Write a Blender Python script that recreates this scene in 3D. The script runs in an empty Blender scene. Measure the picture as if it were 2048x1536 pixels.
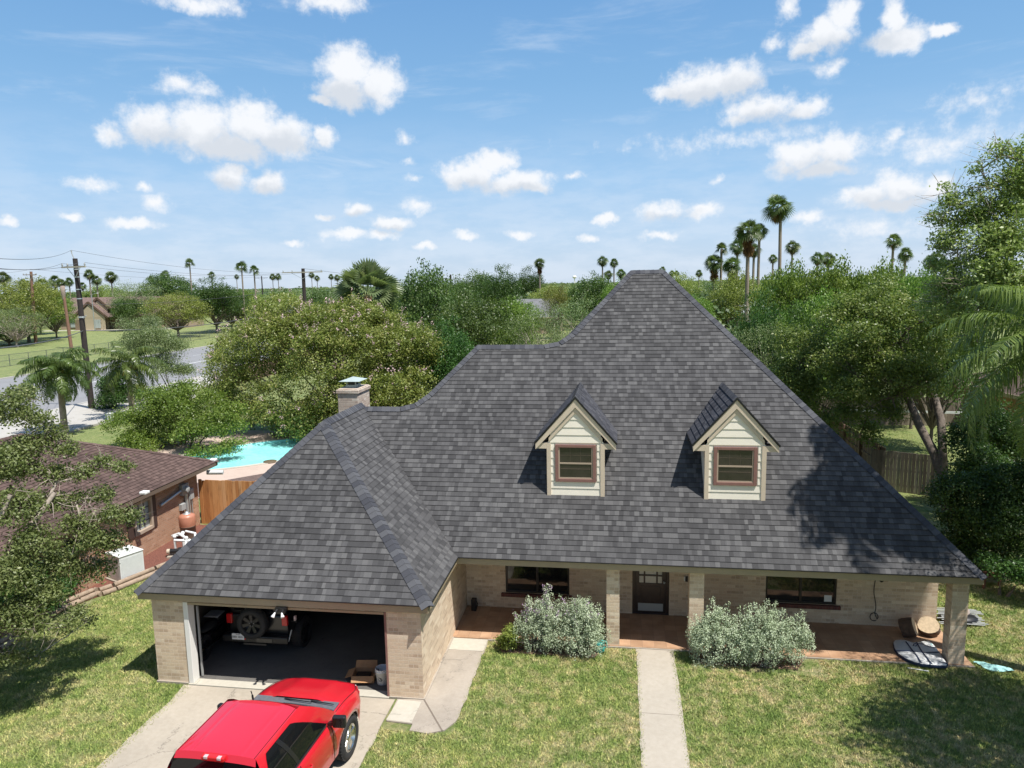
import bpy, bmesh, math, random
import numpy as np
from mathutils import Vector, Matrix, Euler

SC = bpy.context.scene
COL = SC.collection
PI = math.pi

# ------------------------------------------------------------------ camera
F_PX, PITCH, YAW, ROLL, CAM_H = 1440.0, 0.139171625, 0.149364929, -0.0183966524, 9.2027

def cam_basis():
    cy, sy, cp, sp = math.cos(YAW), math.sin(YAW), math.cos(PITCH), math.sin(PITCH)
    fwd = Vector((-sy*cp, cy*cp, -sp)); right = Vector((cy, sy, 0)); up = right.cross(fwd)
    cr, sr = math.cos(ROLL), math.sin(ROLL)
    return right*cr+up*sr, up*cr-right*sr, fwd
CR, CU, CF = cam_basis()
CAM = Vector((0, 0, CAM_H))
cd = bpy.data.cameras.new('camera'); co = bpy.data.objects.new('camera', cd); COL.objects.link(co)
cd.sensor_fit = 'HORIZONTAL'; cd.sensor_width = 36.0; cd.lens = 36.0*F_PX/2048.0
cd.clip_start = 0.1; cd.clip_end = 12000
m = Matrix((CR, CU, -CF)).transposed().to_4x4(); m.translation = CAM; co.matrix_world = m
SC.camera = co

def ray(x, y):
    return CR*((x-1024)/F_PX) - CU*((y-768)/F_PX) + CF
def onz(x, y, z=0.0):
    d = ray(x, y); return CAM + d*((z-CAM.z)/d.z)
def ony(x, y, Y):
    d = ray(x, y); return CAM + d*(Y/d.y)

# ------------------------------------------------------------------ light
SUN_TO = Vector((0.97, -0.56, 2.3)).normalized()
SC.view_settings.view_transform = 'Standard'; SC.view_settings.look = 'None'
SC.view_settings.gamma = 1.0; SC.view_settings.exposure = 0.42
SC.view_settings.use_curve_mapping = False
sd = bpy.data.lights.new('sun', 'SUN'); so = bpy.data.objects.new('sun', sd); COL.objects.link(so)
sd.energy = 5.0; sd.angle = math.radians(0.5); sd.color = (1.0, 0.965, 0.91)
so.rotation_euler = SUN_TO.to_track_quat('Z', 'Y').to_euler()
so.location = (30, -20, 60)

cy = SC.cycles
cy.use_denoising = True
try:
    cy.denoiser = 'OPENIMAGEDENOISE'; cy.denoising_input_passes = 'RGB_ALBEDO_NORMAL'
except Exception: pass
cy.use_adaptive_sampling = True; cy.adaptive_threshold = 0.01
cy.max_bounces = 8; cy.diffuse_bounces = 3; cy.glossy_bounces = 3; cy.transmission_bounces = 4
cy.transparent_max_bounces = 12; cy.sample_clamp_indirect = 6; cy.caustics_reflective = False; cy.caustics_refractive = False

# ---- node helper
class NT:
    def __init__(s, tree): s.t = tree; s.n = tree.nodes; s.l = tree.links
    def new(s, typ, **kw):
        nd = s.n.new(typ)
        for k, v in kw.items(): setattr(nd, k, v)
        return nd
    def set(s, sock, v):
        if hasattr(v, 'is_linked') or isinstance(v, bpy.types.NodeSocket): s.l.new(v, sock)
        else: sock.default_value = v
    def math(s, op, a, b=None, c=None, clamp=False):
        nd = s.new('ShaderNodeMath', operation=op, use_clamp=clamp)
        for i, v in enumerate((a, b, c)):
            if v is not None: s.set(nd.inputs[i], v)
        return nd.outputs[0]
    def vec(s, op, a, b=None, scale=None):
        nd = s.new('ShaderNodeVectorMath', operation=op)
        s.set(nd.inputs[0], a)
        if b is not None: s.set(nd.inputs[1], b)
        if scale is not None: s.set(nd.inputs['Scale'], scale)
        return nd.outputs['Value'] if op in ('LENGTH', 'DOT_PRODUCT', 'DISTANCE') else nd.outputs['Vector']
    def comb(s, x, y, z=0.0):
        nd = s.new('ShaderNodeCombineXYZ')
        for i, v in enumerate((x, y, z)): s.set(nd.inputs[i], v)
        return nd.outputs[0]
    def sep(s, v):
        nd = s.new('ShaderNodeSeparateXYZ'); s.l.new(v, nd.inputs[0]); return nd.outputs
    def noise(s, vec=None, scale=5, detail=4, rough=.55, dist=0.0, lac=2.0):
        nd = s.new('ShaderNodeTexNoise')
        if vec is not None: s.l.new(vec, nd.inputs['Vector'])
        s.set(nd.inputs['Scale'], scale); s.set(nd.inputs['Detail'], detail); s.set(nd.inputs['Roughness'], rough)
        s.set(nd.inputs['Distortion'], dist); s.set(nd.inputs['Lacunarity'], lac)
        return nd.outputs['Fac']
    def white(s, vec, dims='2D'):
        nd = s.new('ShaderNodeTexWhiteNoise', noise_dimensions=dims)
        if dims == '1D': s.set(nd.inputs['W'], vec)
        else: s.set(nd.inputs['Vector'], vec)
        return nd.outputs['Value']
    def ramp(s, fac, stops, interp='LINEAR'):
        nd = s.new('ShaderNodeValToRGB'); r = nd.color_ramp; r.interpolation = interp
        while len(r.elements) < len(stops): r.elements.new(0.5)
        for e, (p, c) in zip(r.elements, stops):
            e.position = p; e.color = (c[0], c[1], c[2], 1)
        s.set(nd.inputs[0], fac); return nd.outputs['Color']
    def mixc(s, fac, a, b, mode='MIX'):
        nd = s.new('ShaderNodeMix', data_type='RGBA', blend_type=mode)
        s.set(nd.inputs[0], fac)
        for i, v in ((6, a), (7, b)):
            if isinstance(v, tuple): v = (v[0], v[1], v[2], 1)
            s.set(nd.inputs[i], v)
        return nd.outputs[2]
    def mapr(s, v, a, b, c=0., d=1., smooth=False):
        nd = s.new('ShaderNodeMapRange'); 
        if smooth: nd.interpolation_type = 'SMOOTHSTEP'
        s.set(nd.inputs[0], v)
        for i, x in enumerate((a, b, c, d)): s.set(nd.inputs[i+1], x)
        return nd.outputs[0]
    def bump(s, h, strength=.5, dist=.02, normal=None):
        nd = s.new('ShaderNodeBump'); s.set(nd.inputs['Strength'], strength); s.set(nd.inputs['Distance'], dist)
        s.set(nd.inputs['Height'], h)
        if normal is not None: s.l.new(normal, nd.inputs['Normal'])
        return nd.outputs[0]

# ------------------------------------------------------------------ sky and clouds (placed by direction, at infinity)
W = bpy.data.worlds.new('World'); SC.world = W; W.use_nodes = True
def build_sky():
    n = NT(W.node_tree); n.n.clear()
    out = n.new('ShaderNodeOutputWorld')
    sky = n.new('ShaderNodeTexSky', sky_type='NISHITA'); sky.sun_disc = False
    sky.sun_elevation = math.asin(SUN_TO.z); sky.sun_rotation = math.atan2(SUN_TO.x, SUN_TO.y)
    sky.altitude = 20; sky.air_density = 1.0; sky.dust_density = .8; sky.ozone_density = 2.0
    bg0 = n.new('ShaderNodeBackground'); n.l.new(sky.outputs[0], bg0.inputs[0]); bg0.inputs[1].default_value = SKY_STR
    tc = n.new('ShaderNodeTexCoord'); d = tc.outputs['Generated']
    x, y, z = n.sep(d)
    u = n.math('ARCTAN2', x, y); v = n.math('ARCSINE', z)
    uv0 = n.comb(u, v, 0.0)
    # domain warp
    nw = n.new('ShaderNodeTexNoise'); n.l.new(uv0, nw.inputs['Vector']); nw.inputs['Scale'].default_value = 26; nw.inputs['Detail'].default_value = 5; nw.inputs['Roughness'].default_value = .6
    w = n.vec('SCALE', n.vec('SUBTRACT', nw.outputs['Color'], (.5, .5, .5)), scale=.031)
    uv = n.vec('ADD', uv0, w)
    s2 = n.sep(uv); uv = n.comb(s2[0], s2[1], 0.0)
    def dirs(px, py):
        r = ray(px, py).normalized(); return math.atan2(r.x, r.y), math.asin(r.z)
    def field(blobs, uvs):
        acc = None
        for (bx, by, rx, ry, *amp) in blobs:
            a, e = dirs(bx, by); a2, e2 = dirs(bx+rx, by); ru = abs(a2-a); rv = ry/F_PX
            q = n.vec('MULTIPLY', n.vec('SUBTRACT', uvs, (a, e, 0)), (1/ru, 1/rv, 0))
            L = n.vec('LENGTH', q)
            f = n.math('MULTIPLY_ADD', L, -amp[0] if amp else -1.0, amp[0] if amp else 1.0)
            acc = f if acc is None else n.math('SMOOTH_MAX', acc, f, .12)
        return acc
    dens = field(CLOUDS, uv)
    fb = n.noise(uv0, 46, 8, .64)
    dn = n.math('MULTIPLY_ADD', n.math('SUBTRACT', fb, .5), 1.3, dens)
    alpha = n.mapr(dn, -.10, .64, 0, 1, True)
    shade = field(CLOUD_BASES, uv)
    sh = n.math('MULTIPLY_ADD', n.math('SUBTRACT', n.noise(uv0, 34, 5, .6), .5), 1.5, shade)
    shf = n.mapr(sh, -.5, .7, 0, 1, True)
    ccol = n.mixc(shf, (.715, .73, .755), (.53, .565, .615))
    # thin streaks + horizon veil
    st = n.noise(n.vec('MULTIPLY', uv0, (1.0, 5.0, 1.0)), 4.5, 6, .62, .4)
    stm = n.mapr(st, .5, .78, 0, .42, True)
    veil = n.mapr(v, .02, .22, .50, 0.0)
    vn = n.mapr(n.noise(n.vec('MULTIPLY', uv0, (1.0, 3.2, 1.0)), 11, 6, .6), .36, .64, 0.25, 1.0, True)
    thin = n.math('MAXIMUM', stm, n.math('MULTIPLY', veil, vn))
    thin = n.math('MINIMUM', thin, .8)
    thin = n.math('MULTIPLY', thin, n.mapr(v, .2, .5, 1, .35))
    grad = n.ramp(n.mapr(v, -.01, .42), [(0, (.46,.545,.655)), (.16, (.37,.515,.69)), (.34, (.265,.455,.685)), (.62, (.18,.365,.61)), (1, (.11,.27,.54))])
    base0 = n.mixc(.12, grad, n.vec('SCALE', sky.outputs[0], scale=SKY_STR*SKY_GAIN))
    base = n.mixc(thin, base0, (.60, .66, .74))
    fin = n.mixc(n.math('MULTIPLY', alpha, .97), base, ccol)
    bg1 = n.new('ShaderNodeBackground'); n.l.new(fin, bg1.inputs[0]); bg1.inputs[1].default_value = 1.0
    # the cloud field only exists in the sky to the north; skip its cost elsewhere
    inside = n.math('MULTIPLY', n.math('GREATER_THAN', y, 0.05), n.math('GREATER_THAN', z, -0.02))
    mx = n.new('ShaderNodeMixShader'); n.l.new(inside, mx.inputs[0]); n.l.new(bg0.outputs[0], mx.inputs[1]); n.l.new(bg1.outputs[0], mx.inputs[2])
    n.l.new(mx.outputs[0], out.inputs['Surface'])
SKY_STR = 0.088
SKY_GAIN = 1.0
CLOUDS = [(700,140,72,52),(762,165,52,46),(690,185,74,32),(645,203,38,12),
 (300,250,66,40),(400,258,96,60),(500,250,86,52),(565,275,95,42),(460,296,120,32),(222,264,46,22,.7),(648,268,30,24),
 (362,172,50,26,.6),(412,186,40,18,.5),(465,352,50,26),(535,366,40,24),
 (985,322,54,26),(945,345,70,32),(1032,364,82,28),(908,352,34,30),(1070,376,40,14),
 (1400,168,90,38),(1470,166,70,36),(1335,186,46,20),(1530,216,100,30,.8),(1610,216,60,18,.8),(1475,240,44,16,.6),
 (1690,28,40,34),(1650,72,72,34),(1790,38,34,44),(1802,76,84,26),(1885,64,44,12),(1618,100,44,18),
 (1600,310,74,34),(1672,298,64,38),(1565,340,44,20,.7),(1645,342,70,18),
 (1730,392,70,26,.9),(1802,372,68,32,.9),(1870,372,46,30,.9),(1785,408,100,14,.9),
 (785,446,46,17),(712,422,38,15,.8),(690,468,50,12,.8),(765,470,40,12,.8),(832,412,40,17,.6),(645,436,24,10,.8),(585,482,30,8,.8),(936,468,34,10,.7),
 (150,437,28,11),(270,445,62,14,.8),(310,402,36,14,.6),(190,368,70,16,.6),(1210,440,28,14),(1318,420,56,24,.7),(1406,425,46,20,.9),
 (1040,468,40,11,.8),(1172,480,24,12,.8),(1322,470,50,12,.7),(1615,430,36,17,.7),(1150,347,22,9,.5),(805,277,22,14,.4),(815,322,18,8,.5),(292,376,18,8,.5),
 (1668,136,46,16,.6),(1545,90,28,18,.5),(1575,20,30,20,.5),(395,4,118,18,.7),(660,4,86,24,.7),(855,498,30,7,.7),(10,438,22,10,.8),(830,353,22,8,.4),
 (1440,360,20,8,.4),(1790,270,26,16,.5),(1880,292,230,34,.34),(1480,276,240,18,.28),(1960,205,100,26,.3),(1760,455,190,20,.3)]
CLOUD_BASES = [(690,200,90,26),(470,306,150,34),(330,280,90,26),(560,292,90,24),(545,384,50,14),(455,368,50,14),(940,372,70,20),(1040,382,80,14),(1400,196,100,22),(1480,182,60,20),
 (1540,240,90,18),(1700,92,110,20),(1620,116,40,14),(1630,346,110,24),(1790,408,110,20),(785,460,50,10),(700,434,50,9),(1330,436,60,12)]
build_sky()

# ------------------------------------------------------------------ tags and mesh builder
def tag(o, label=None, cat=None, group=None, kind=None):
    if label: o['label'] = label
    if cat: o['category'] = cat
    if group: o['group'] = group
    if kind: o['kind'] = kind
    return o
def empty(name, loc, label, cat, group=None, rz=0.0):
    o = bpy.data.objects.new(name, None); COL.objects.link(o); o.location = loc; o.rotation_euler = (0, 0, rz)
    o.empty_display_size = .2
    return tag(o, label, cat, group)
def link(name, me, parent=None, loc=None):
    o = bpy.data.objects.new(name, me); COL.objects.link(o)
    if parent is not None: o.parent = parent
    if loc is not None: o.location = loc
    return o

class MB:
    def __init__(s): s.v = []; s.f = []; s.mi = []; s.uv = {}; s.sm = []
    def add(s, vs, fs, m=0, smooth=False, uvs=None):
        b = len(s.v); s.v += [tuple(p) for p in vs]
        for i, f in enumerate(fs):
            if uvs is not None: s.uv[len(s.f)] = [uvs[j] for j in f]
            s.f.append([b+j for j in f]); s.mi.append(m); s.sm.append(smooth)
        return s
    def poly(s, pts, m=0, uvs=None): return s.add(pts, [list(range(len(pts)))], m, False, uvs)
    def box(s, x0, y0, z0, x1, y1, z1, m=0):
        v = [(x, y, z) for z in (z0, z1) for y in (y0, y1) for x in (x0, x1)]
        return s.add(v, [(0,2,3,1),(4,5,7,6),(0,1,5,4),(2,6,7,3),(0,4,6,2),(1,3,7,5)], m)
    def obox(s, M, sx, sy, sz, m=0):
        v = [M @ Vector((x*sx/2, y*sy/2, z*sz/2)) for z in (-1, 1) for y in (-1, 1) for x in (-1, 1)]
        return s.add(v, [(0,2,3,1),(4,5,7,6),(0,1,5,4),(2,6,7,3),(0,4,6,2),(1,3,7,5)], m)
    def beam(s, a, b, w, h, m=0, up=(0,0,1)):
        a = Vector(a); b = Vector(b); d = (b-a); L = d.length; d.normalize(); upv = Vector(up)
        if abs(d.dot(upv)) > .98: upv = Vector((1, 0, 0))
        sx = d.cross(upv).normalized(); su = sx.cross(d)
        M = Matrix((sx, d, su)).transposed().to_4x4(); M.translation = (a+b)/2
        return s.obox(M, w, L, h, m)
    def tube(s, path, r, n=8, m=0, cap=True, smooth=True):
        P = [Vector(p) for p in path]; k = len(P)
        R = r if isinstance(r, (list, tuple)) else [r]*k
        vs = []; prev = None
        for i in range(k):
            t = (P[min(i+1, k-1)]-P[max(i-1, 0)])
            if t.length < 1e-9: t = Vector((0, 0, 1))
            t.normalize()
            if prev is None:
                a = Vector((0, 0, 1)) if abs(t.z) < .9 else Vector((1, 0, 0)); x = t.cross(a).normalized()
            else:
                x = (prev - t*prev.dot(t))
                x = x.normalized() if x.length > 1e-6 else t.orthogonal().normalized()
            prev = x; yv = t.cross(x)
            for j in range(n):
                an = 2*PI*j/n; vs.append(P[i]+(x*math.cos(an)+yv*math.sin(an))*R[i])
        fs = [(i*n+j, i*n+(j+1) % n, (i+1)*n+(j+1) % n, (i+1)*n+j) for i in range(k-1) for j in range(n)]
        s.add(vs, fs, m, smooth)
        if cap:
            s.add(vs[:n], [tuple(range(n))[::-1]], m); s.add(vs[-n:], [tuple(range(n))], m)
        return s
    def cyl(s, a, b, r, n=16, m=0, r2=None): return s.tube([a, b], [r, r if r2 is None else r2], n, m)
    def lathe(s, prof, c=(0,0,0), n=24, m=0, M=None, smooth=True):
        c = Vector(c); vs = []
        for (r, z) in prof:
            for j in range(n):
                a = 2*PI*j/n; p = Vector((r*math.cos(a), r*math.sin(a), z))
                vs.append((M @ p if M is not None else p)+c)
        k = len(prof)
        fs = [(i*n+j, i*n+(j+1) % n, (i+1)*n+(j+1) % n, (i+1)*n+j) for i in range(k-1) for j in range(n)]
        return s.add(vs, fs, m, smooth)
    def ball(s, c, r, n=12, m=0, sc=(1,1,1)):
        c = Vector(c); vs = []
        for i in range(n+1):
            t = PI*i/n
            for j in range(2*n):
                a = PI*j/n; vs.append((c.x+sc[0]*r*math.sin(t)*math.cos(a), c.y+sc[1]*r*math.sin(t)*math.sin(a), c.z+sc[2]*r*math.cos(t)))
        w = 2*n
        fs = [(i*w+j, (i+1)*w+j, (i+1)*w+(j+1) % w, i*w+(j+1) % w) for i in range(n) for j in range(w)]
        return s.add(vs, fs, m, True)
    def prism(s, pts, vec, m=0):
        P = [Vector(p) for p in pts]; v = Vector(vec); k = len(P)
        Q = [p+v for p in P]
        s.add(P+Q, [tuple(range(k))[::-1], tuple(range(k, 2*k))]+[(i, (i+1) % k, k+(i+1) % k, k+i) for i in range(k)], m)
        return s
    def mesh(s, name, mats, off=(0,0,0)):
        me = bpy.data.meshes.new(name); o = Vector(off)
        me.from_pydata([Vector(p)-o for p in s.v], [], s.f)
        for mt in (mats if isinstance(mats, (list, tuple)) else [mats]): me.materials.append(mt)
        me.polygons.foreach_set('material_index', s.mi); me.polygons.foreach_set('use_smooth', s.sm)
        uvl = me.uv_layers.new(name='UVMap').data
        for p in me.polygons:
            if p.index in s.uv:
                for li, q in zip(p.loop_indices, s.uv[p.index]): uvl[li].uv = q
                continue
            nrm = p.normal
            if abs(nrm.z) > .93: ua, va = Vector((1, 0, 0)), Vector((0, 1, 0))
            else:
                ua = Vector((0, 0, 1)).cross(nrm).normalized(); va = nrm.cross(ua)
            for li in p.loop_indices:
                q = Vector(s.v[me.loops[li].vertex_index])
                uvl[li].uv = (q.dot(ua), q.dot(va))
        me.update(); return me
    def build(s, name, mats, parent=None, loc=None, bevel=0.0):
        """vertices are given in the parent's frame; a top-level mesh takes loc as its origin"""
        me = s.mesh(name, mats, loc if (loc is not None) else (0, 0, 0))
        o = link(name, me, parent, loc)
        if bevel:
            b = o.modifiers.new('bevel', 'BEVEL'); b.width = bevel; b.segments = 2; b.limit_method = 'ANGLE'
        return o

# ------------------------------------------------------------------ materials
MATS = {}
def mat(name, base=(.5,.5,.5), rough=.6, metal=0., spec=.5, coat=0., var=0.0, vscale=8., bump=0., bscale=40., bdist=.01, emit=None, trans=0.):
    if name in MATS: return MATS[name]
    mt = bpy.data.materials.new(name); mt.use_nodes = True; n = NT(mt.node_tree); b = n.n['Principled BSDF']
    b.inputs['Base Color'].default_value = (*base, 1); b.inputs['Roughness'].default_value = rough; b.inputs['Metallic'].default_value = metal
    b.inputs['Specular IOR Level'].default_value = spec
    if coat: b.inputs['Coat Weight'].default_value = coat; b.inputs['Coat Roughness'].default_value = .04
    tc = n.new('ShaderNodeTexCoord')
    if var:
        f = n.noise(tc.outputs['Object'], vscale, 6, .65)
        c = n.mixc(n.mapr(f, .3, .7), tuple(x*(1-var) for x in base), tuple(min(1, x*(1+var)) for x in base))
        n.l.new(c, b.inputs['Base Color'])
    if bump:
        n.l.new(n.bump(n.noise(tc.outputs['Object'], bscale, 5, .6), bump, bdist), b.inputs['Normal'])
    if emit: b.inputs['Emission Color'].default_value = (*emit[:3], 1); b.inputs['Emission Strength'].default_value = emit[3]
    MATS[name] = mt; return mt
def nmat(name):
    mt = bpy.data.materials.new(name); mt.use_nodes = True; n = NT(mt.node_tree); MATS[name] = mt
    return mt, n, n.n['Principled BSDF']

EXPO = 0.145   # shingle course exposure in metres
def shingle_mat(name, dark, mid, light, red=None):
    mt, n, b = nmat(name)
    uv = n.new('ShaderNodeUVMap').outputs[0]; u, v, _ = n.sep(uv)
    row = n.math('FLOOR', n.math('DIVIDE', n.math('ADD', v, .002), EXPO))
    r1 = n.white(row, '1D')
    uu = n.math('ADD', n.math('DIVIDE', u, .125), n.math('MULTIPLY', r1, 37.0))
    # irregular tab widths
    wob = n.noise(n.comb(n.math('MULTIPLY', uu, .9), n.math('MULTIPLY', row, 3.7), 0), 1.0, 1, .5)
    uu = n.math('ADD', uu, n.math('MULTIPLY', n.math('SUBTRACT', wob, .5), 1.3))
    cell = n.math('FLOOR', uu)
    w1 = n.white(n.comb(cell, row, 0.0), '2D')
    cell2 = n.math('FLOOR', n.math('DIVIDE', n.math('ADD', uu, .37), 2.7)); w2 = n.white(n.comb(cell2, row, 5.0), '3D')
    t = n.math('ADD', n.math('MULTIPLY', w1, .84), n.math('MULTIPLY', w2, .16))
    c = n.ramp(t, [(0, dark), (.24, tuple((a+b2)/2 for a, b2 in zip(dark, mid))), (.42, mid), (.62, tuple(a*1.15 for a in mid)), (.80, light)], 'CONSTANT')
    big = n.noise(n.comb(u, v, 0.0), .35, 3, .5)
    c = n.mixc(1.0, c, n.ramp(big, [(.3, (.86,.86,.87)), (.7, (1.1,1.1,1.1))]), 'MULTIPLY')
    gr = n.noise(n.comb(u, v, 0.0), 160, 2, .7)
    c = n.mixc(1.0, c, n.ramp(gr, [(.25, (.72,.72,.73)), (.75, (1.25,1.25,1.25))]), 'MULTIPLY')
    st = n.noise(n.comb(n.math('MULTIPLY', u, 12.), n.math('MULTIPLY', v, 1.2), 0.0), 1., 4, .6)
    c = n.mixc(1.0, c, n.ramp(st, [(.3, (.9,.9,.9)), (.7, (1.08,1.08,1.08))]), 'MULTIPLY')
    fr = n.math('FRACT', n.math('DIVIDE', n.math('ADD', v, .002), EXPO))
    # slot between tabs, and a shadow band coloured in along each course's lower edge
    fu = n.math('FRACT', uu); slot = n.math('LESS_THAN', n.math('ABSOLUTE', n.math('SUBTRACT', fu, .5)), .487)
    c = n.mixc(slot, n.mixc(.5, c, (.02,.02,.022)), c)
    shadow_band = n.math('LESS_THAN', fr, .10); c = n.mixc(n.math('MULTIPLY', shadow_band, .22), c, (.018,.018,.02))
    n.l.new(c, b.inputs['Base Color']); b.inputs['Roughness'].default_value = .88; b.inputs['Specular IOR Level'].default_value = .25
    h = n.math('ADD', n.math('MULTIPLY', w1, .5), n.math('MULTIPLY', gr, .5))
    n.l.new(n.bump(h, .55, .006), b.inputs['Normal'])
    return mt
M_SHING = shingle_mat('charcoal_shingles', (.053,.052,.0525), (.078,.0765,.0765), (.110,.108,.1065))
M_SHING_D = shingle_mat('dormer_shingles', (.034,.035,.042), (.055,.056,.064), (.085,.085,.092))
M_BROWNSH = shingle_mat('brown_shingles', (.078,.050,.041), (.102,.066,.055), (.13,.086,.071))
M_FARBROWN = mat('far_brown_shingles', (.17,.115,.10), .9, var=.18, vscale=1.2)
M_FARGREY = mat('far_grey_shingles', (.16,.16,.17), .9, var=.18, vscale=1.2)

def cap_mat():
    mt, n, b = nmat('ridge_cap_shingles')
    g = n.new('ShaderNodeNewGeometry')
    c = n.ramp(g.outputs['Random Per Island'], [(0, (.047,.049,.058)), (.5, (.066,.068,.077)), (.8, (.09,.092,.10))])
    tc = n.new('ShaderNodeTexCoord'); gr = n.noise(tc.outputs['Object'], 140, 2, .7)
    c = n.mixc(1.0, c, n.ramp(gr, [(.25, (.75,.75,.76)), (.75, (1.22,1.22,1.22))]), 'MULTIPLY')
    n.l.new(c, b.inputs['Base Color']); b.inputs['Roughness'].default_value = .88; b.inputs['Specular IOR Level'].default_value = .25
    n.l.new(n.bump(gr, .4, .005), b.inputs['Normal']); return mt
M_CAP = cap_mat()

def brick_mat(name, c1, c2, c3, mortar, bw=.20, bh=.072, rough=.85, stain=.25):
    mt, n, b = nmat(name)
    uv = n.new('ShaderNodeUVMap').outputs[0]
    bt = n.new('ShaderNodeTexBrick'); n.l.new(uv, bt.inputs['Vector'])
    bt.inputs['Scale'].default_value = 1; bt.inputs['Brick Width'].default_value = bw; bt.inputs['Row Height'].default_value = bh
    bt.inputs['Mortar Size'].default_value = .006; bt.inputs['Mortar Smooth'].default_value = .3; bt.inputs['Bias'].default_value = 0
    bt.inputs['Color1'].default_value = (0,0,0,1); bt.inputs['Color2'].default_value = (1,1,1,1); bt.inputs['Mortar'].default_value = (.5,.5,.5,1)
    u, v, _ = n.sep(uv); row = n.math('FLOOR', n.math('DIVIDE', v, bh)); off = n.math('MULTIPLY', n.math('FLOORED_MODULO', row, 2.0), .5)
    cell = n.math('FLOOR', n.math('ADD', n.math('DIVIDE', u, bw), off)); w = n.white(n.comb(cell, row, 0.), '2D')
    c = n.ramp(w, [(0, c1), (.4, c2), (.75, c2), (1, c3)])
    f = n.noise(uv, 30, 5, .7); c = n.mixc(1.0, c, n.ramp(f, [(.3, (.86,.85,.84)), (.7, (1.1,1.1,1.1))]), 'MULTIPLY')
    c = n.mixc(bt.outputs['Fac'], c, mortar)
    s = n.noise(uv, 1.3, 5, .6); c = n.mixc(n.mapr(s, .5, .75, 0, stain), c, tuple(x*.6 for x in c2))
    n.l.new(c, b.inputs['Base Color']); b.inputs['Roughness'].default_value = rough
    h = n.math('ADD', n.math('MULTIPLY', n.math('SUBTRACT', 1.0, bt.outputs['Fac']), 1.0), n.math('MULTIPLY', f, .35))
    n.l.new(n.bump(h, .6, .008), b.inputs['Normal']); return mt
M_BRICK = brick_mat('pale_brick', (.50,.37,.26), (.66,.52,.37), (.75,.63,.48), (.68,.58,.45), bw=.215, bh=.084)
M_BRICKO = brick_mat('orange_brick', (.33,.17,.095), (.43,.235,.14), (.49,.30,.20), (.38,.32,.26))
M_STONE = brick_mat('weathered_brick', (.38,.28,.22), (.50,.41,.33), (.62,.55,.46), (.5,.44,.38), stain=.7)
M_SILL = brick_mat('sill_brick', (.10,.035,.03), (.14,.05,.042), (.17,.065,.05), (.12,.08,.07), bw=.075, bh=.2)

def tile_mat():
    mt, n, b = nmat('terracotta_tiles')
    uv = n.new('ShaderNodeUVMap').outputs[0]
    bt = n.new('ShaderNodeTexBrick'); n.l.new(uv, bt.inputs['Vector']); bt.offset = 0
    bt.inputs['Scale'].default_value = 1; bt.inputs['Brick Width'].default_value = .3; bt.inputs['Row Height'].default_value = .3; bt.inputs['Mortar Size'].default_value = .006
    f = n.noise(uv, 2.2, 5, .6); c = n.ramp(f, [(.3, (.33,.185,.105)), (.7, (.47,.30,.185))])
    u, v, _ = n.sep(uv); w = n.white(n.comb(n.math('FLOOR', n.math('DIVIDE', u, .3)), n.math('FLOOR', n.math('DIVIDE', v, .3)), 0.), '2D')
    c = n.mixc(1.0, c, n.ramp(w, [(0, (.85,.85,.85)), (1, (1.12,1.12,1.12))]), 'MULTIPLY')
    c = n.mixc(n.math('MULTIPLY', bt.outputs['Fac'], .6), c, (.25,.16,.11))
    n.l.new(c, b.inputs['Base Color']); b.inputs['Roughness'].default_value = .55; return mt
M_TILE = tile_mat()

def concrete_mat(name, base, stain=.35, sc=1.0, joint=0):
    mt, n, b = nmat(name)
    tc = n.new('ShaderNodeTexCoord'); p = tc.outputs['Object']
    f = n.noise(p, .55*sc, 6, .62); g = n.noise(p, 9*sc, 5, .65); h = n.noise(p, 120, 3, .7)
    c = n.mixc(n.mapr(f, .42, .72, 0, stain), base, tuple(x*.62 for x in base))
    c = n.mixc(1.0, c, n.ramp(g, [(.3, (.93,.92,.9)), (.7, (1.05,1.05,1.05))]), 'MULTIPLY')
    c = n.mixc(1.0, c, n.ramp(h, [(.3, (.92,.92,.92)), (.7, (1.07,1.07,1.07))]), 'MULTIPLY')
    sp = n.noise(p, 2.1*sc, 3, .5); c = n.mixc(n.mapr(sp, .68, .74, 0, stain), c, tuple(x*.5 for x in base))
    vo = n.new('ShaderNodeTexVoronoi', feature='DISTANCE_TO_EDGE'); n.l.new(n.vec('ADD', p, n.vec('SCALE', n.comb(g, f, 0.0), scale=.5)), vo.inputs['Vector']); vo.inputs['Scale'].default_value = .42*sc
    crack = 0.0 if joint else n.math('MULTIPLY', n.math('LESS_THAN', vo.outputs['Distance'], .0035), n.math('GREATER_THAN', f, .50))
    c = n.mixc(n.math('MULTIPLY', crack, .55), c, tuple(x*.35 for x in base))
    n.l.new(c, b.inputs['Base Color']); b.inputs['Roughness'].default_value = .9
    n.l.new(n.bump(h, .3, .004), b.inputs['Normal']); return mt
M_CONC = concrete_mat('driveway_concrete', (.415,.365,.295), .5)
M_WALK = concrete_mat('walkway_concrete', (.41,.365,.30), .25, 1.0, 1)
M_SLAB = concrete_mat('pale_concrete', (.47,.44,.37), .2)
M_OLDC = concrete_mat('old_concrete', (.37,.325,.27), .6, 1.5)
M_SIDEW = concrete_mat('street_concrete', (.42,.40,.365), .2, .2)
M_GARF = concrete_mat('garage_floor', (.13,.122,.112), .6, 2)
M_ASPH = concrete_mat('asphalt', (.23,.23,.235), .15, .12)
M_DECK = concrete_mat('pool_deck', (.50,.39,.32), .3, 1.2)

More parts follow.
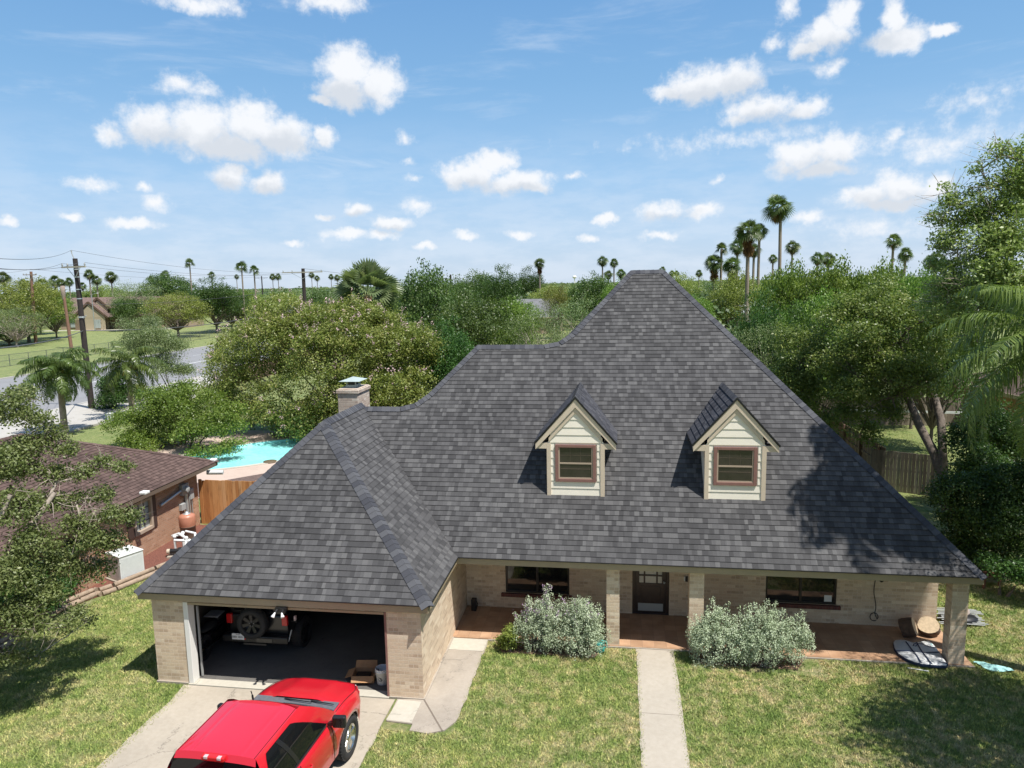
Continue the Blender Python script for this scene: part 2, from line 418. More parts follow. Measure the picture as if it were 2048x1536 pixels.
def lawn_mat(name, blade=False):
    mt, n, b = nmat(name)
    g = n.new('ShaderNodeNewGeometry'); p = g.outputs['Position']; x, y, z = n.sep(p); xy = n.comb(x, y, 0.0)
    a = n.noise(xy, .55, 6, .68); bb = n.noise(xy, 3.2, 6, .7); c3 = n.noise(xy, 19, 4, .75); c4 = n.noise(xy, 70, 3, .75)
    col = n.ramp(bb, [(.28, (.13,.195,.052)), (.5, (.23,.275,.096)), (.72, (.34,.345,.155))])
    dry = n.mapr(n.math('ADD', n.math('MULTIPLY', a, .45), n.math('MULTIPLY', bb, .55)), .46, .60, 0, 1, True)
    # the lawn to the right of the walk is the driest
    reg = n.mapr(x, -6, 3, .55, 1.0); far = n.mapr(y, 24, 32, 1.0, .15); dry = n.math('MULTIPLY', n.math('MULTIPLY', dry, reg), far)
    col = n.mixc(n.math('MULTIPLY', dry, .72), col, (.47,.39,.255))
    col = n.mixc(n.mapr(y, 30, 70, 0, .75), col, n.ramp(a, [(.3, (.165,.20,.07)), (.7, (.25,.265,.115))]))
    col = n.mixc(1.0, col, n.ramp(c3, [(.25, (.62,.66,.55)), (.5, (1,1,1)), (.78, (1.35,1.3,1.2))]), 'MULTIPLY')
    col = n.mixc(1.0, col, n.ramp(n.noise(xy, .9, 4, .6), [(.3, (.74,.86,.72)), (.5, (1,1,1)), (.7, (1.16,1.1,1.1))]), 'MULTIPLY')
    if not blade:
        col = n.mixc(1.0, col, n.ramp(c4, [(.25, (.55,.58,.5)), (.5, (.95,.95,.95)), (.78, (1.4,1.36,1.25))]), 'MULTIPLY')
        n.l.new(n.bump(n.math('ADD', n.math('MULTIPLY', c3, .5), c4), .9, .05), b.inputs['Normal'])
    else:
        at = n.new('ShaderNodeAttribute'); at.attribute_name = 'tone'
        col = n.mixc(1.0, col, n.ramp(at.outputs['Fac'], [(0, (.8,.85,.65)), (.6, (1.35,1.38,1.2)), (1, (2.1,1.85,1.6))]), 'MULTIPLY')
    n.l.new(col, b.inputs['Base Color']); b.inputs['Roughness'].default_value = .75; b.inputs['Specular IOR Level'].default_value = .25
    return mt
M_LAWN = lawn_mat('lawn'); M_BLADE = lawn_mat('grass_blades', True)

def leaf_mat(name, stops, trans=.34, rough=.42, spec=.4):
    mt, n, b = nmat(name); out = n.n['Material Output']
    at = n.new('ShaderNodeAttribute'); at.attribute_name = 'tone'
    c = n.ramp(at.outputs['Fac'], stops)
    oi = n.new('ShaderNodeObjectInfo'); hs = n.new('ShaderNodeHueSaturation')
    n.l.new(c, hs.inputs['Color']); n.l.new(n.mapr(oi.outputs['Random'], 0, 1, .485, .512), hs.inputs['Hue']); n.l.new(n.mapr(oi.outputs['Random'], 0, 1, .86, 1.16), hs.inputs['Value'])
    c = hs.outputs[0]
    n.l.new(c, b.inputs['Base Color']); b.inputs['Roughness'].default_value = rough; b.inputs['Specular IOR Level'].default_value = spec
    tr = n.new('ShaderNodeBsdfTranslucent'); n.l.new(n.mixc(.5, c, n.mixc(1., c, (1.3,1.5,.5), 'MULTIPLY')), tr.inputs[0])
    mx = n.new('ShaderNodeMixShader'); mx.inputs[0].default_value = trans
    n.l.new(b.outputs[0], mx.inputs[1]); n.l.new(tr.outputs[0], mx.inputs[2]); n.l.new(mx.outputs[0], out.inputs[0]); return mt
L_OAK = leaf_mat('leaf_dark_green', [(0, (0.042,0.077,0.022)), (.5, (0.087,0.147,0.036)), (.85, (0.147,0.210,0.056)), (1, (0.224,0.266,0.098))])
L_DEEP = leaf_mat('leaf_deep_green', [(0, (0.028,0.063,0.017)), (.5, (0.056,0.119,0.025)), (1, (0.119,0.196,0.042))])
L_MID = leaf_mat('leaf_mid_green', [(0, (0.083,0.143,0.025)), (.5, (0.157,0.252,0.043)), (1, (0.277,0.353,0.076))])
L_YEL = leaf_mat('leaf_yellow_green', [(0, (0.126,0.176,0.037)), (.5, (0.235,0.294,0.064)), (1, (0.370,0.412,0.118))])
L_GREY = leaf_mat('leaf_grey_green', [(0, (0.119,0.162,0.066)), (.5, (0.202,0.262,0.112)), (1, (0.307,0.370,0.185))])
L_OLIVE = leaf_mat('leaf_olive', [(0, (0.095,0.124,0.025)), (.4, (0.184,0.219,0.048)), (.75, (0.268,0.267,0.075)), (1, (0.323,0.278,0.127))])
L_NEAR = leaf_mat('leaf_glossy_green', [(0, (0.074,0.108,0.031)), (.5, (0.168,0.216,0.070)), (.85, (0.276,0.318,0.132)), (1, (0.408,0.432,0.228))], rough=.45, spec=.35)
L_SAGE = leaf_mat('leaf_sage', [(0, (.26,.32,.20)), (.5, (.41,.475,.32)), (1, (.58,.63,.48))], trans=.15, rough=.8, spec=.1)
L_PALM = leaf_mat('leaf_palm', [(0, (.075,.115,.025)), (.5, (.145,.215,.048)), (.85, (.24,.31,.085)), (1, (.36,.40,.15))], rough=.33, spec=.55)
L_PALMD = leaf_mat('leaf_palm_dark', [(0, (.04,.07,.016)), (.5, (.095,.15,.035)), (.85, (.18,.245,.07)), (1, (.30,.34,.13))], rough=.33, spec=.5)
L_FAN = leaf_mat('leaf_fan_palm', [(0, (0.049,0.084,0.025)), (.5, (0.105,0.154,0.049)), (1, (0.196,0.238,0.098))], rough=.4)
L_SABAL = leaf_mat('leaf_sabal', [(0, (0.084,0.126,0.056)), (.5, (0.161,0.217,0.098)), (1, (0.280,0.322,0.154))], rough=.4)
L_DEAD = leaf_mat('leaf_dead_frond', [(0, (.12,.06,.025)), (.5, (.22,.12,.05)), (1, (.33,.21,.11))], rough=.8)
L_WOOD = leaf_mat('woodland_leaves', [(0, (0.063,0.095,0.042)), (.5, (0.119,0.165,0.063)), (1, (0.210,0.245,0.105))])
M_PINK = mat('pink_blossom', (.54,.38,.38), .7, var=.2)
M_PURPLE = mat('purple_blossom', (.36,.24,.36), .7, var=.2)
M_BARK = mat('grey_bark', (.16,.13,.105), .9, var=.4, vscale=6, bump=.8, bscale=14, bdist=.03)
M_BARKP = mat('pale_bark', (.33,.28,.23), .85, var=.35, vscale=5, bump=.6, bscale=18, bdist=.02)
M_PALMT = mat('palm_trunk', (.26,.215,.17), .9, var=.35, vscale=4, bump=.9, bscale=9, bdist=.04)

M_TAN = mat('tan_paint', (.36,.29,.19), .6, var=.07, vscale=3)
M_SOFF = mat('soffit_paint', (.42,.35,.25), .7)
M_CREAM = mat('cream_siding', (.86,.80,.68), .55, var=.04, vscale=3, bump=.05)
M_CREAMT = mat('cream_trim', (.64,.535,.41), .55, var=.06, vscale=4)
M_WINBR = mat('brown_window_frame', (.24,.125,.105), .5, var=.1)
M_SASH = mat('tan_sash', (.42,.33,.25), .5)
M_DARKFR = mat('dark_bronze_frame', (.03,.026,.024), .4)
M_GLASS = mat('dark_window_glass', (.012,.014,.014), .03, spec=.6)
M_BLINDS = mat('window_blinds', (.10,.075,.055), .6, var=.2)
M_PALEGL = mat('pale_window_glass', (.40,.44,.44), .08, spec=.6)
M_FROST = mat('frosted_door_glass', (.50,.48,.40), .12, spec=.6, var=.1, vscale=9)
M_DOOR = mat('dark_wood_door', (.045,.028,.022), .35, var=.2)
M_DRIP = mat('drip_edge', (.012,.012,.014), .5)
M_WHITE = mat('white_paint', (.78,.77,.73), .45)
M_WHITEPL = mat('white_plastic', (.74,.75,.74), .35)
M_OFFW = mat('offwhite_metal', (.66,.68,.66), .4, var=.05)
M_BLACK = mat('black_plastic', (.012,.012,.013), .4)
M_RUBBER = mat('tyre_rubber', (.022,.022,.023), .75, bump=.3, bscale=60)
M_DARKRIM = mat('dark_alloy', (.03,.03,.032), .35, metal=.4)
M_CHROME = mat('polished_alloy', (.72,.73,.74), .22, metal=1.)
M_STEEL = mat('galvanised_steel', (.52,.55,.55), .4, metal=.6)
M_GREYM = mat('grey_meter_metal', (.36,.37,.36), .5)
M_RED = mat('red_car_paint', (.56,.012,.024), .28, coat=1.0, spec=.5)
M_DKCAR = mat('dark_car_paint', (.010,.011,.013), .35, coat=.4)
M_REDL = mat('red_lens', (.55,.02,.02), .15)
M_CLEAR = mat('clear_lens', (.55,.42,.42), .12)
M_CARGL = mat('tinted_car_glass', (.006,.007,.008), .03, spec=.35)
M_WIND = mat('windscreen_glass', (.05,.055,.06), .04, spec=.6)
M_COWL = mat('grey_cowl_plastic', (.11,.11,.12), .6, var=.2, vscale=20)
M_CARD = mat('cardboard', (.42,.23,.11), .85, var=.12)
M_ORANGE = mat('orange_fibreglass', (.44,.19,.12), .4, var=.1)
M_FENCEO = None
def wood_mat(name, c1, c2, c3, pw=.14):
    mt, n, b = nmat(name); uv = n.new('ShaderNodeUVMap').outputs[0]; u, v, _ = n.sep(uv)
    k = n.math('FLOOR', n.math('DIVIDE', u, pw)); w = n.white(k, '1D')
    g = n.noise(n.comb(n.math('MULTIPLY', u, 22.), n.math('ADD', n.math('MULTIPLY', v, 1.3), n.math('MULTIPLY', w, 50.)), 0.), 1., 5, .65)
    t = n.math('ADD', n.math('MULTIPLY', w, .5), n.math('MULTIPLY', g, .5)); c = n.ramp(t, [(.25, c1), (.5, c2), (.75, c3)])
    st = n.noise(n.comb(n.math('MULTIPLY', u, 5.), v, 0.), 1.2, 4, .6); c = n.mixc(n.mapr(st, .55, .72, 0, .55), c, tuple(x*.3 for x in c1))
    n.l.new(c, b.inputs['Base Color']); b.inputs['Roughness'].default_value = .85
    n.l.new(n.bump(g, .4, .006), b.inputs['Normal']); return mt
M_FENCEO = wood_mat('cedar_fence_wood', (.40,.165,.05), (.58,.28,.10), (.66,.37,.17))
M_FENCEG = wood_mat('weathered_fence_wood', (.16,.125,.095), (.25,.20,.155), (.33,.28,.22))
M_FENCED = wood_mat('dark_fence_wood', (.10,.06,.04), (.16,.095,.065), (.21,.14,.10))
M_LOG = mat('weathered_log', (.30,.225,.16), .9, var=.35, vscale=7, bump=.5, bscale=20)
M_LOGEND = mat('cut_log_end', (.52,.40,.26), .85, var=.2, vscale=15)
M_LOGBARK = mat('log_bark', (.12,.075,.05), .95, var=.4, vscale=10, bump=.9, bscale=18, bdist=.03)
M_MULCH = mat('red_mulch', (.17,.065,.045), .95, var=.5, vscale=30, bump=1., bscale=40, bdist=.03)
M_POLE = mat('dark_pole_wood', (.035,.027,.024), .9, var=.3)
M_POLER = mat('red_brown_pole_wood', (.21,.115,.08), .9, var=.3)
M_POLEG = mat('grey_pole_wood', (.25,.20,.165), .9, var=.3)
M_WIRE = mat('power_wire', (.10,.10,.10), .6)
M_TEAL = mat('teal_plastic', (.05,.47,.43), .4, var=.1)
M_TEALC = mat('faded_teal_cloth', (.30,.55,.52), .8, var=.12, bump=.4, bscale=20)
M_BAG = mat('silver_board_bag', (.60,.61,.61), .45, var=.1, vscale=6, bump=.2, bscale=12)
M_NAVY = mat('navy_trim', (.015,.03,.075), .6)
M_HOSE = mat('black_hose', (.015,.015,.017), .45)
M_PLASTER = mat('pool_plaster', (.34,.84,.82), .6, var=.06)
M_LINEY = mat('white_road_paint', (.7,.7,.68), .7)
M_LINK = mat('chain_link_steel', (.10,.11,.10), .6)
M_FARBR = mat('far_brick', (.36,.27,.20), .9, var=.15, vscale=.6)
M_FARTAN = mat('far_tan_siding', (.46,.38,.27), .8)
M_METROOF = mat('white_metal_roof', (.66,.68,.70), .45, var=.06)
def water_mat():
    mt, n, b = nmat('pool_water')
    tc = n.new('ShaderNodeTexCoord'); p = tc.outputs['Object']
    f = n.noise(p, .5, 3, .5); c = n.ramp(f, [(.3, (.20,.66,.64)), (.7, (.30,.76,.72))])
    w = n.noise(p, 3.5, 3, .5, 1.2); c = n.mixc(n.mapr(w, .46, .54, 0, .25, True), c, (.42,.86,.83))  # paler ripples: caustic light painted into the water colour
    n.l.new(c, b.inputs['Base Color']); b.inputs['Roughness'].default_value = .2; b.inputs['Specular IOR Level'].default_value = .12
    n.l.new(n.bump(n.noise(p, 2.5, 3, .5), .10, .05), b.inputs['Normal']); return mt
M_WATER = water_mat()
# ------------------------------------------------------------------ the setting
def sheet(name, pts, z, mt, kind='structure', label=None, cat=None, thick=0.0):
    mb = MB(); P = [(p[0], p[1], z) for p in pts]
    if thick: mb.prism([(p[0], p[1], z-thick) for p in pts], (0, 0, thick))
    else: mb.poly(P)
    o = mb.build(name, mt); tag(o, label, cat, kind=kind); return o

HX0, HX1, HY0, HY1 = -27.0, -12.0, 28.5, 43.0     # opening in the ground for the pool terrace
g = MB(); B = 5000.0
for (a, b, c, d) in ((-B, -B, B, HY0), (-B, HY1, B, B), (-B, HY0, HX0, HY1), (HX1, HY0, B, HY1)):
    g.poly([(a, b, 0), (c, b, 0), (c, d, 0), (a, d, 0)])
tag(g.build('ground', M_LAWN), 'sunlit green and straw coloured lawn running to the horizon', 'lawn', kind='structure')

def oval(cx, cy, a, b, ang, n=56, k=1.0):
    ca, sa = math.cos(ang), math.sin(ang); out = []
    for i in range(n):
        t = 2*PI*i/n; r = 1+.06*math.cos(2*t+1.0)
        x, y = a*k*r*math.cos(t), b*k*r*math.sin(t); out.append((cx+x*ca-y*sa, cy+x*sa+y*ca))
    return out
PC = (-20.1, 37.0); PA = math.atan2(.78, .62)
pin = oval(*PC, 5.0, 2.75, PA); pout = oval(*PC, 5.0+.3, 2.75+.3, PA)
def to_rect(p):
    dx, dy = p[0]-PC[0], p[1]-PC[1]; t = 1e9
    if dx > 1e-6: t = min(t, (HX1-PC[0])/dx)
    if dx < -1e-6: t = min(t, (HX0-PC[0])/dx)
    if dy > 1e-6: t = min(t, (HY1-PC[1])/dy)
    if dy < -1e-6: t = min(t, (HY0-PC[1])/dy)
    return (PC[0]+dx*t, PC[1]+dy*t)
mb = MB(); n_ = len(pin)
ring = [to_rect(p) for p in pout]
corners = [(HX0, HY0), (HX1, HY0), (HX1, HY1), (HX0, HY1)]
for i in range(n_):
    j = (i+1) % n_; mb.poly([(*pout[i], .02), (*ring[i], .02), (*ring[j], .02), (*pout[j], .02)])
    a, b = ring[i], ring[j]
    for c in corners:
        on = lambda q, c: abs(q[0]-c[0]) < 1e-4 or abs(q[1]-c[1]) < 1e-4
        if on(a, c) and on(b, c) and not (abs(a[0]-b[0]) < 1e-4 or abs(a[1]-b[1]) < 1e-4): mb.poly([(*a, .02), (*c, .02), (*b, .02)])
tag(mb.build('terrace', M_DECK), 'pinkish concrete terrace around the swimming pool', 'terrace', kind='structure')
pool = empty('swimming_pool', (PC[0], PC[1], 0), 'curved turquoise swimming pool beyond the wooden fence', 'pool')
def rel(pts, z): return [(p[0]-PC[0], p[1]-PC[1], z) for p in pts]
mb = MB(); top = rel(pin, .03); bot = rel(oval(*PC, 4.7, 2.45, PA), -.8); 
mb.add(top+bot, [(i, (i+1) % n_, n_+(i+1) % n_, n_+i) for i in range(n_)]+[tuple(range(n_, 2*n_))])
mb.build('basin', M_PLASTER, pool)
MB().poly(rel(pin, -.10)).build('water', M_WATER, pool)
mb = MB(); a = rel(pin, .05); b = rel(pout, .05); c = rel(pout, -.05); d = rel(pin, -.05)
mb.add(a+b+c+d, [(i, (i+1) % n_, n_+(i+1) % n_, n_+i) for i in range(n_)]+[(n_+i, n_+(i+1) % n_, 2*n_+(i+1) % n_, 2*n_+i) for i in range(n_)]+[(3*n_+i, 3*n_+(i+1) % n_, (i+1) % n_, i) for i in range(n_)])
mb.build('coping', M_SLAB, pool)

sheet('dark_strip', [(-23, 28.6), (-12.1, 28.6), (-12.1, 34), (-15.6, 35.4), (-16.9, 33.4), (-19.1, 31.1), (-21.6, 30.3)], .03, mat('dark_brown_ground', (.13,.09,.075), .95, var=.4, vscale=12, bump=1., bscale=30, bdist=.03), label='dark brown strip between the cedar fence and the pool', cat='bark bed')  # speckled dark brown sheet lying on the terrace, fence side of the pool
sheet('road', [(-65.3, -400), (-43.6, -400), (-43.6, 900), (-65.3, 900)], .012, M_ASPH, label='wide grey asphalt street behind the palms', cat='road')
sheet('pavement', [(-43.3, -200), (-35.6, -200), (-35.6, 57), (-38.4, 57), (-38.4, 400), (-43.3, 400)], .14, M_SIDEW, label='pale concrete pavement along the street', cat='pavement', thick=.13)
mb = MB(); mb.box(-43.6, -300, 0, -43.3, 600, .15); tag(mb.build('street_kerb', M_SIDEW), 'pale concrete kerb between the street and the pavement', 'kerb', kind='structure')
mb = MB(); mb.box(-65.6, -300, 0, -65.3, 600, .13); tag(mb.build('field_kerb', M_SIDEW), 'pale concrete kerb between the street and the grass field', 'kerb', kind='structure')
mb = MB()
mb.poly([(-53.1, -200, .017), (-52.9, -200, .017), (-52.9, 500, .017), (-53.1, 500, .017)])
for k in range(40):
    for X in (-58.6,):
        mb.poly([(X, 20+k*9, .017), (X+.1, 20+k*9, .017), (X+.1, 22+k*9, .017), (X, 22+k*9, .017)])
tag(mb.build('lane_marking', M_LINEY), 'white lane lines painted on the asphalt street', 'road marking', kind='structure')

# driveway, side walk, front walk
def rough_edge(a, b, n, amp, rnd):
    out = []
    for i in range(n+1):
        t = i/n; out.append((a[0]+(b[0]-a[0])*t+rnd.uniform(-amp, amp), a[1]+(b[1]-a[1])*t+rnd.uniform(-amp, amp)))
    return out
rnd = random.Random(4)
dw = rough_edge((-9.95, -6), (-10.02, 14.1), 60, .03, rnd)+[(-10.08, 14.42), (-4.95, 14.42)]+rough_edge((-4.93, 13.55), (-4.86, -6), 60, .03, rnd)
sheet('driveway', dw, .02, M_CONC, label='pale concrete driveway under the red pickup truck', cat='driveway', thick=.05)
sw = [(-4.88, 13.62), (-4.3, 13.58), (-4.3, 13.35), (-3.9, 13.3), (-3.58, 13.45), (-3.42, 13.75)]+rough_edge((-3.38, 14.0), (-3.36, 16.9), 14, .03, rnd)+[(-3.36, 17.33), (-4.31, 17.33), (-4.31, 14.49), (-4.9, 14.43)]
sheet('side_path', sw, .028, M_OLDC, label='stained concrete path beside the garage wall', cat='path', thick=.05)
sheet('pale_slab', [(-4.9, 13.64), (-4.33, 13.60), (-4.33, 14.38), (-4.86, 14.40)], .036, M_SLAB, label='bright concrete slab at the garage corner', cat='path', thick=.04)
sheet('porch_slab', [(-4.28, 16.72), (-3.37, 16.72), (-3.37, 17.32), (-4.28, 17.32)], .036, M_SLAB, label='bright concrete slab before the porch', cat='path', thick=.04)
wl = rough_edge((.46, -6), (.43, 17.3), 80, .018, rnd)+rough_edge((1.36, 17.3), (1.33, -6), 80, .018, rnd)
sheet('walkway', wl, .022, M_WALK, label='straight pale concrete walkway to the front door', cat='path', thick=.05)
mb = MB()
for yy in (14.55, 11.6): mb.poly([(.44, yy, .0245), (1.34, yy, .0245), (1.34, yy+.010, .0245), (.44, yy+.010, .0245)])
mb.poly([(-4.30, 14.45, .0325), (-4.26, 14.45, .0325), (-3.60, 13.42, .0325), (-3.64, 13.42, .0325)])
mb.poly([(-10.0, 10.4, .0225), (-4.9, 10.4, .0225), (-4.9, 10.41, .0225), (-10.0, 10.41, .0225)])
tag(mb.build('path_joint', mat('joint_dirt', (.17,.14,.11), .95)), 'dark joints cut across the concrete walks', 'path joint', kind='structure')
sheet('mulch_bed', [(-16.3, 8), (-15.75, 15.3), (-16.0, 17.7), (-15.5, 19.0), (-15.05, 20.4), (-14.0, 23.2), (-14.2, 25.2), (-16.35, 25.2), (-16.35, 8)], .012, M_MULCH, label='red mulch bed along the neighbouring house', cat='mulch bed')
sheet('shrub_bed', [(-2.9, 16.75), (-.6, 16.75), (-.35, 17.3), (-3.2, 17.3)], .012, mat('bed_soil', (.20,.125,.085), .95, var=.5, vscale=14, bump=1., bscale=30, bdist=.03), label='bare soil under the sage bushes left of the door', cat='soil bed')
sheet('soil_bed', [(2.0, 16.75), (4.2, 16.75), (4.5, 17.3), (1.7, 17.3)], .012, MATS['bed_soil'], label='bare soil under the sage bushes right of the door', cat='soil bed')

# ------------------------------------------------------------------ roofs
def clip_half(P, key, lim, keep_greater):
    out = []; n = len(P)
    for i in range(n):
        a, b = P[i], P[(i+1) % n]; ka, kb = key(a)-lim, key(b)-lim
        if not keep_greater: ka, kb = -ka, -kb
        if ka >= 0: out.append(a)
        if (ka > 0 and kb < 0) or (ka < 0 and kb > 0):
            t = ka/(ka-kb); out.append(a+(b-a)*t)
    return out
def roof_courses(mb, poly, lift=.014, m=0, e=EXPO, base=None):
    """lay overlapping shingle courses over a planar roof polygon"""
    P = [Vector(p) for p in poly]
    nrm = Vector((0, 0, 0))
    for i in range(len(P)): nrm += P[i].cross(P[(i+1) % len(P)])
    nrm.normalize()
    if nrm.z < 0: nrm = -nrm; P = P[::-1]
    ua = Vector((0, 0, 1)).cross(nrm).normalized(); va = nrm.cross(ua)
    v0 = min(p.dot(va) for p in P) if base is None else Vector(base).dot(va)
    v1 = max(p.dot(va) for p in P); k = 0
    while v0+k*e < v1-1e-4:
        lo, hi = v0+k*e, v0+(k+1)*e
        Q = clip_half(P, lambda p: p.dot(va), lo, True)
        if len(Q) >= 3: Q = clip_half(Q, lambda p: p.dot(va), hi, False)
        Q2 = []
        for q in Q:
            if not Q2 or (q-Q2[-1]).length > 1e-4: Q2.append(q)
        if len(Q2) > 1 and (Q2[0]-Q2[-1]).length < 1e-4: Q2.pop()
        if len(Q2) >= 3:
            top = [q+nrm*(.002+lift*(1-(q.dot(va)-lo)/e)) for q in Q2]
            mb.poly(top, m, [(q.dot(ua), q.dot(va)-v0) for q in Q2])
            lows = sorted([i for i, q in enumerate(Q2) if q.dot(va) < lo+1e-4], key=lambda i: Q2[i].dot(ua))
            if len(lows) >= 2:
                a, b = lows[0], lows[-1]
                pa, pb = top[a], top[b]; qa, qb = pa-nrm*(lift+.004), pb-nrm*(lift+.004)
                mb.poly([qa, qb, pb, pa], m, [(p.dot(ua), p.dot(va)-v0+.004) for p in (qa, qb, pb, pa)])
        k += 1
    return nrm
def cap_line(mb, pts, n1, n2, w=.15, step=.145, m=0, base=.016):
    n1 = Vector(n1).normalized(); n2 = Vector(n2).normalized()
    P = [Vector(p) for p in pts]
    for i in range(len(P)-1):
        a, b = P[i], P[i+1]; L = (b-a).length; d = (b-a)/L
        w1 = d.cross(n1).normalized(); w2 = d.cross(n2).normalized()
        if w1.dot(n2) > 0: w1 = -w1
        if w2.dot(n1) > 0: w2 = -w2
        up = (n1+n2).normalized(); k = max(1, int(round(L/step))); s = L/k
        for j in range(k):
            p = a+d*(j*s); q = a+d*min(L, (j+1)*s+.03)
            lp, lq = base+.014, base+.003
            A, Bq = p+up*(lp+.01), q+up*(lq+.01)
            v = [p+w1*w+n1*lp, A, p+w2*w+n2*lp, q+w1*w+n1*lq, Bq, q+w2*w+n2*lq, p+w1*w, p+up*.004, p+w2*w]
            mb.add(v, [(0,1,4,3), (1,2,5,4), (6,7,1,0), (7,8,2,1)], m)

house = empty('brick_house', (0, 19.2, 0), 'pale brick house with a steep charcoal shingle roof and two dormers', 'house')
HO = Vector((0, 19.2, 0))
def H(mb, name, mt, parent=None, bevel=0.0, smooth=None):
    """house piece, world coordinates in, child of the house (or of one of its parts)"""
    me = mb.mesh(name, mt, HO); o = link(name, me, house if parent is None else parent)
    if bevel:
        b = o.modifiers.new('bevel', 'BEVEL'); b.width = bevel; b.segments = 2; b.limit_method = 'ANGLE'
    return o
EZ = 2.3; ER = (8.35, 17.16, EZ); PKR = (1.43, 24.38, 9.52); PKL = (.37, 24.38, 9.52)
HE = [(-1.45, 22.47, 7.61), (-1.85, 22.215, 7.355), (-2.3, 22.13, 7.27)]
RG = (-4.40, 22.13, 7.27)
LO = [(-5.66, 20.79, 5.93), (-6.03, 20.535, 5.675), (-6.45, 20.44, 5.58)]
VT = (-7.58, 20.44, 5.58); VB = (-4.07, 17.16, EZ)
GA = (-7.70, 17.72, 5.69); GB = (-7.70, 20.55, 5.69); GEL = (-11.05, 14.33, EZ); GER = (-4.07, 14.33, EZ)
r = MB()
nF = roof_courses(r, [ER, PKR, PKL]+HE+[RG]+LO+[VT, VB])
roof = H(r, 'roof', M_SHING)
r = MB()
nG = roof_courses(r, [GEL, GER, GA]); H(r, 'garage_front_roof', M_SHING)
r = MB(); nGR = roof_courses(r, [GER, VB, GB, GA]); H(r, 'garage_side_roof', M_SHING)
r = MB()
roof_courses(r, [GEL, GA, GB, (-11.05, 23.9, EZ)])
roof_courses(r, [ER, (8.35, 31.6, EZ), PKR])
nR = (Vector((1, 0, 1))).normalized()
for P in ([(8.35, 31.6, EZ), (-6.85, 31.6, EZ), PKL, PKR], [PKL, (-6.85, 31.6, EZ), (-6.85, 23.5, EZ), (-1.84, 22.13, 7.27)],
          [RG, (-1.84, 22.13, 7.27), (-1.84, 27.1, EZ), (-9.37, 27.1, EZ)], [RG, (-9.37, 27.1, EZ), (-9.37, 21.2, EZ), (-5.97, 20.44, 5.58)],
          [VT, (-5.97, 20.44, 5.58), (-5.97, 23.72, EZ), (-11.05, 23.9, EZ), GB]):
    Q = [Vector(p) for p in P]; r.poly(P)
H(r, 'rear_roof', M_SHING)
c = MB()
cap_line(c, [ER, PKR], nF, nR); cap_line(c, [PKR, PKL], nF, (0, 1, 1))
cap_line(c, [HE[0], PKL], nF, (-1, 0, 1)); cap_line(c, [HE[2], HE[1], HE[0]], nF, (-.5, .6, 1)); cap_line(c, [RG, HE[2]], nF, (0, 1, 1))
cap_line(c, [LO[0], RG], nF, (-1, 0, 1)); cap_line(c, [LO[2], LO[1], LO[0]], nF, (-.5, .6, 1)); cap_line(c, [VT, LO[2]], nF, (0, 1, 1))
cap_line(c, [GER, GA], nG, nGR, .17); cap_line(c, [GEL, GA], nG, (-1, 0, 1), .17); cap_line(c, [GA, GB], nGR, (-1, 0, 1), .17)
H(c, 'ridge_cap', M_CAP, roof)
# fascia, drip edge, soffit
f = MB(); FZ0, FZ1 = 2.12, 2.285
f.box(-11.02, 14.36, FZ0, -4.10, 14.40, FZ1)
f.box(-4.14, 14.402, FZ0, -4.10, 17.19, FZ1)
f.box(-4.138, 17.192, FZ0, 8.32, 17.232, FZ1)
f.box(8.28, 17.234, FZ0, 8.32, 31.5, FZ1)
f.box(-11.02, 14.402, FZ0, -10.98, 23.8, FZ1)
H(f, 'fascia', M_TAN)
d = MB()
d.box(-11.07, 14.315, 2.287, -4.05, 14.375, 2.312); d.box(-4.10, 14.38, 2.287, -4.05, 17.14, 2.312); d.box(-4.05, 17.145, 2.287, 8.37, 17.2, 2.312); d.box(8.32, 17.205, 2.287, 8.37, 31.5, 2.312); d.box(-11.07, 14.38, 2.287, -11.02, 23.8, 2.312)
H(d, 'drip_edge', M_DRIP)
s = MB(); s.box(-10.975, 14.405, 2.125, -4.145, 14.5, 2.14); s.box(-10.975, 14.5, 2.125, -10.79, 23.8, 2.14); s.box(-4.3, 14.505, 2.125, -4.145, 17.19, 2.14)
s.box(-4.3, 17.235, 2.125, 8.275, 19.19, 2.14); s.box(8.205, 19.195, 2.125, 8.275, 31.4, 2.14)
H(s, 'soffit', M_SOFF)

# walls
def wall_x(mb, x0, x1, y0, y1, z0, z1, holes=(), m=0):
    xs = x0
    for (a, b, c, dd) in sorted(holes):
        if a > xs: mb.box(xs, y0, z0, a, y1, z1, m)
        if c > z0: mb.box(a, y0, z0, b, y1, c, m)
        if dd < z1: mb.box(a, y0, dd, b, y1, z1, m)
        xs = b
    if xs < x1: mb.box(xs, y0, z0, x1, y1, z1, m)
WT = 2.13
w = MB(); wall_x(w, -4.31, 8.21, 19.2, 19.4, 0, WT, [(-3.18, -1.37, .5, 2.02), (.37, 1.37, .0, 2.06), (3.91, 5.72, .56, 2.02)])
H(w, 'porch_wall', M_BRICK)
w = MB(); w.box(8.02, 19.402, 0, 8.208, 31.2, WT); w.box(-9.2, 26.7, 0, 8.0, 26.9, WT); w.box(-6.5, 31.0, 0, 8.0, 31.2, WT); H(w, 'side_wall', M_BRICK)
w = MB(); w.box(-4.49, 14.502, 0, -4.31, 21, WT)
wall_x(w, -10.78, -9.98, 14.5, 14.68, 0, WT); wall_x(w, -5.10, -4.493, 14.5, 14.68, 0, WT); w.box(-4.4925, 14.5, 0, -4.312, 14.501, WT)
w.box(-9.98, 14.5, 2.04, -5.10, 14.68, WT)
w.box(-10.78, 14.682, 0, -10.6, 23.6, WT); w.box(-10.598, 21.2, 0, -4.32, 21.38, WT)
H(w, 'garage_wall', M_BRICK)
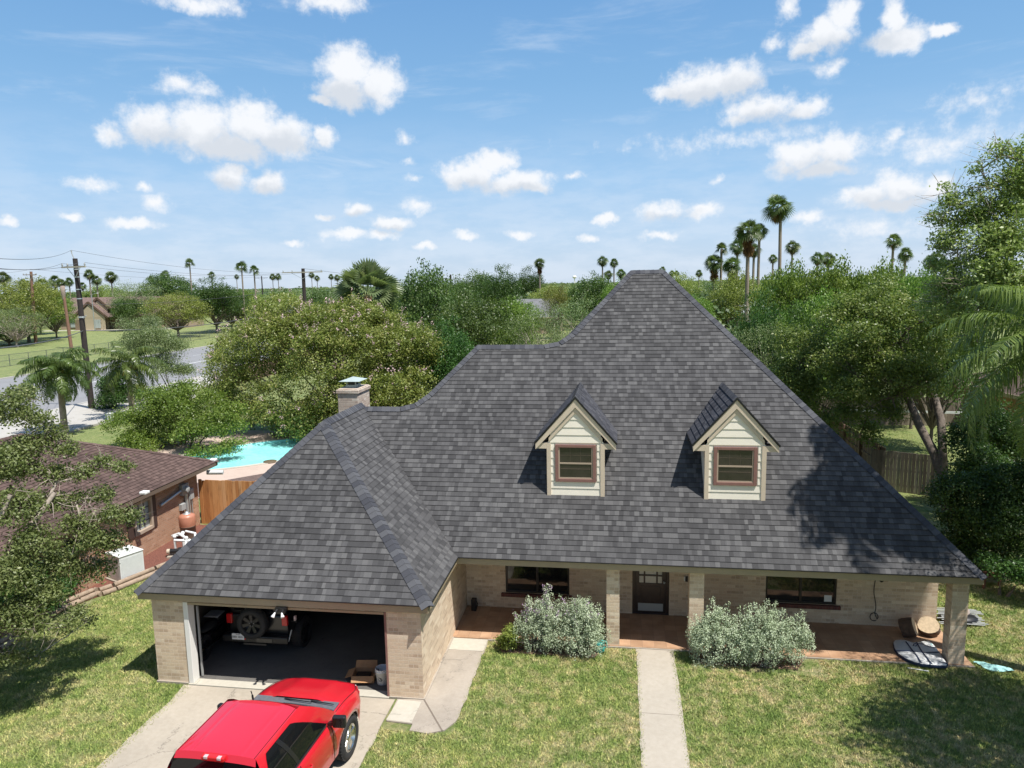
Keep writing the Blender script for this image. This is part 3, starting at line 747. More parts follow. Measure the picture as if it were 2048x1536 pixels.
w = MB(); w.box(-10.80, 14.46, -.02, -9.99, 14.499, .05); H(w, 'footing', M_OLDC)
w = MB(); w.box(-5.09, 14.46, -.02, -4.27, 14.499, .05); w.box(-4.309, 14.501, -.02, -4.27, 17.34, .05); H(w, 'footing', M_OLDC)
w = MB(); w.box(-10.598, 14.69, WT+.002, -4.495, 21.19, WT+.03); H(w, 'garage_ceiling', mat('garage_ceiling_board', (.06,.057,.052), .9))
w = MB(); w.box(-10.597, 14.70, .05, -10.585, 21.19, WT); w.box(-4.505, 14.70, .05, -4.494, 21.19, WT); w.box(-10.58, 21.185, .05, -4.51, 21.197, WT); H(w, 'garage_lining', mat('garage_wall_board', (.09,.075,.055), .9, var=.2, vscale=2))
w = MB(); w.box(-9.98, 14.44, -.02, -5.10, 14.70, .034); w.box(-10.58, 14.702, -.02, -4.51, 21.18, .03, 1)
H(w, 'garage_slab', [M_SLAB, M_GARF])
# garage opening trim and door tracks
w = MB(); w.box(-9.979, 14.48, .035, -9.86, 14.72, 2.04); H(w, 'jamb', M_WHITE, bevel=.006)
w = MB(); w.box(-5.15, 14.49, .035, -5.101, 14.70, 2.04); H(w, 'jamb', M_WINBR, bevel=.006)
w = MB(); w.box(-9.86, 14.478, 1.985, -5.151, 14.69, 2.039); H(w, 'lintel_trim', M_TAN)
w = MB(); w.box(-9.80, 14.85, 1.93, -5.2, 17.1, 1.98)
for k in range(4): w.box(-9.78, 14.95+k*.55, 1.915, -5.22, 15.35+k*.55, 1.929)
H(w, 'garage_door', M_OFFW)
for xx in (-9.83, -5.18):
    w = MB(); w.beam((xx, 14.80, .05), (xx, 14.80, 1.8), .04, .04); H(w, 'door_track', M_GREYM)
# porch floor, step edge and pillars
w = MB(); w.box(-4.31, 17.34, -.02, 8.3, 19.195, .05); H(w, 'porch_floor', M_TILE)
w = MB(); w.box(-3.36, 17.30, -.02, 8.32, 17.338, .04); H(w, 'porch_edge', M_OLDC)
for (x0, x1) in ((-.305, .02), (1.73, 2.08), (7.74, 8.10)):
    w = MB(); w.box(x0, 17.36, .05, x1, 17.36+.33, 2.124); H(w, 'pillar', M_BRICK)
# windows
def window(x0, x1, z0, z1, y, parent=None, sash=True):
    w = MB(); t = .05
    w.box(x0, y+.03, z0, x0+t, y+.1, z1); w.box(x1-t, y+.03, z0, x1, y+.1, z1); w.box(x0+t, y+.03, z1-t, x1-t, y+.1, z1); w.box(x0+t, y+.03, z0, x1-t, y+.1, z0+t)
    xm = (x0+x1)/2; w.box(xm-.03, y+.028, z0+t, xm+.03, y+.1, z1-t)
    fr = H(w, 'window', M_DARKFR, bevel=.004)
    w = MB(); w.box(x0+t, y+.07, z0+t, xm-.03, y+.08, z1-t); w.box(xm+.03, y+.07, z0+t, x1-t, y+.08, z1-t); H(w, 'pane', M_GLASS, fr)
    return fr
w1 = window(-3.18, -1.37, .5, 2.02, 19.2); w2 = window(3.91, 5.72, .56, 2.02, 19.2)
for fr, x0, x1, z in ((w1, -3.30, -1.30, .5), (w2, 3.85, 5.82, .56)):
    w = MB(); w.box(x0, 19.11, z-.10, x1, 19.24, z-.002); H(w, 'sill', M_SILL, fr, bevel=.008)
w = MB(); w.box(5.43, 19.262, .62, 5.62, 19.268, .80); H(w, 'sticker', M_WHITEPL, w2)
# front door
w = MB(); y = 19.2
w.box(.37, y+.04, .05, .45, y+.14, 2.06); w.box(1.29, y+.04, .05, 1.37, y+.14, 2.06); w.box(.45, y+.04, 1.98, 1.29, y+.14, 2.06)
w.box(.45, y+.08, .06, 1.29, y+.12, .92)
w.box(.45, y+.08, .92, .56, y+.12, 1.98); w.box(1.18, y+.08, .92, 1.29, y+.12, 1.98)
for x in (.68, 1.02): w.box(x, y+.075, .92, x+.045, y+.12, 1.90)
w.box(.56, y+.076, 1.12, 1.18, y+.12, 1.165); w.box(.56, y+.077, 1.90, 1.18, y+.12, 1.98)
w.box(.60, y+.066, .42, 1.14, y+.08, .84); w.box(.37, y+.0, .048, 1.37, y+.06, .075)
door = H(w, 'front_door', M_DOOR, bevel=.006)
w = MB(); w.box(.562, y+.10, .922, 1.178, y+.11, 1.898); H(w, 'door_glass', M_FROST, door)
w = MB(); w.box(.53, y+.062, .12, 1.21, y+.068, .34); H(w, 'kick_plate', M_GREYM, door)
w = MB(); w.cyl((1.235, y+.08, .98), (1.235, y+.02, .98), .018); w.ball((1.235, y+.01, .98), .032); H(w, 'door_handle', M_GREYM, door)
w = MB(); rr = random.Random(2)
for k in range(26):
    p = Vector((1.0+rr.uniform(-.09, .09), y+.055, 1.55+rr.uniform(-.16, .08))); w.beam(p, p+Vector((rr.uniform(-.06, .06), -.02, rr.uniform(-.16, -.05))), .018, .006)
wr = MB(); H(w, 'door_hanging', mat('dried_leaves', (.04,.055,.025), .8), door)
w = MB(); w.box(1.755, 19.15, 1.07, 1.79, 19.199, 1.2); H(w, 'doorbell', M_WHITEPL, bevel=.008)
w = MB(); w.box(1.80, 19.17, 1.05, 1.86, 19.199, 1.2); H(w, 'bell_plate', M_BLACK)
# wall lamp + hanging cord on the right
w = MB(); w.cyl((6.77, 19.2, 1.62), (6.77, 19.08, 1.62), .03); w.lathe([(.0, .17), (.05, .15), (.07, .04), (.055, -.08), (.02, -.12), (0, -.12)], (6.77, 19.06, 1.43), 12)
H(w, 'wall_lamp', M_BLACK)
w = MB(); P = []
for i in range(30):
    t = i/29; P.append((6.66+.05*math.sin(t*9)*t, 19.17, 1.85-1.45*t))
for i in range(22):
    t = i/21; a = -PI*.2+t*PI*1.9; P.append((6.67+.10*math.cos(a), 19.165, .30+.11*math.sin(a)))
w.tube(P, .010, 6); H(w, 'hanging_cord', M_HOSE)
# floodlight under the garage fascia
w = MB(); w.box(-7.62, 14.30, 2.03, -7.36, 14.42, 2.10); w.cyl((-7.56, 14.30, 2.06), (-7.57, 14.22, 2.03), .025); w.cyl((-7.42, 14.30, 2.06), (-7.41, 14.22, 2.03), .025)
fl = H(w, 'floodlight', M_BLACK)
for sx, dx in ((-7.57, -.05), (-7.41, .10)):
    M = Vector((dx, -.12, -.13)).normalized().to_track_quat('Z', 'Y').to_matrix()
    w = MB(); w.lathe([(.0, -.02), (.018, 0), (.022, .03), (.040, .085), (.043, .10), (.03, .108), (0, .11)], (sx, 14.21, 2.03), 14, 0, M); H(w, 'bulb', M_WHITEPL, fl)
# chimney
w = MB(); w.box(-8.98, 21.85, 2.0, -8.30, 22.95, 5.93); w.box(-9.02, 21.81, 5.78, -8.26, 22.99, 5.90)
ch = H(w, 'chimney', M_STONE, bevel=.015)
w = MB(); w.box(-8.80, 22.15, 5.931, -8.46, 22.6, 6.02, 0)
for (a, b) in ((-8.79, 22.16), (-8.49, 22.16), (-8.79, 22.57), (-8.49, 22.57)): w.box(a, b, 6.02, a+.03, b+.03, 6.15)
w.box(-8.74, 22.21, 6.02, -8.52, 22.54, 6.14, 1)
w.add([(-8.98, 21.98, 6.15), (-8.28, 21.98, 6.15), (-8.28, 22.78, 6.15), (-8.98, 22.78, 6.15), (-8.63, 22.38, 6.27)], [(0,1,4), (1,2,4), (2,3,4), (3,0,4), (3,2,1,0)])
H(w, 'chimney_cap', [mat('patina_cap', (.36,.42,.40), .5, var=.1), M_BLACK], ch)
# dormers
def dormer(cx):
    yf = 18.49; yo = 18.41; hw = .755; zb = 3.60; zp = 6.255; hr = 1.07; ze = 5.045; sl = (zp-ze)/hr
    def gz(x): return zp-.10-abs(x-cx)*sl         # underside of the roof
    w = MB(); n = 13; e = .205
    # lapped siding on the face, window opening left out
    ox0, ox1, oz0, oz1 = cx-.50, cx+.50, 4.02, 4.96
    for k in range(n):
        z0 = zb+k*e; z1 = z0+e
        segs = [(cx-hw+.09, cx+hw-.09)]
        if z1 > oz0+.02 and z0 < oz1-.02: segs = [(cx-hw+.09, ox0-.06), (ox1+.06, cx+hw-.09)]
        for a, b in segs:
            def lim(z): return (zp-.10-z)/sl
            if lim(z0) <= .02: continue
            a0, b0 = max(a, cx-lim(z0)), min(b, cx+lim(z0)); a1, b1 = max(a, cx-lim(z1)), min(b, cx+lim(z1))
            if a1 > b1: a1 = b1 = cx
            zt = min(z1, zp-.10)
            w.add([(a0, yf-.020, z0), (b0, yf-.020, z0), (b1, yf-.006, zt), (a1, yf-.006, zt), (a0, yf, z0), (b0, yf, z0)], [(0,1,2,3), (4,5,1,0)])
    # cheeks: lapped boards clipped by the main roof
    for sx in (-1, 1):
        X = cx+sx*(hw-.01)
        w.poly([(X, yf, 3.60), (X, yf, 5.05), (X, 19.95, 5.05)])
    w.poly([(cx-hw+.02, yf+.002, 3.6), (cx+hw-.02, yf+.002, 3.6), (cx+hw-.02, yf+.002, 5.03), (cx, yf+.002, 6.1), (cx-hw+.02, yf+.002, 5.03)], 0)
    dm = H(w, 'dormer', M_CREAM)
    t = MB()
    for sx in (-1, 1):
        xa, xb = cx+sx*hw, cx+sx*(hw-.105)
        t.box(min(xa, xb), yf-.035, 3.58, max(xa, xb), yf+.01, 5.02)
        xc = cx+sx*(hw+.002); t.box(min(xa, xc), yf-.034, 3.6, max(xa, xc)+.001, yf+.10, 5.0)
        # rake boards and returns
        A = Vector((cx, yo+.012, zp-.055)); Bv = Vector((cx+sx*(hr-.02), yo+.012, ze-.055+.02))
        dn = Vector((0, 0, -.19))
        t.prism([A, Bv, Bv+dn*.8, A+dn*1.15], (0, .03, 0))
        t.prism([Vector((cx, yf-.038, zp-.30)), Vector((cx+sx*.70, yf-.038, zp-.30-.70*sl)), Vector((cx+sx*.70, yf-.038, zp-.40-.70*sl)), Vector((cx, yf-.038, zp-.42))], (0, .015, 0))
        x0, x1 = sorted((cx+sx*(hw-.02), cx+sx*(hr-.03))); t.box(x0, yo+.047, ze-.17, x1, yf+.3, ze-.02)
    H(t, 'trim', M_CREAMT, dm)
    rf = MB()
    for sx in (-1, 1):
        yb = 17.16+(ze-EZ)
        roof_courses(rf, [(cx, yo, zp), (cx, 17.16+(zp-EZ), zp), (cx+sx*hr, yb, ze), (cx+sx*hr, yo, ze)], lift=.018, e=.165)
        # underside
        rf.poly([(cx, yo, zp-.03), (cx+sx*hr, yo, ze-.03), (cx+sx*hr, yb, ze-.03), (cx, 17.16+(zp-EZ), zp-.03)], 0)
        rf.prism([(cx, yo-.012, zp+.015), (cx+sx*(hr+.01), yo-.012, ze+.012), (cx+sx*(hr+.01), yo-.012, ze-.035), (cx, yo-.012, zp-.04)], (0, .03, 0), 1)
        a, b = sorted((cx+sx*(hr-.03), cx+sx*(hr+.012))); rf.box(a, yo+.02, ze-.04, b, yb, ze+.006, 1)
    cap_line(rf, [(cx, yo, zp), (cx, 17.16+(zp-EZ), zp)], (-sl, 0, 1), (sl, 0, 1), .12, m=2)
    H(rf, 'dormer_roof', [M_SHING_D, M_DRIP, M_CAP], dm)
    fr = MB(); x0, x1, z0, z1 = cx-.535, cx+.535, 3.985, 4.985; yy = yf-.05
    for (a, b, c2, d2) in ((x0, x0+.085, z0, z1), (x1-.085, x1, z0, z1), (x0+.085, x1-.085, z1-.075, z1), (x0+.085, x1-.085, z0, z0+.085)): fr.box(a, yy, c2, b, yf+.0, d2)
    H(fr, 'window_frame', M_WINBR, dm, bevel=.006)
    ss = MB(); zm = (z0+z1)/2; a, b = x0+.085, x1-.085
    ss.box(a, yy+.02, z0+.085, a+.035, yf, z1-.075); ss.box(b-.035, yy+.02, z0+.085, b, yf, z1-.075); ss.box(a+.035, yy+.018, zm-.02, b-.035, yf, zm+.02); ss.box(a+.035, yy+.022, z0+.085, b-.035, yf, z0+.12)
    H(ss, 'window_sash', M_SASH, dm)
    gl = MB(); gl.box(a+.035, yy+.034, z0+.12, b-.035, yy+.038, z1-.075); H(gl, 'window_pane', mat('dormer_glass', (.035,.03,.026), .05, spec=.6, var=.3, vscale=5), dm)
    bl = MB()
    for k in range(1, 3): bl.box(a+.035+k*.27, yy+.030, zm+.02, a+.043+k*.27, yy+.0335, z1-.075)
    bl.box(a+.035, yy+.030, zm+.21, b-.035, yy+.0335, zm+.22); bl.box(a+.06, yy+.030, zm-.16, b-.06, yy+.0335, zm-.14)
    H(bl, 'window_muntin', M_BLINDS, dm)
dormer(-1.13); dormer(2.92)

# ------------------------------------------------------------------ neighbouring house on the left
nb = empty('neighbour_house', (-20.4, 17, 0), 'orange brick single storey house with a brown shingle hip roof', 'house')
NO = Vector((-20.4, 17, 0))
def N(mb, name, mt, parent=None, bevel=0.0):
    me = mb.mesh(name, mt, NO); o = link(name, me, nb if parent is None else parent)
    if bevel:
        b = o.modifiers.new('bevel', 'BEVEL'); b.width = bevel; b.segments = 2; b.limit_method = 'ANGLE'
    return o
e0, e1, f0, f1, nz = -24.9, -15.9, 7.5, 26.1, 2.35; rz = nz+4.5*.445
r = MB(); A = (-20.4, f0+4.5, rz); Bq = (-20.4, f1-4.5, rz)
roof_courses(r, [(e1, f0, nz), (e1, f1, nz), Bq, A]); roof_courses(r, [(e1, f1, nz), (e0, f1, nz), Bq])
roof_courses(r, [(e0, f1, nz), (e0, f0, nz), A, Bq]); roof_courses(r, [(e0, f0, nz), (e1, f0, nz), A])
cap_line(r, [(e1, f1, nz), Bq], (.445, 0, 1), (0, .445, 1), .13, m=0); cap_line(r, [Bq, A], (.445, 0, 1), (-.445, 0, 1), .13, m=0)
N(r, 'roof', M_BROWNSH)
w = MB(); w.box(e1-.05, f0+.1, nz-.16, e1-.01, f1-.02, nz-.005); w.box(e0+.05, f1-.05, nz-.16, e1-.052, f1-.01, nz-.005); w.box(-16.35, f0+.2, nz-.17, e1-.055, f1-.06, nz-.155)
N(w, 'fascia', mat('brown_fascia', (.14,.10,.075), .6))
w = MB()
hole = (21.46, 22.46, .85, 2.0)
w.box(-16.55, 8, 0, -16.35, hole[0], nz-.17); w.box(-16.55, hole[1], 0, -16.35, 25.28, nz-.17); w.box(-16.55, hole[0], 0, -16.35, hole[1], hole[2]); w.box(-16.55, hole[0], hole[3], -16.35, hole[1], nz-.17)
w.box(-24.4, 25.08, 0, -16.552, 25.28, nz-.17)
N(w, 'wall', M_BRICKO)
w = MB(); w.box(-16.40, hole[0], .85, -16.30, hole[0]+.10, 2.0); w.box(-16.40, hole[1]-.10, .85, -16.30, hole[1], 2.0); w.box(-16.40, hole[0]+.1, .85, -16.28, hole[1]-.1, .97); w.box(-16.40, hole[0]+.1, 1.9, -16.30, hole[1]-.1, 2.0)
fr = N(w, 'window', M_SASH, bevel=.008)
w = MB(); w.box(-16.42, hole[0]+.1, .97, -16.405, hole[1]-.1, 1.9); N(w, 'pane', M_PALEGL, fr)
w = MB()
for k in range(1, 3): w.box(-16.404, hole[0]+.1+k*.267-.012, .97, -16.385, hole[0]+.1+k*.267+.012, 1.9)
for z in (1.2, 1.43, 1.66): w.box(-16.404, hole[0]+.1, z, -16.386, hole[1]-.1, z+.02)
N(w, 'muntin', M_DARKFR, fr)
for (a, b) in ((hole[0]-.34, hole[0]-.01), (hole[1]+.01, hole[1]+.2)):
    w = MB(); w.box(-16.349, a, .85, -16.31, b, 2.02); N(w, 'shutter', mat('dark_brown_shutter', (.06,.035,.028), .6))
w = MB(); w.box(-16.349, 24.1, 1.5, -16.2, 24.45, 1.92); w.lathe([(.0, .13), (.12, .12), (.13, 0)], (-16.2, 24.27, 1.72), 16, 0, Matrix.Rotation(PI/2, 3, 'Y'))
me_ = N(w, 'electric_meter', M_GREYM, bevel=.01)
w = MB(); w.box(-16.349, 24.62, 1.2, -16.24, 24.86, 1.6); N(w, 'breaker_box', M_GREYM, bevel=.01)
w = MB(); w.box(-16.349, 24.0, .95, -16.22, 24.26, 1.2); N(w, 'junction_box', M_GREYM, bevel=.01)
w = MB(); w.tube([(-16.28, 24.1, 1.70), (-16.28, 22.85, 1.52)], .055, 8); w.tube([(-16.28, 24.40, 1.5), (-16.28, 24.42, .05)], .07, 8); w.tube([(-16.29, 24.6, 1.9), (-16.29, 24.62, .1)], .025, 6); w.tube([(-16.29, 24.75, 1.2), (-16.29, 24.76, .1)], .02, 6)
N(w, 'conduit', M_STEEL)
w = MB(); w.tube([(-16.1, 25.6, 2.02), (-15.5, 25.75, 2.0)], .09, 10); N(w, 'vent_pipe', M_OFFW)
for (px_, py_, Z) in ((289, 984, 2.55), (426, 919, 2.45)):
    p = onz(px_, py_, Z); w = MB(); w.box(p.x-.12, p.y-.12, Z-.06, p.x+.12, p.y+.12, Z+.03); N(w, 'roof_vent', M_WHITE, bevel=.02)

# timbers edging the bed
kp = [(-16.2, 12.6), (-15.82, 15.3), (-16.02, 17.6), (-15.72, 18.75), (-15.55, 18.72), (-15.35, 19.1), (-14.9, 20.5), (-14.3, 22.2)]
tl = ['weathered landscape timber at the near end of the mulch bed', 'long landscape timber beside the glossy tree trunk', 'landscape timber along the bed below the glossy hedge', 'shortest landscape timber, lying crosswise at the bed corner', 'landscape timber just before the air conditioner', 'landscape timber running past the air conditioner base', 'landscape timber at the far end near the pool pump']
for i in range(len(kp)-1):
    a, b = Vector((*kp[i], .07)), Vector((*kp[i+1], .07)); dd = (b-a).normalized()
    w = MB(); w.tube([a+dd*.02-a, b-a-dd*.02], .085, 8); w.tube([a+dd*.03-a+Vector((-.12, .02, .11)), b-a-dd*.05+Vector((-.12, .02, .11))], .075, 8)
    o = w.build('landscape_timber', M_LOG); o.location = a; tag(o, tl[i], 'timber', 'timbers edging the mulch bed')

# ------------------------------------------------------------------ fences
def board_fence(name, a, b, h, mt, label, group=None, rails=True, bw=.14, seed=1, face=1):
    a = Vector((*a, 0)); b = Vector((*b, 0)); d = b-a; L = d.length; d.normalize(); nn = Vector((d.y, -d.x, 0))*face
    root = empty(name, a, label, 'fence', group)
    rr = random.Random(seed); w = MB(); k = int(L/bw)
    for i in range(k):
        p = d*(i+.5)*bw; hh = h+rr.uniform(-.02, .02)
        M = Matrix((d, nn, Vector((0, 0, 1)))).transposed().to_4x4(); M.translation = p+Vector((0, 0, hh/2))+nn*rr.uniform(-.006, .006)
        w.obox(M, bw-.006, .018, hh)
    w.build('boards', mt, root)
    w = MB()
    for z in (.3, h*.55, h-.25): w.beam(nn*-.03+Vector((0, 0, z)), d*L+nn*-.03+Vector((0, 0, z)), .04, .09)
    w.build('rail', mt, root)
    for i in range(int(L/2.4)+1):
        w = MB(); p = d*min(L, i*2.4)+nn*-.08; w.box(p.x-.045, p.y-.045, 0, p.x+.045, p.y+.045, h); w.build('post', mt, root)
    return root
board_fence('cedar_fence', (-16.33, 25.35), (-9.4, 25.35), 1.78, M_FENCEO, 'orange cedar board fence between the two houses', seed=2)
board_fence('grey_fence', (10.9, 32.6), (13.4, 31.4), 1.75, M_FENCEG, 'weathered grey board fence behind the right hip of the roof', seed=3)
board_fence('brown_fence', (11.4, 45.6), (11.6, 33.0), 1.7, M_FENCED, 'shaded brown board fence running back along the side lawn', seed=4, face=-1)
board_fence('grey_fence', (11.0, 47.5), (26, 46.6), 1.8, M_FENCEG, 'far grey board fence with pale rail behind the side lawn', seed=5)
w = MB(); w.beam((0, 0, 1.0), (10.5, -.6, .95), .05, .14); o = w.build('fence_rail', M_OFFW); o.location = (14, 46.6, 0); tag(o, 'pale horizontal rail in front of the far grey fence', 'rail')
board_fence('dark_fence', (-36.6, 62), (-36.2, 110), 1.8, M_FENCED, 'dark board fence beside the street pavement', seed=6, face=-1)
board_fence('cedar_fence', (17.5, 118), (27, 117), 2.0, mat('pale_cedar_wood', (.46,.30,.18), .9, var=.15), 'pale cedar fence beyond the right slope of the roof', bw=.3, seed=7)

# chain-link fence of the field: posts, rails and a mesh of thin wires
cl = empty('chain_link_fence', (-76, 60, 0), 'black chain link fence along the grass field', 'fence')
w = MB()
for z in (1.45, .75, .06): w.beam((0, -40, z), (0, 160, z), .035, .04)
w.build('rail', M_LINK, cl)
w = MB()
for k in range(0, 600): 
    yy = -10+k*.22
    for sgn in (1, -1): w.beam((0, yy, .05), (0, yy+sgn*1.4, 1.45), .006, .006)
w.build('mesh', M_LINK, cl)
for k in range(67):
    w = MB(); w.cyl((0, -40+k*3, 0), (0, -40+k*3, 1.5), .04, 6); w.build('post', M_LINK, cl)
# ------------------------------------------------------------------ foliage
def quad_mesh(name, V, tone, mats, mi=None, smooth=False):
    """V: (n,4,3) array of quads"""
    n = len(V); me = bpy.data.meshes.new(name)
    me.vertices.add(n*4); me.loops.add(n*4); me.polygons.add(n)
    me.vertices.foreach_set('co', V.reshape(-1).astype(np.float32))
    me.loops.foreach_set('vertex_index', np.arange(n*4, dtype=np.int32))
    me.polygons.foreach_set('loop_start', np.arange(0, n*4, 4, dtype=np.int32))
    me.polygons.foreach_set('loop_total', np.full(n, 4, np.int32))
    for mt in (mats if isinstance(mats, (list, tuple)) else [mats]): me.materials.append(mt)
    if mi is not None: me.polygons.foreach_set('material_index', mi.astype(np.int32))
    at = me.attributes.new('tone', 'FLOAT', 'FACE'); at.data.foreach_set('value', np.clip(tone, 0, 1).astype(np.float32))
    me.update(calc_edges=True); return me
def unit(a): return a/np.maximum(np.linalg.norm(a, axis=-1, keepdims=True), 1e-9)
def leaf_quads(P, Nrm, L, Wd, rng, droop=0.0):
    n = len(P); t = rng.normal(size=(n, 3)); t[:, 2] -= droop
    t = unit(t-Nrm*np.sum(t*Nrm, 1, keepdims=True)); b = np.cross(Nrm, t)
    L = (L*rng.uniform(.7, 1.3, n))[:, None]; Wd = (Wd*rng.uniform(.7, 1.3, n))[:, None]
    k = rng.uniform(-.15, .25, n)[:, None]
    return np.stack([P-t*L*.5, P+b*Wd*.5+Nrm*L*k*.3, P+t*L*.5-Nrm*L*.12, P-b*Wd*.5+Nrm*L*k*.3], 1)
def crown(blobs, nclump, per, cr, rng, shell=.55, L=.1, Wd=.06, up=.5, rnd_n=.8, low=-.55, droop=0., sub=0, subk=.45):
    B = np.array(blobs, float)          # cx cy cz rx ry rz
    if sub:
        S = np.repeat(B, sub, 0); u = unit(rng.normal(size=(len(S), 3))); u[:, 2] = np.where(u[:, 2] < -.5, -u[:, 2], u[:, 2]); u = unit(u)
        S[:, :3] += u*S[:, 3:6]*rng.uniform(.45, .95, len(S))[:, None]; S[:, 3:6] *= rng.uniform(.7, 1.3, len(S))[:, None]*subk; B = S
    vol = (B[:, 3]*B[:, 4]*B[:, 5])**(2/3); idx = rng.choice(len(B), nclump, p=vol/vol.sum())
    d = unit(rng.normal(size=(nclump, 3))); d[:, 2] = np.where(d[:, 2] < low, -d[:, 2]*.8, d[:, 2]); d = unit(d)
    rad = rng.uniform(shell, 1.0, nclump)**.7
    C = B[idx, :3]+d*B[idx, 3:6]*rad[:, None]
    tone_c = rng.normal(.48, .16, nclump)
    n = nclump*per; ci = np.repeat(np.arange(nclump), per)
    off = rng.normal(size=(n, 3))*cr*np.array([1, 1, .65])
    P = C[ci]+off
    Nn = unit(d[ci]*.55+np.array([0, 0, up])+rng.normal(size=(n, 3))*rnd_n)
    q = leaf_quads(P, Nn, L, Wd, rng, droop)
    return q, tone_c[ci]+rng.normal(0, .09, n), C, d
def dome_blobs(r, h0, h1, n, rng, k=.42, flat=1.0):
    """lobes over a dome of radius r between heights h0 and h1"""
    cz = (h0+h1)/2; rz = (h1-h0)/2; out = [(0, 0, cz, r*.62, r*.62, rz*.62)]
    for i in range(n):
        a = i*2.399963+rng.uniform(-.3, .3); zz = 1-(i+.5)/n*1.68; s = math.sqrt(max(0, 1-zz*zz)) if abs(zz) < 1 else 0
        kk = k*rng.uniform(.7, 1.25); rr = (1-kk*.75)
        out.append((r*rr*s*math.cos(a), r*rr*s*math.sin(a), cz+rz*rr*zz, r*kk, r*kk, rz*kk*rng.uniform(.8, 1.15)))
    return out
def limbs(mb, base, fork, r0, targets, rng, bend=.25, twig=0):
    base = Vector(base); fork = Vector(fork)
    if r0 > 0:
        mid = (base+fork)/2+Vector((rng.uniform(-.1, .1), rng.uniform(-.1, .1), 0))*((fork-base).length*.4)
        mb.tube([base+Vector((0, 0, -.1)), base+(mid-base)*.25, mid, fork], [r0*1.35, r0*1.05, r0*.92, r0*.8], 9)
    for t in targets:
        t = Vector(t); v = t-fork; L = v.length
        c1 = fork+v*.35+Vector((rng.uniform(-1, 1), rng.uniform(-1, 1), rng.uniform(-.3, .9)))*L*bend*.5
        c2 = fork+v*.7+Vector((rng.uniform(-1, 1), rng.uniform(-1, 1), rng.uniform(-.3, .6)))*L*bend*.4
        rb = max(.015, abs(r0)*.55)
        mb.tube([fork, c1, c2, t], [rb, rb*.7, rb*.42, rb*.14], 6, cap=False)
        for k in range(twig):
            s = c1.lerp(t, rng.uniform(.1, .9)); e = s+Vector((rng.uniform(-1, 1), rng.uniform(-1, 1), rng.uniform(-.3, .8)))*L*.28
            mb.tube([s, (s+e)/2+Vector((0, 0, .05)), e], [rb*.28, rb*.18, rb*.05], 4, cap=False)

def grow(mb, starts, targets, rng, r0=.1, rmin=.02, bend=.15, twig=5, tw=.5):
    """branches that join each target to the nearest branch already grown"""
    nodes = [(Vector(s), r0) for s in starts]; left = [Vector(t) for t in targets]
    while left:
        best = None
        for t in left:
            for (q, r) in nodes:
                d = (t-q).length
                if best is None or d < best[0]: best = (d, t, q, r)
        d, t, q, r = best; left.remove(t); r1 = max(rmin, r*.74)
        mid = (q+t)/2+Vector((rng.uniform(-1, 1), rng.uniform(-1, 1), rng.uniform(-.2, .8)))*d*bend
        mb.tube([q, q.lerp(mid, .55), mid, t], [r*.9, r*.86, (r+r1)/2*.9, r1*.8], 7, cap=False)
        nodes += [(mid, (r+r1)/2*.85), (t, r1)]
        for k in range(twig):
            a = mid.lerp(t, rng.uniform(0, 1)); v = Vector((rng.normal(), rng.normal(), rng.normal()*.6+.25)).normalized()*tw*rng.uniform(.6, 1.5)
            rr = r1*.4; b = a+v*.5+Vector((rng.normal(), rng.normal(), rng.normal()))*tw*.10
            mb.tube([a, b, a+v], [rr, rr*.7, rr*.3], 4, cap=False)
            e = b+Vector((rng.normal(), rng.normal(), rng.normal()))*tw*.35; mb.tube([b, (b+e)/2, e], [rr*.5, rr*.4, rr*.2], 4, cap=False)
def tree_thing(name, loc, label, cat='tree', group=None, rz=0.0):
    return empty(name, loc, label, cat, group, rz)
def make_tree(seed, r, h0, h1, lobes, nclump, per, cr, L, Wd, lm, bark, k=.42, trunk=.18, low=-.55, shell=.55, up=.5, twig=2):
    rng = np.random.default_rng(seed); bl = dome_blobs(r, h0, h1, lobes, rng, k)
    q, t, C, d = crown(bl, nclump, per, cr, rng, shell, L, Wd, up, low=low, sub=5, subk=.56)
    me = quad_mesh('crown', q, t, lm)
    mb = MB(); limbs(mb, (0, 0, 0), (0, 0, h0*.75+.2), trunk, [b[:3] for b in bl[1:]], rng, .3, twig)
    tm = mb.mesh('trunk', bark); return me, tm
def put_tree(name, pr, loc, label, sx=1, sz=1, rz=0, group=None, cat='tree', sy=None):
    o = tree_thing(name, loc, label, cat, group, rz); o.scale = (sx, sy or sx, sz)
    link('crown', pr[0], o); link('trunk', pr[1], o); return o

PROTO = {
 'oak':  (make_tree(11, 4, 1.3, 8, 28, 800, 22, .33, .20, .13, L_OAK, M_BARK, low=-.8), 4, 8),
 'oak2': (make_tree(12, 4, 1.0, 8, 22, 800, 22, .36, .20, .13, L_OAK, M_BARK, k=.5), 4, 8),
 'deep': (make_tree(13, 4, 1.3, 8, 26, 820, 22, .34, .19, .12, L_DEEP, M_BARK), 4, 8),
 'mid':  (make_tree(14, 4, 1.2, 8, 32, 780, 20, .30, .20, .13, L_MID, M_BARK, k=.38), 4, 8),
 'yel':  (make_tree(15, 4, 1.5, 8, 32, 720, 20, .30, .18, .11, L_YEL, M_BARK, k=.36, shell=.5), 4, 8),
 'grey': (make_tree(16, 4, 1.2, 8, 26, 420, 18, .34, .17, .08, L_GREY, M_BARKP, k=.4, shell=.35, twig=5), 4, 8),
 'olive': (make_tree(17, 4, 1.5, 8, 26, 560, 20, .32, .18, .11, L_OLIVE, M_BARK), 4, 8),
}
rg = random.Random(77)
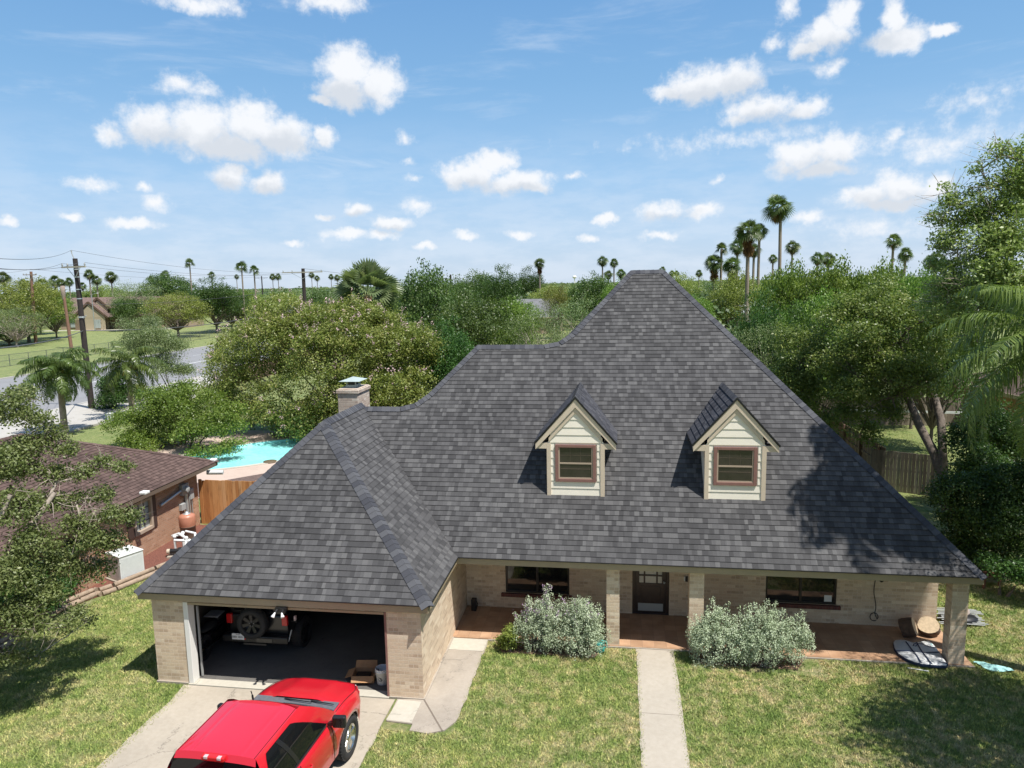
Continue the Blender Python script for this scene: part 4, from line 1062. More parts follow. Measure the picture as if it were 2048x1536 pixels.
def place(kind, px_, top, Y, wpx, label, h_bottom=0.0, group=None, name=None, cat='tree'):
    pr, r, h = PROTO[kind]; p = ony(px_, top, Y); dist = (p-CAM).dot(CF); width = wpx/F_PX*dist
    H_ = max(2.0, p.z)
    nm = name or {'oak': 'oak_tree', 'oak2': 'oak_tree', 'deep': 'evergreen_tree', 'mid': 'leafy_tree', 'yel': 'mesquite_tree', 'grey': 'scrub_tree', 'olive': 'crepe_myrtle'}[kind]
    return put_tree(nm, pr, (p.x, p.y, 0), label, width/(2*r)/.97, H_/h/.99, rg.uniform(0, 6.28), group, cat)

# -- trees behind the ridge and in the middle distance (x px, top px, distance, width px)
for a in [
 ('oak', 850, 548, 62, 150, 'dense green tree rising just right of the sabal palm'),
 ('oak2', 945, 606, 56, 170, 'broad dark tree above the lower ridge of the roof'),
 ('oak', 905, 572, 74, 130, 'round green tree behind the broad dark tree over the low ridge'),
 ('deep', 1000, 547, 120, 90, 'dark olive tree standing left of the palm with the red brown skirt'),
 ('oak2', 945, 552, 135, 95, 'dark tree far behind, beside the thin dark pole'),
 ('grey', 1075, 622, 52, 120, 'grey green scrub tree with bare twigs beside the steep hip'),
 ('grey', 1150, 600, 60, 110, 'thin scrub tree with pale bare branches against the roof hip'),
 ('mid', 1030, 600, 70, 110, 'bright green tree between the dark trees and the scrub'),
 ('yel', 1110, 575, 140, 110, 'light green tree below the distant palm with the red brown skirt'),
 ('olive', 1115, 573, 118, 60, 'small pinkish blooming tree in front of the grey roofed house'),
 ('deep', 1062, 545, 170, 60, 'dark tree directly behind the distant palm with the red brown skirt'),
 ('oak', 1185, 558, 110, 110, 'dark round tree left of the roof peak under two palms'),
 ('mid', 1240, 565, 85, 80, 'green tree half hidden by the roof peak'),
 ('yel', 770, 600, 66, 90, 'light tree filling the gap under the sabal palm'),
 ('oak', 800, 650, 50, 150, 'green tree between the crepe myrtle and the lower ridge'),
 ('deep', 890, 660, 44, 130, 'dark glossy tree touching the left edge of the lower ridge'),
 ('oak2', 650, 588, 95, 120, 'green tree far behind the top of the crepe myrtle'),
 ('yel', 560, 590, 120, 120, 'pale green tree behind the left top of the crepe myrtle'),
 ('mid', 480, 585, 165, 90, 'green tree between the two tall thin palms and the dark tree'),
 # right side
 ('yel', 1365, 552, 120, 90, 'yellow green tree just right of the roof peak'),
 ('oak2', 1430, 575, 95, 110, 'grey green tree below the palm cluster'),
 ('mid', 1395, 595, 78, 70, 'bright green tree against the right hip of the roof'),
 ('yel', 1475, 552, 88, 110, 'bright yellow green tree shading the white roofed house'),
 ('mid', 1575, 535, 52, 130, 'leafy green tree with feathery foliage right of the thick palm trunk'),
 ('mid', 1660, 528, 50, 150, 'tall feathery green tree under the pair of low palms'),
 ('mid', 1760, 532, 50, 140, 'feathery green tree below the two round headed palms'),
 ('mid', 1840, 545, 46, 130, 'feathery green tree next to the tall right hand tree'),
 ('deep', 1530, 610, 46, 120, 'dark tree with bare twigs behind the right hip'),
 ('grey', 1530, 650, 40, 120, 'grey leaved shrub tree touching the right hip of the roof'),
 ('deep', 1600, 640, 40, 130, 'dark tree filling the shade behind the big forked tree'),
 ('mid', 1640, 590, 41, 150, 'light green tree behind the top of the forked tree'),
 ('oak', 1880, 600, 40, 170, 'dark leafy tree behind the feather palm fronds'),
 # left side across the street
 ('yel', 45, 563, 118, 150, 'big yellow green tree across the street at the far left'),
 ('mid', 105, 592, 128, 75, 'leafy green tree just left of the far brown house'),
 ('grey', 25, 615, 108, 110, 'grey green tree in front of the big yellow green tree'),
 ('deep', 15, 655, 112, 110, 'low dark tree casting deep shade at the field edge'),
 ('grey', 265, 566, 160, 105, 'grey green tree covering the right end of the far brown house'),
 ('oak', 335, 553, 190, 110, 'green tree rising behind the small yellow green tree'),
 ('yel', 350, 590, 128, 116, 'small round yellow green tree standing alone in the field'),
 ('deep', 427, 568, 141, 112, 'round dark green tree standing in the field'),
 ('mid', 72, 575, 140, 90, 'fresh green tree between the pole with crossarm and the stub pole'),
 ('oak', 460, 590, 150, 80, 'rounded green tree right of the round dark tree in the field'),
 ('yel', 210, 572, 178, 90, 'pale green tree rising behind the ridge of the far brown house'),
 ('oak', 255, 600, 150, 70, 'dark shrubby tree beside the wall of the far brown house'),
]: place(*a)

# -- far woodland: a canopy no one could count
def woodland():
    rng = np.random.default_rng(5); n = 9000
    az = rng.uniform(-1.02, .72, n); dist = 150+rng.uniform(0, 1, n)**1.7*2200
    x, y = np.sin(az)*dist, np.cos(az)*dist
    keep = ~((x > -142) & (x < -34) & (y < 168)); keep &= ~((x > -67) & (x < -42) & (y < 230)); keep &= ~((x > 8) & (x < 34) & (y < 160))
    ex = rng.uniform(-2, 15, 90); ey = rng.uniform(66, 160, 90); ok = (ex > -1+.0*ey) & (ex/ey > .01) & (ex/ey < .125)
    x = np.concatenate([x[keep], ex[ok]]); y = np.concatenate([y[keep], ey[ok]]); dist = np.hypot(x, y); m_ = len(x)
    h = rng.uniform(3.6, 7.6, m_)+(rng.uniform(0, 1, m_) > .93)*rng.uniform(0, 3, m_); R = rng.uniform(3, 6.5, m_)*(1+dist/2600)
    Q = []; T = []
    per = np.where(dist < 140, 420, np.where(dist < 450, 150, np.where(dist < 900, 60, 26))).astype(int)
    ci = np.repeat(np.arange(m_), per); N_ = len(ci)
    d = unit(rng.normal(size=(N_, 3))); d[:, 2] = np.abs(d[:, 2])*1.0-.15*rng.uniform(0, 1, N_)
    P = np.stack([x[ci]+d[:, 0]*R[ci], y[ci]+d[:, 1]*R[ci], h[ci]*.52+d[:, 2]*h[ci]*.48], 1)+rng.normal(size=(N_, 3))*.35
    Nn = unit(d+np.array([0, 0, .5])+rng.normal(size=(N_, 3))*.6)
    sz = np.where(dist < 140, .5, np.where(dist < 450, .75, np.where(dist < 900, 1.5, 2.8)))[ci]
    q = leaf_quads(P, Nn, sz, sz*.8, rng)
    tone = np.clip(rng.normal(.5, .26, m_), 0, 1)[ci]+rng.normal(0, .1, N_)
    me = quad_mesh('woodland', q, tone, L_WOOD); o = link('woodland', me)
    tag(o, 'distant tree canopy covering the flat land to the horizon', 'woodland', kind='stuff')
woodland()

# -- crepe myrtle
def crepe():
    rng = np.random.default_rng(31); root = tree_thing('crepe_myrtle', (-19.3, 42.6, 0), 'wide crepe myrtle with olive leaves and pink blossom tips behind the chimney')
    bl = []
    for (px_, py_, Y, r) in [(640,735,37.5,2.9),(560,705,38,2.3),(720,705,37,2.3),(500,765,38,2.1),(600,665,38,1.6),(680,665,37.5,1.7),(540,665,38.5,1.2),(760,660,38,1.4),(800,740,37,1.7),(770,800,36.5,1.6),(680,800,36,2.1),(590,800,36.5,2.0),(500,830,37.5,1.3),(450,720,38.5,1.0),(470,680,39,.9),(650,638,38,.9),(735,645,38,.8),(590,640,38.5,.7),(560,860,36.5,1.2),(660,900,35,1.2),(740,880,35.5,1.2),(600,840,36,1.6),(700,840,35.5,1.6),(780,850,36,1.3),(850,720,37.5,.8),(845,830,36.5,1.0),(830,690,37.5,1.1),(835,770,36.8,.9),(640,860,35.8,1.4),(720,850,35.8,1.3),(545,850,37,.9),(445,790,38,.8),(620,900,36.2,.8)]:
        Y *= 1.13; r *= 1.13
        p = ony(px_, py_, Y)-root.location; bl.append((p.x, p.y, p.z, r, r, r*.82))
    big = crown([(b[0], b[1], b[2], b[3]*1.06, b[4]*1.06, b[5]*1.06) for b in bl], 7600, 22, .22, rng, .6, .135, .08, .5, low=-.7, sub=5, subk=.62)
    link('crown', quad_mesh('crown', big[0], big[1], L_OLIVE), root)
    # blossom panicles at the outer tips
    C, d = big[2], big[3]; s = d[:, 2] > .15; C, d = C[s], d[s]; pick = rng.choice(len(C), 600, replace=False); per = 14
    ci = np.repeat(pick, per); tt = rng.uniform(0, 1, len(ci))[:, None]
    P = C[ci]+d[ci]*(.18+.30*tt)+np.array([0, 0, .10])+rng.normal(size=(len(ci), 3))*.055
    q = leaf_quads(P, unit(d[ci]+rng.normal(size=(len(ci), 3))), .075, .065, rng)
    link('blossom', quad_mesh('blossom', q, rng.uniform(0, 1, len(q)), M_PINK), root)
    mb = MB()
    for k in range(6):
        a = k*1.05; b = Vector((.35*math.cos(a), .35*math.sin(a), 0)); t = bl[(k*3+1) % len(bl)]; t2 = bl[(k*4+2) % len(bl)]
        limbs(mb, b, (b.x*3.0, b.y*3.0, 2.0), .10, [t[:3], t2[:3]], rng, .2, 5)
    mb.build('trunk', M_BARKP, root)
crepe()

# -- big forked tree on the right, in front of the side lawn
L_FORK = leaf_mat('leaf_live_oak', [(0, (0.060,0.096,0.024)), (.45, (0.126,0.180,0.042)), (.75, (0.198,0.240,0.060)), (1, (0.312,0.324,0.108))])
L_TALL = leaf_mat('leaf_tall_tree', [(0, (0.115,0.161,0.046)), (.5, (0.218,0.282,0.081)), (.85, (0.322,0.368,0.127)), (1, (0.425,0.448,0.207))])
def forked():
    rng = np.random.default_rng(41); root = tree_thing('live_oak', (12.75, 29.2, 0), 'large dark live oak with a forked leaning trunk over the side lawn')
    bl = []
    for (px_, py_, Y, r) in [(1720,690,33,2.0),(1650,740,33,1.6),(1610,700,33.5,1.2),(1800,680,32,1.7),(1760,620,33,1.4),(1700,640,33,1.3),(1660,820,33.5,1.6),(1720,800,33,1.7),(1790,770,33,1.2),(1600,780,34,1.2),(1850,640,31.5,1.4),(1870,700,31.5,1.0),(1580,820,34.5,.8),(1640,880,34,.7),(1720,870,33.5,.9),(1590,740,34,.9),(1560,760,34.5,.6),(1830,740,32,.8),(1780,830,33,.5),(1780,740,30.8,1.2),(1835,725,30.4,1.0),(1720,760,31,1.2),(1740,700,31,1.2),(1800,790,31,.7),(1860,760,30.5,.6),(1690,720,31.2,1.0),(1800,760,30.2,.9),(1850,775,30,.55),(1760,800,31,.9),(1700,840,32,.8),(1780,840,31.2,.5),(1640,850,33,.8)]:
        p = ony(px_, py_, Y)-root.location; bl.append((p.x, p.y, p.z, r, r, r*.85))
    c = crown(bl, 3300, 22, .19, rng, .6, .115, .062, .45, low=-.75, sub=6, subk=.42)
    link('crown', quad_mesh('crown', c[0], c[1]+.10, L_FORK), root)
    mb = MB(); R = lambda x, y, Y: ony(x, y, Y)-root.location
    f = R(1888, 965, 29.6)
    mb.tube([(0, 0, -.1), (f*.5), f], [.3, .25, .22], 10)
    mb.tube([f, R(1868, 905, 30), R(1838, 850, 30.8), R(1818, 800, 31.5), R(1770, 740, 32.2), R(1720, 700, 33)], [.2, .19, .17, .15, .10, .04], 8)
    mb.tube([f, R(1885, 900, 29.8), R(1882, 840, 30.3), R(1868, 790, 31), R(1830, 740, 31.6), R(1800, 690, 32)], [.19, .17, .16, .14, .09, .04], 8)
    mb.tube([R(1868, 790, 31), R(1840, 765, 31.4), R(1780, 760, 32)], [.1, .08, .03], 6)
    grow(mb, [R(1720, 700, 33), R(1800, 690, 32), R(1780, 760, 32)], [b[:3] for b in bl], rng, .08, .03, .15, 6, .9)
    mb.build('trunk', M_BARK, root)
forked()

# -- tall loose tree on the right edge
def tall():
    rng = np.random.default_rng(43); root = tree_thing('tall_tree', (15.2, 27.5, 0), 'tall loose light green tree at the right edge rising above the skyline')
    bl = []
    for (px_, py_, Y, r) in [(2040,380,27.5,.9),(2060,450,27.5,1.5),(1985,420,27.5,.8),(1960,480,27.5,1.0),(2010,520,27,1.2),(1935,440,28,.7),(1900,410,28,.5),(1915,500,27.5,.7),(1885,455,28.2,.45),(1930,570,27,.9),(2000,600,26.5,1.1),(2070,560,26.5,1.6),(2040,320,27.5,.5),(2080,330,27.5,1.0),(1900,560,28,.6),(1975,650,26.5,.8),(2120,440,27.5,1.6),(2130,600,27,1.6),(1960,390,27.5,.5),(1875,540,28.5,.4),(1890,620,27.5,.7),(2000,370,27.5,.5),(1895,380,28,.35),(1930,420,28,.5),(1890,430,28,.45),(1960,340,27.8,.4),(2005,310,27.5,.45),(1905,590,27.5,.8),(1950,620,27,.9),(1925,540,27.5,.8),(1885,500,28,.5),(2030,480,27,.9),(1990,560,27,.9),(1870,600,28.5,.6),(1950,690,26.8,.7),(1975,440,27.5,.7)]:
        p = ony(px_, py_, Y)-root.location; bl.append((p.x, p.y, p.z, r, r, r*.95))
    c = crown(bl, 2300, 19, .15, rng, .5, .12, .058, .5, rnd_n=1.0, low=-.8, sub=6, subk=.40)
    link('crown', quad_mesh('crown', c[0], c[1]+.14, L_TALL), root)
    mb = MB(); f = Vector((0, 0, 5.0))
    mb.tube([(0, 0, -.1), (.1, 0, 2.5), f], [.32, .27, .22], 10)
    grow(mb, [f], [b[:3] for b in bl], rng, .2, .03, .14, 7, .9)
    mb.build('trunk', M_BARKP, root)
tall()

# -- bushes and hedges
def bush(name, loc, blobs, label, lm, nclump, per, cr, L, Wd, seed, bark=M_BARK, cat='bush', group=None, low=-.3, up=.5, shell=.6, droop=0.):
    rng = np.random.default_rng(seed); root = tree_thing(name, loc, label, cat, group)
    bl = [(b[0]-loc[0], b[1]-loc[1], b[2]-loc[2], b[3], b[4], b[5]) for b in blobs]
    c = crown(bl, int(nclump*1.6), per, cr*.85, rng, shell, L, Wd, up, low=low, droop=droop, sub=5, subk=.66)
    link('foliage', quad_mesh('foliage', c[0], c[1], lm), root)
    mb = MB()
    for b in bl: limbs(mb, (b[0]*.3, b[1]*.3, 0), (b[0]*.5, b[1]*.5, b[2]*.35), .05, [b[:3]], rng, .3, 4)
    mb.build('stem', bark, root); return root
def pxb(lst): 
    out = []
    for (x, y, Y, r) in lst:
        p = ony(x, y, Y); out.append((p.x, p.y, p.z, r, r, r*.85))
    return out
bush('ligustrum_bush', (-25.8, 38.8, 0), pxb([(290,850,38.5,1.5),(350,830,38.5,1.7),(410,830,38,1.5),(270,880,38,1.1),(330,880,37.6,1.4),(400,880,37,1.2),(440,860,37,1.0),(375,790,39,.9),(310,810,39,.9),(460,830,38,.8),(470,890,36,.5),(440,905,35.5,.45),(400,910,36,.5)]), 'dense glossy bush beside the pool behind the brown roof', L_MID, 1300, 22, .22, .12, .07, 51)
bush('dark_shrub', (-35.0, 50.5, 0), pxb([(225,810,50,1.2),(232,770,50,1.0),(250,800,50.5,1.0),(220,835,50,.9)]), 'dark narrow shrub under the right feather palm by the street', L_DEEP, 420, 22, .22, .14, .09, 52)
bush('wispy_shrub', (-38, 57.5, 0), pxb([(300,700,57,2.0),(330,740,57,1.7),(275,670,57.5,1.3),(350,705,57,1.3),(255,700,57.5,1.0),(365,750,57,.9),(295,655,58,1.0)]), 'wispy grey green shrub between the feather palm and the street', L_GREY, 900, 18, .34, .17, .055, 53, M_BARKP, shell=.15)
bush('clipped_hedge', (11.6, 23.2, 0), pxb([(1930,1010,23.5,.8),(1985,1000,23.5,.9),(2045,1010,23.5,1.0),(1960,1060,23,.9),(2020,1070,23,1.0),(2070,1060,23,1.0),(1915,1060,23.6,.6),(1960,1110,22.8,.7),(2020,1120,22.6,.8),(1900,1010,24,.5),(2090,1000,23.5,1.0),(1905,1100,23.3,.5)]), 'tall dark hedge bush beside the right end of the roof', L_DEEP, 1300, 22, .15, .085, .05, 54, low=-.6)
bush('shade_shrub', (14.5, 28.5, 0), pxb([(1945,930,27.5,.8),(1990,950,27,.8),(1925,965,27,.6),(1950,890,28.5,.8),(2000,880,29,.9),(2045,900,28.5,.9),(1965,850,30,.8)]), 'dark shrub under the feather palm beside the shed roof', L_DEEP, 650, 20, .18, .10, .06, 55, low=-.6)
bush('roadside_shrub', (-36.2, 54, 0), pxb([(270,790,53,.7),(262,815,53,.5)]), 'small brownish shrub between the dark narrow shrub and the pool bush', L_OLIVE, 150, 18, .2, .13, .06, 56)
bush('edge_shrub', (-2.72, 16.85, 0), [(-2.75,16.85,.28,.16,.16,.22),(-2.68,16.8,.5,.12,.12,.18),(-2.8,16.9,.14,.2,.18,.14)], 'small bright green weed shrub at the left end of the sage bushes', L_YEL, 110, 16, .07, .07, .03, 57, cat='shrub')
bush('bed_hedge', (-17.0, 17.2, 0), [(-17.2,18.6,.7,.8,.8,.7),(-16.9,17.9,.75,.8,.8,.75),(-16.9,17.0,.7,.8,.8,.75),(-16.7,16.1,.7,.75,.8,.7),(-16.6,15.2,.6,.7,.8,.6),(-16.9,18.9,1.2,.6,.6,.5),(-16.6,16.7,1.2,.6,.6,.5),(-16.5,14.3,.6,.6,.7,.55),(-16.3,17.4,.45,.45,.6,.42),(-16.4,18.3,.45,.4,.5,.42)], 'dense deep green hedge in the mulch bed before the brick wall', L_DEEP, 1500, 22, .11, .085, .045, 58, cat='hedge')
bush('right_shrub', (10.9, 21.6, 0), pxb([(2000,1150,21.6,.5),(2050,1160,21.3,.6)]), 'low dark shrub at the foot of the tall hedge bush', L_DEEP, 260, 20, .12, .08, .05, 59, low=-.5)

# -- near glossy tree on the left
def near_left():
    rng = np.random.default_rng(61); root = tree_thing('glossy_tree', (-13.6, 10.8, 0), 'near glossy leaved tree with pale branches at the left edge')
    bl = []
    for (px_, py_, Y, r) in [(20,820,16.5,.6),(80,845,16.8,.36),(60,895,16.6,.5),(10,930,16,.7),(130,900,17,.3),(110,950,16.8,.34),(165,945,17,.30),(205,925,17.3,.24),(245,935,17.4,.22),(200,990,17.2,.34),(262,1035,17.2,.26),(225,1030,17,.3),(100,1005,16.5,.42),(25,1020,15.6,.7),(160,1050,16.6,.45),(215,1085,17.0,.42),(70,1085,15.6,.6),(120,1130,16.2,.55),(190,1140,16.9,.42),(15,1150,15,.7),(85,1190,15.5,.5),(20,1235,14.8,.5),(130,1255,15.6,.25),(60,940,16.4,.3),(45,790,17,.34),(110,870,17,.3),(155,1225,16.2,.2),(60,1250,15,.4),(180,1080,16.6,.4),(150,1000,16.8,.26)]:
        Y *= .85; r *= .85; p = ony(px_, py_, Y)-root.location; bl.append((p.x, p.y, p.z, r, r, r*.75))
    for (px_, py_, z, r) in [(12,1318,1.5,.2),(40,1308,1.1,.18),(62,1318,.95,.15),(175,1242,1.0,.15),(150,1232,1.1,.14),(-90,1265,2.4,.6),(-90,1380,2.2,.5)]:
        p = onz(px_, py_, z)-root.location; bl.append((p.x, p.y, p.z, r, r, r*.6))
    out = [(-.9, .2, 3.6, 1.2, 1.2, 1.0), (-.6, 1.6, 3.0, .9, .9, .7), (-1.6, 1.2, 4.6, 1.3, 1.3, 1.0)]
    c = crown(bl, 2700, 15, .10, rng, .3, .075, .04, .5, rnd_n=.9, low=-.8)
    c2 = crown(out, 600, 16, .25, rng, .4, .12, .07, .5, low=-.8)
    link('crown', quad_mesh('crown', np.concatenate([c[0], c2[0]]), np.concatenate([c[1], c2[1]]), L_NEAR), root)
    mb = MB(); f = Vector((-.1, .9, 1.6)); mb.tube([(0, 0, -.1), (-.1, .4, .8), f], [.2, .17, .15], 9)
    g1 = ony(60, 1080, 13.3)-root.location; g2 = ony(110, 985, 13.9)-root.location; g3 = ony(20, 990, 13.1)-root.location
    for gp in (g1, g2, g3): mb.tube([f, (f+gp)/2+Vector((0, .1, .15)), gp], [.10, .075, .05], 7)
    grow(mb, [f, g1, g2, g3], [b[:3] for b in bl+out], rng, .055, .012, .16, 6, .5)
    mb.build('trunk', M_BARKP, root)
near_left()

# -- a tree out of frame on the right whose shade falls on the lawn
put_tree('shade_tree', PROTO['oak'][0], (10.4, 12.6, 0), 'leafy tree just beyond the right edge shading the lawn', .68, 1.12, 1.0)
put_tree('shade_tree', PROTO['grey'][0], (8.7, 9.6, 0), 'thin leafy tree beyond the lower right corner shading the lawn', .46, .95, 2.0)
put_tree('shade_tree', PROTO['grey'][0], (10.0, 15.0, 0), 'thin leafy tree beyond the right edge, nearest the corner pillar', .42, 1.1, 4.0)

# -- sage bushes in front of the porch
def sage(loc, blobs, label, seed, purple=0.0, n=230):
    rng = np.random.default_rng(seed); root = tree_thing('sage_bush', loc, label, 'bush', 'grey green sage bushes before the porch')
    B = np.array(blobs, float); vol = (B[:, 3]*B[:, 4]*B[:, 5])**(2/3); idx = rng.choice(len(B), n, p=vol/vol.sum())
    d = unit(rng.normal(size=(n, 3))+np.array([0, -.1, .35])); T = B[idx, :3]+d*B[idx, 3:6]*rng.uniform(.6, 1.22, n)[:, None]-np.array(loc)
    T[:, 2] = np.maximum(T[:, 2], .12); up_ = rng.uniform(0, 1, n) > .66; T[up_, 2] += rng.uniform(.06, .34, up_.sum())
    S = T-unit(d*.55+np.array([0, 0, .75])+rng.normal(size=(n, 3))*.25)*rng.uniform(.28, .5, n)[:, None]
    per = 54; ci = np.repeat(np.arange(n), per); t = rng.uniform(0, 1, len(ci))**.8
    ax = unit(T-S); P = S[ci]+(T-S)[ci]*t[:, None]
    rad = unit(np.cross(ax[ci], rng.normal(size=(len(ci), 3)))); w = (.085*(1-.62*t)+.015)*rng.uniform(.5, 1, len(ci))
    P = P+rad*w[:, None]
    Nn = unit(rad*.5+ax[ci]*.5+rng.normal(size=(len(ci), 3))*.5)
    q = leaf_quads(P, Nn, .034, .024, rng)
    tone = rng.normal(.5, .15, n)[ci]+rng.normal(0, .12, len(ci))
    link('foliage', quad_mesh('foliage', q, tone, L_SAGE), root)
    if purple > 0:
        top = np.argsort(-T[:, 2])[:int(n*.42)]; pick = rng.choice(top, int(len(top)*purple), replace=False); cj = np.repeat(pick, 26); t = rng.uniform(.55, 1.05, len(cj))
        P = S[cj]+(T-S)[cj]*t[:, None]+rng.normal(size=(len(cj), 3))*.022
        q = leaf_quads(P, unit(rng.normal(size=(len(cj), 3))), .03, .026, rng); link('blossom', quad_mesh('blossom', q, rng.uniform(0, 1, len(q)), M_PURPLE), root)
    mb = MB()
    for k in range(34):
        j = rng.integers(n); e = Vector(S[j]); b0 = Vector((rng.uniform(-.12, .12), rng.uniform(-.1, .1), 0)); mb.tube([b0, b0.lerp(e, .5)+Vector((0, 0, .08)), e], [.022, .016, .008], 5, cap=False)
    mb.build('stem', M_BARK, root)
sage((-1.98, 16.98, 0), [(-2.0,16.95,.55,.62,.45,.42),(-2.3,16.95,.7,.35,.35,.35),(-1.75,17.0,.95,.42,.38,.42),(-2.05,16.95,.95,.35,.35,.4),(-1.6,16.9,.5,.4,.4,.35),(-1.85,17.0,1.2,.25,.25,.3)], 'sage bush with purple flower tips under the left window', 71, .35, 300)
sage((-.92, 16.95, 0), [(-1.0,16.9,.5,.6,.45,.42),(-.75,16.9,.55,.45,.4,.4),(-.85,16.95,.95,.42,.38,.4),(-1.15,17.0,.95,.38,.35,.4),(-.62,16.95,.8,.32,.32,.35),(-.9,16.9,1.2,.28,.26,.28)], 'sage bush leaning on the pillar left of the front door', 72, .12, 310)
sage((2.35, 16.92, 0), [(2.3,16.9,.5,.62,.45,.42),(1.98,16.9,.72,.42,.35,.36),(2.6,16.95,.85,.5,.4,.42),(2.3,16.95,1.05,.34,.3,.36),(2.85,16.9,.55,.45,.4,.4),(1.82,16.9,.62,.25,.25,.25)], 'sage bush just right of the pillar beside the front door', 73, 0, 330)
sage((3.55, 16.85, 0), [(3.5,16.85,.55,.62,.45,.45),(3.15,16.85,.65,.45,.4,.42),(3.25,16.9,1.0,.40,.34,.42),(3.7,16.9,.95,.44,.38,.42),(4.1,16.9,.62,.44,.38,.36),(4.3,16.95,.8,.3,.3,.3),(2.95,16.8,.5,.35,.35,.36)], 'largest sage bush in front of the right porch window', 74, 0, 410)

# -- feather palms
def frond_quads(rng, L, arch, az, pitch, nl=46, ll=.62, lw=.035, droop=.9):
    """one pinnate frond as quads, base at the origin"""
    s = np.linspace(0, 1, nl); th = pitch-arch*s**1.25
    ds = L/(nl-1); x = np.concatenate([[0], np.cumsum(np.cos(th[:-1])*ds)]); z = np.concatenate([[0], np.cumsum(np.sin(th[:-1])*ds)])
    ca, sa = math.cos(az), math.sin(az)
    C = np.stack([x*ca, x*sa, z], 1); tan = np.stack([np.cos(th)*ca, np.cos(th)*sa, np.sin(th)], 1); side = np.array([-sa, ca, 0.0]); upv = np.cross(tan, np.broadcast_to(side, tan.shape))*-1
    Q = []
    for sgn in (1, -1):
        m_ = s > .12; k = m_.sum(); c = C[m_]; tg = tan[m_]; ss = s[m_]
        ln = ll*np.sin(np.clip(ss*1.02, .08, 1)*PI*.86+.25)*rng.uniform(.8, 1.15, k)
        d0 = unit(side*sgn*.9+tg*.55+upv[m_]*rng.uniform(-.1, .6, k)[:, None])
        mid = c+d0*(ln*.45)[:, None]; dn = unit(d0*.55+np.array([0, 0, -droop])*rng.uniform(.7, 1.2, k)[:, None]); tip = mid+dn*(ln*.55)[:, None]
        w = unit(tg+rng.normal(size=tg.shape)*.25)*lw*.5
        Q.append(np.stack([c-w*.6, c+w*.6, mid+w, mid-w], 1)); Q.append(np.stack([mid-w, mid+w, tip+w*.12, tip-w*.12], 1))
    r = .028*(1-s*.8); w = np.broadcast_to(side, C.shape)*r[:, None]
    Q.append(np.stack([C[:-1]-w[:-1], C[:-1]+w[:-1], C[1:]+w[1:], C[1:]-w[1:]], 1)); w = upv*r[:, None]
    Q.append(np.stack([C[:-1]-w[:-1], C[:-1]+w[:-1], C[1:]+w[1:], C[1:]-w[1:]], 1))
    return np.concatenate(Q)
def feather_palm(loc, h, fl, label, seed, n=20, lean=(0, 0), dates=True, ll=.62, r=.17, lw=.07, nl=52, droop=1.2, lm=None):
    rng = np.random.default_rng(seed); root = tree_thing('feather_palm', loc, label, 'palm tree', 'arching feather palms')
    top = np.array([lean[0], lean[1], h]); Q = []; T = []
    for k in range(n):
        t = (k+.5)/n; pitch = 1.35-1.75*t+rng.uniform(-.1, .1); az = k*2.39996+rng.uniform(-.2, .2)
        q = frond_quads(rng, fl*rng.uniform(.85, 1.1), rng.uniform(1.4, 2.0), az, pitch, ll=ll, lw=lw, nl=nl, droop=droop); Q.append(q+top); T.append(np.full(len(q), rng.normal(.52, .12))+rng.normal(0, .13, len(q)))
    link('crown', quad_mesh('crown', np.concatenate(Q), np.concatenate(T), lm or L_PALM), root)
    mb = MB(); k = 14; P = []; R = []
    for i in range(k): s = i/(k-1); P.append((lean[0]*s*s, lean[1]*s*s, -.05+h*s)); R.append(r*(1.25-.35*s)*(1+.05*(i % 2)))
    mb.tube(P, R, 12); mb.build('trunk', M_PALMT, root)
    if dates:
        mb = MB(); rr = random.Random(seed)
        for a in (0.3, 3.6):
            for j in range(24):
                e = Vector((lean[0]+.45*math.cos(a)+rr.uniform(-.22, .22), lean[1]+.45*math.sin(a)+rr.uniform(-.22, .22), h-.35+rr.uniform(-.45, .1)))
                b = Vector((lean[0]+.12*math.cos(a), lean[1]+.12*math.sin(a), h-.05)); mb.tube([b, (b+e)/2+Vector((0, 0, .12)), e], [.016, .014, .02], 4)
        mb.build('fruit_stalk', mat('orange_date_stalk', (.55,.30,.07), .7), root)
    return root
p1 = feather_palm((-35.5, 41.0, 0), 4.2, 2.75, 'feather palm with hanging fronds beyond the ridge of the brown roof', 81, 30, ll=.85, lm=L_PALMD)
mb = MB(); mb.lathe([(.02, -.45), (.09, -.25), (.10, 0), (.04, .3), (0, .45)], (.55, -.75, 3.25), 10); mb.build('spathe', mat('pink_spathe', (.52,.33,.27), .7), p1)
feather_palm((-34.6, 46.4, 0), 3.9, 3.0, 'feather palm with orange fruit stalk beside the dark narrow shrub', 82, 22, ll=.85, lm=L_PALMD)
feather_palm((13.05, 23.2, 0), 7.0, 4.25, 'lush feather palm hanging over the hedge at the right edge', 83, 36, dates=False, ll=1.05, r=.2, lw=.05, nl=76, droop=1.5)
feather_palm((10.95, 16.5, 0), 14.2, 2.7, 'tall feather palm just beyond the right edge shading the roof end', 84, 46, dates=False, ll=1.0)

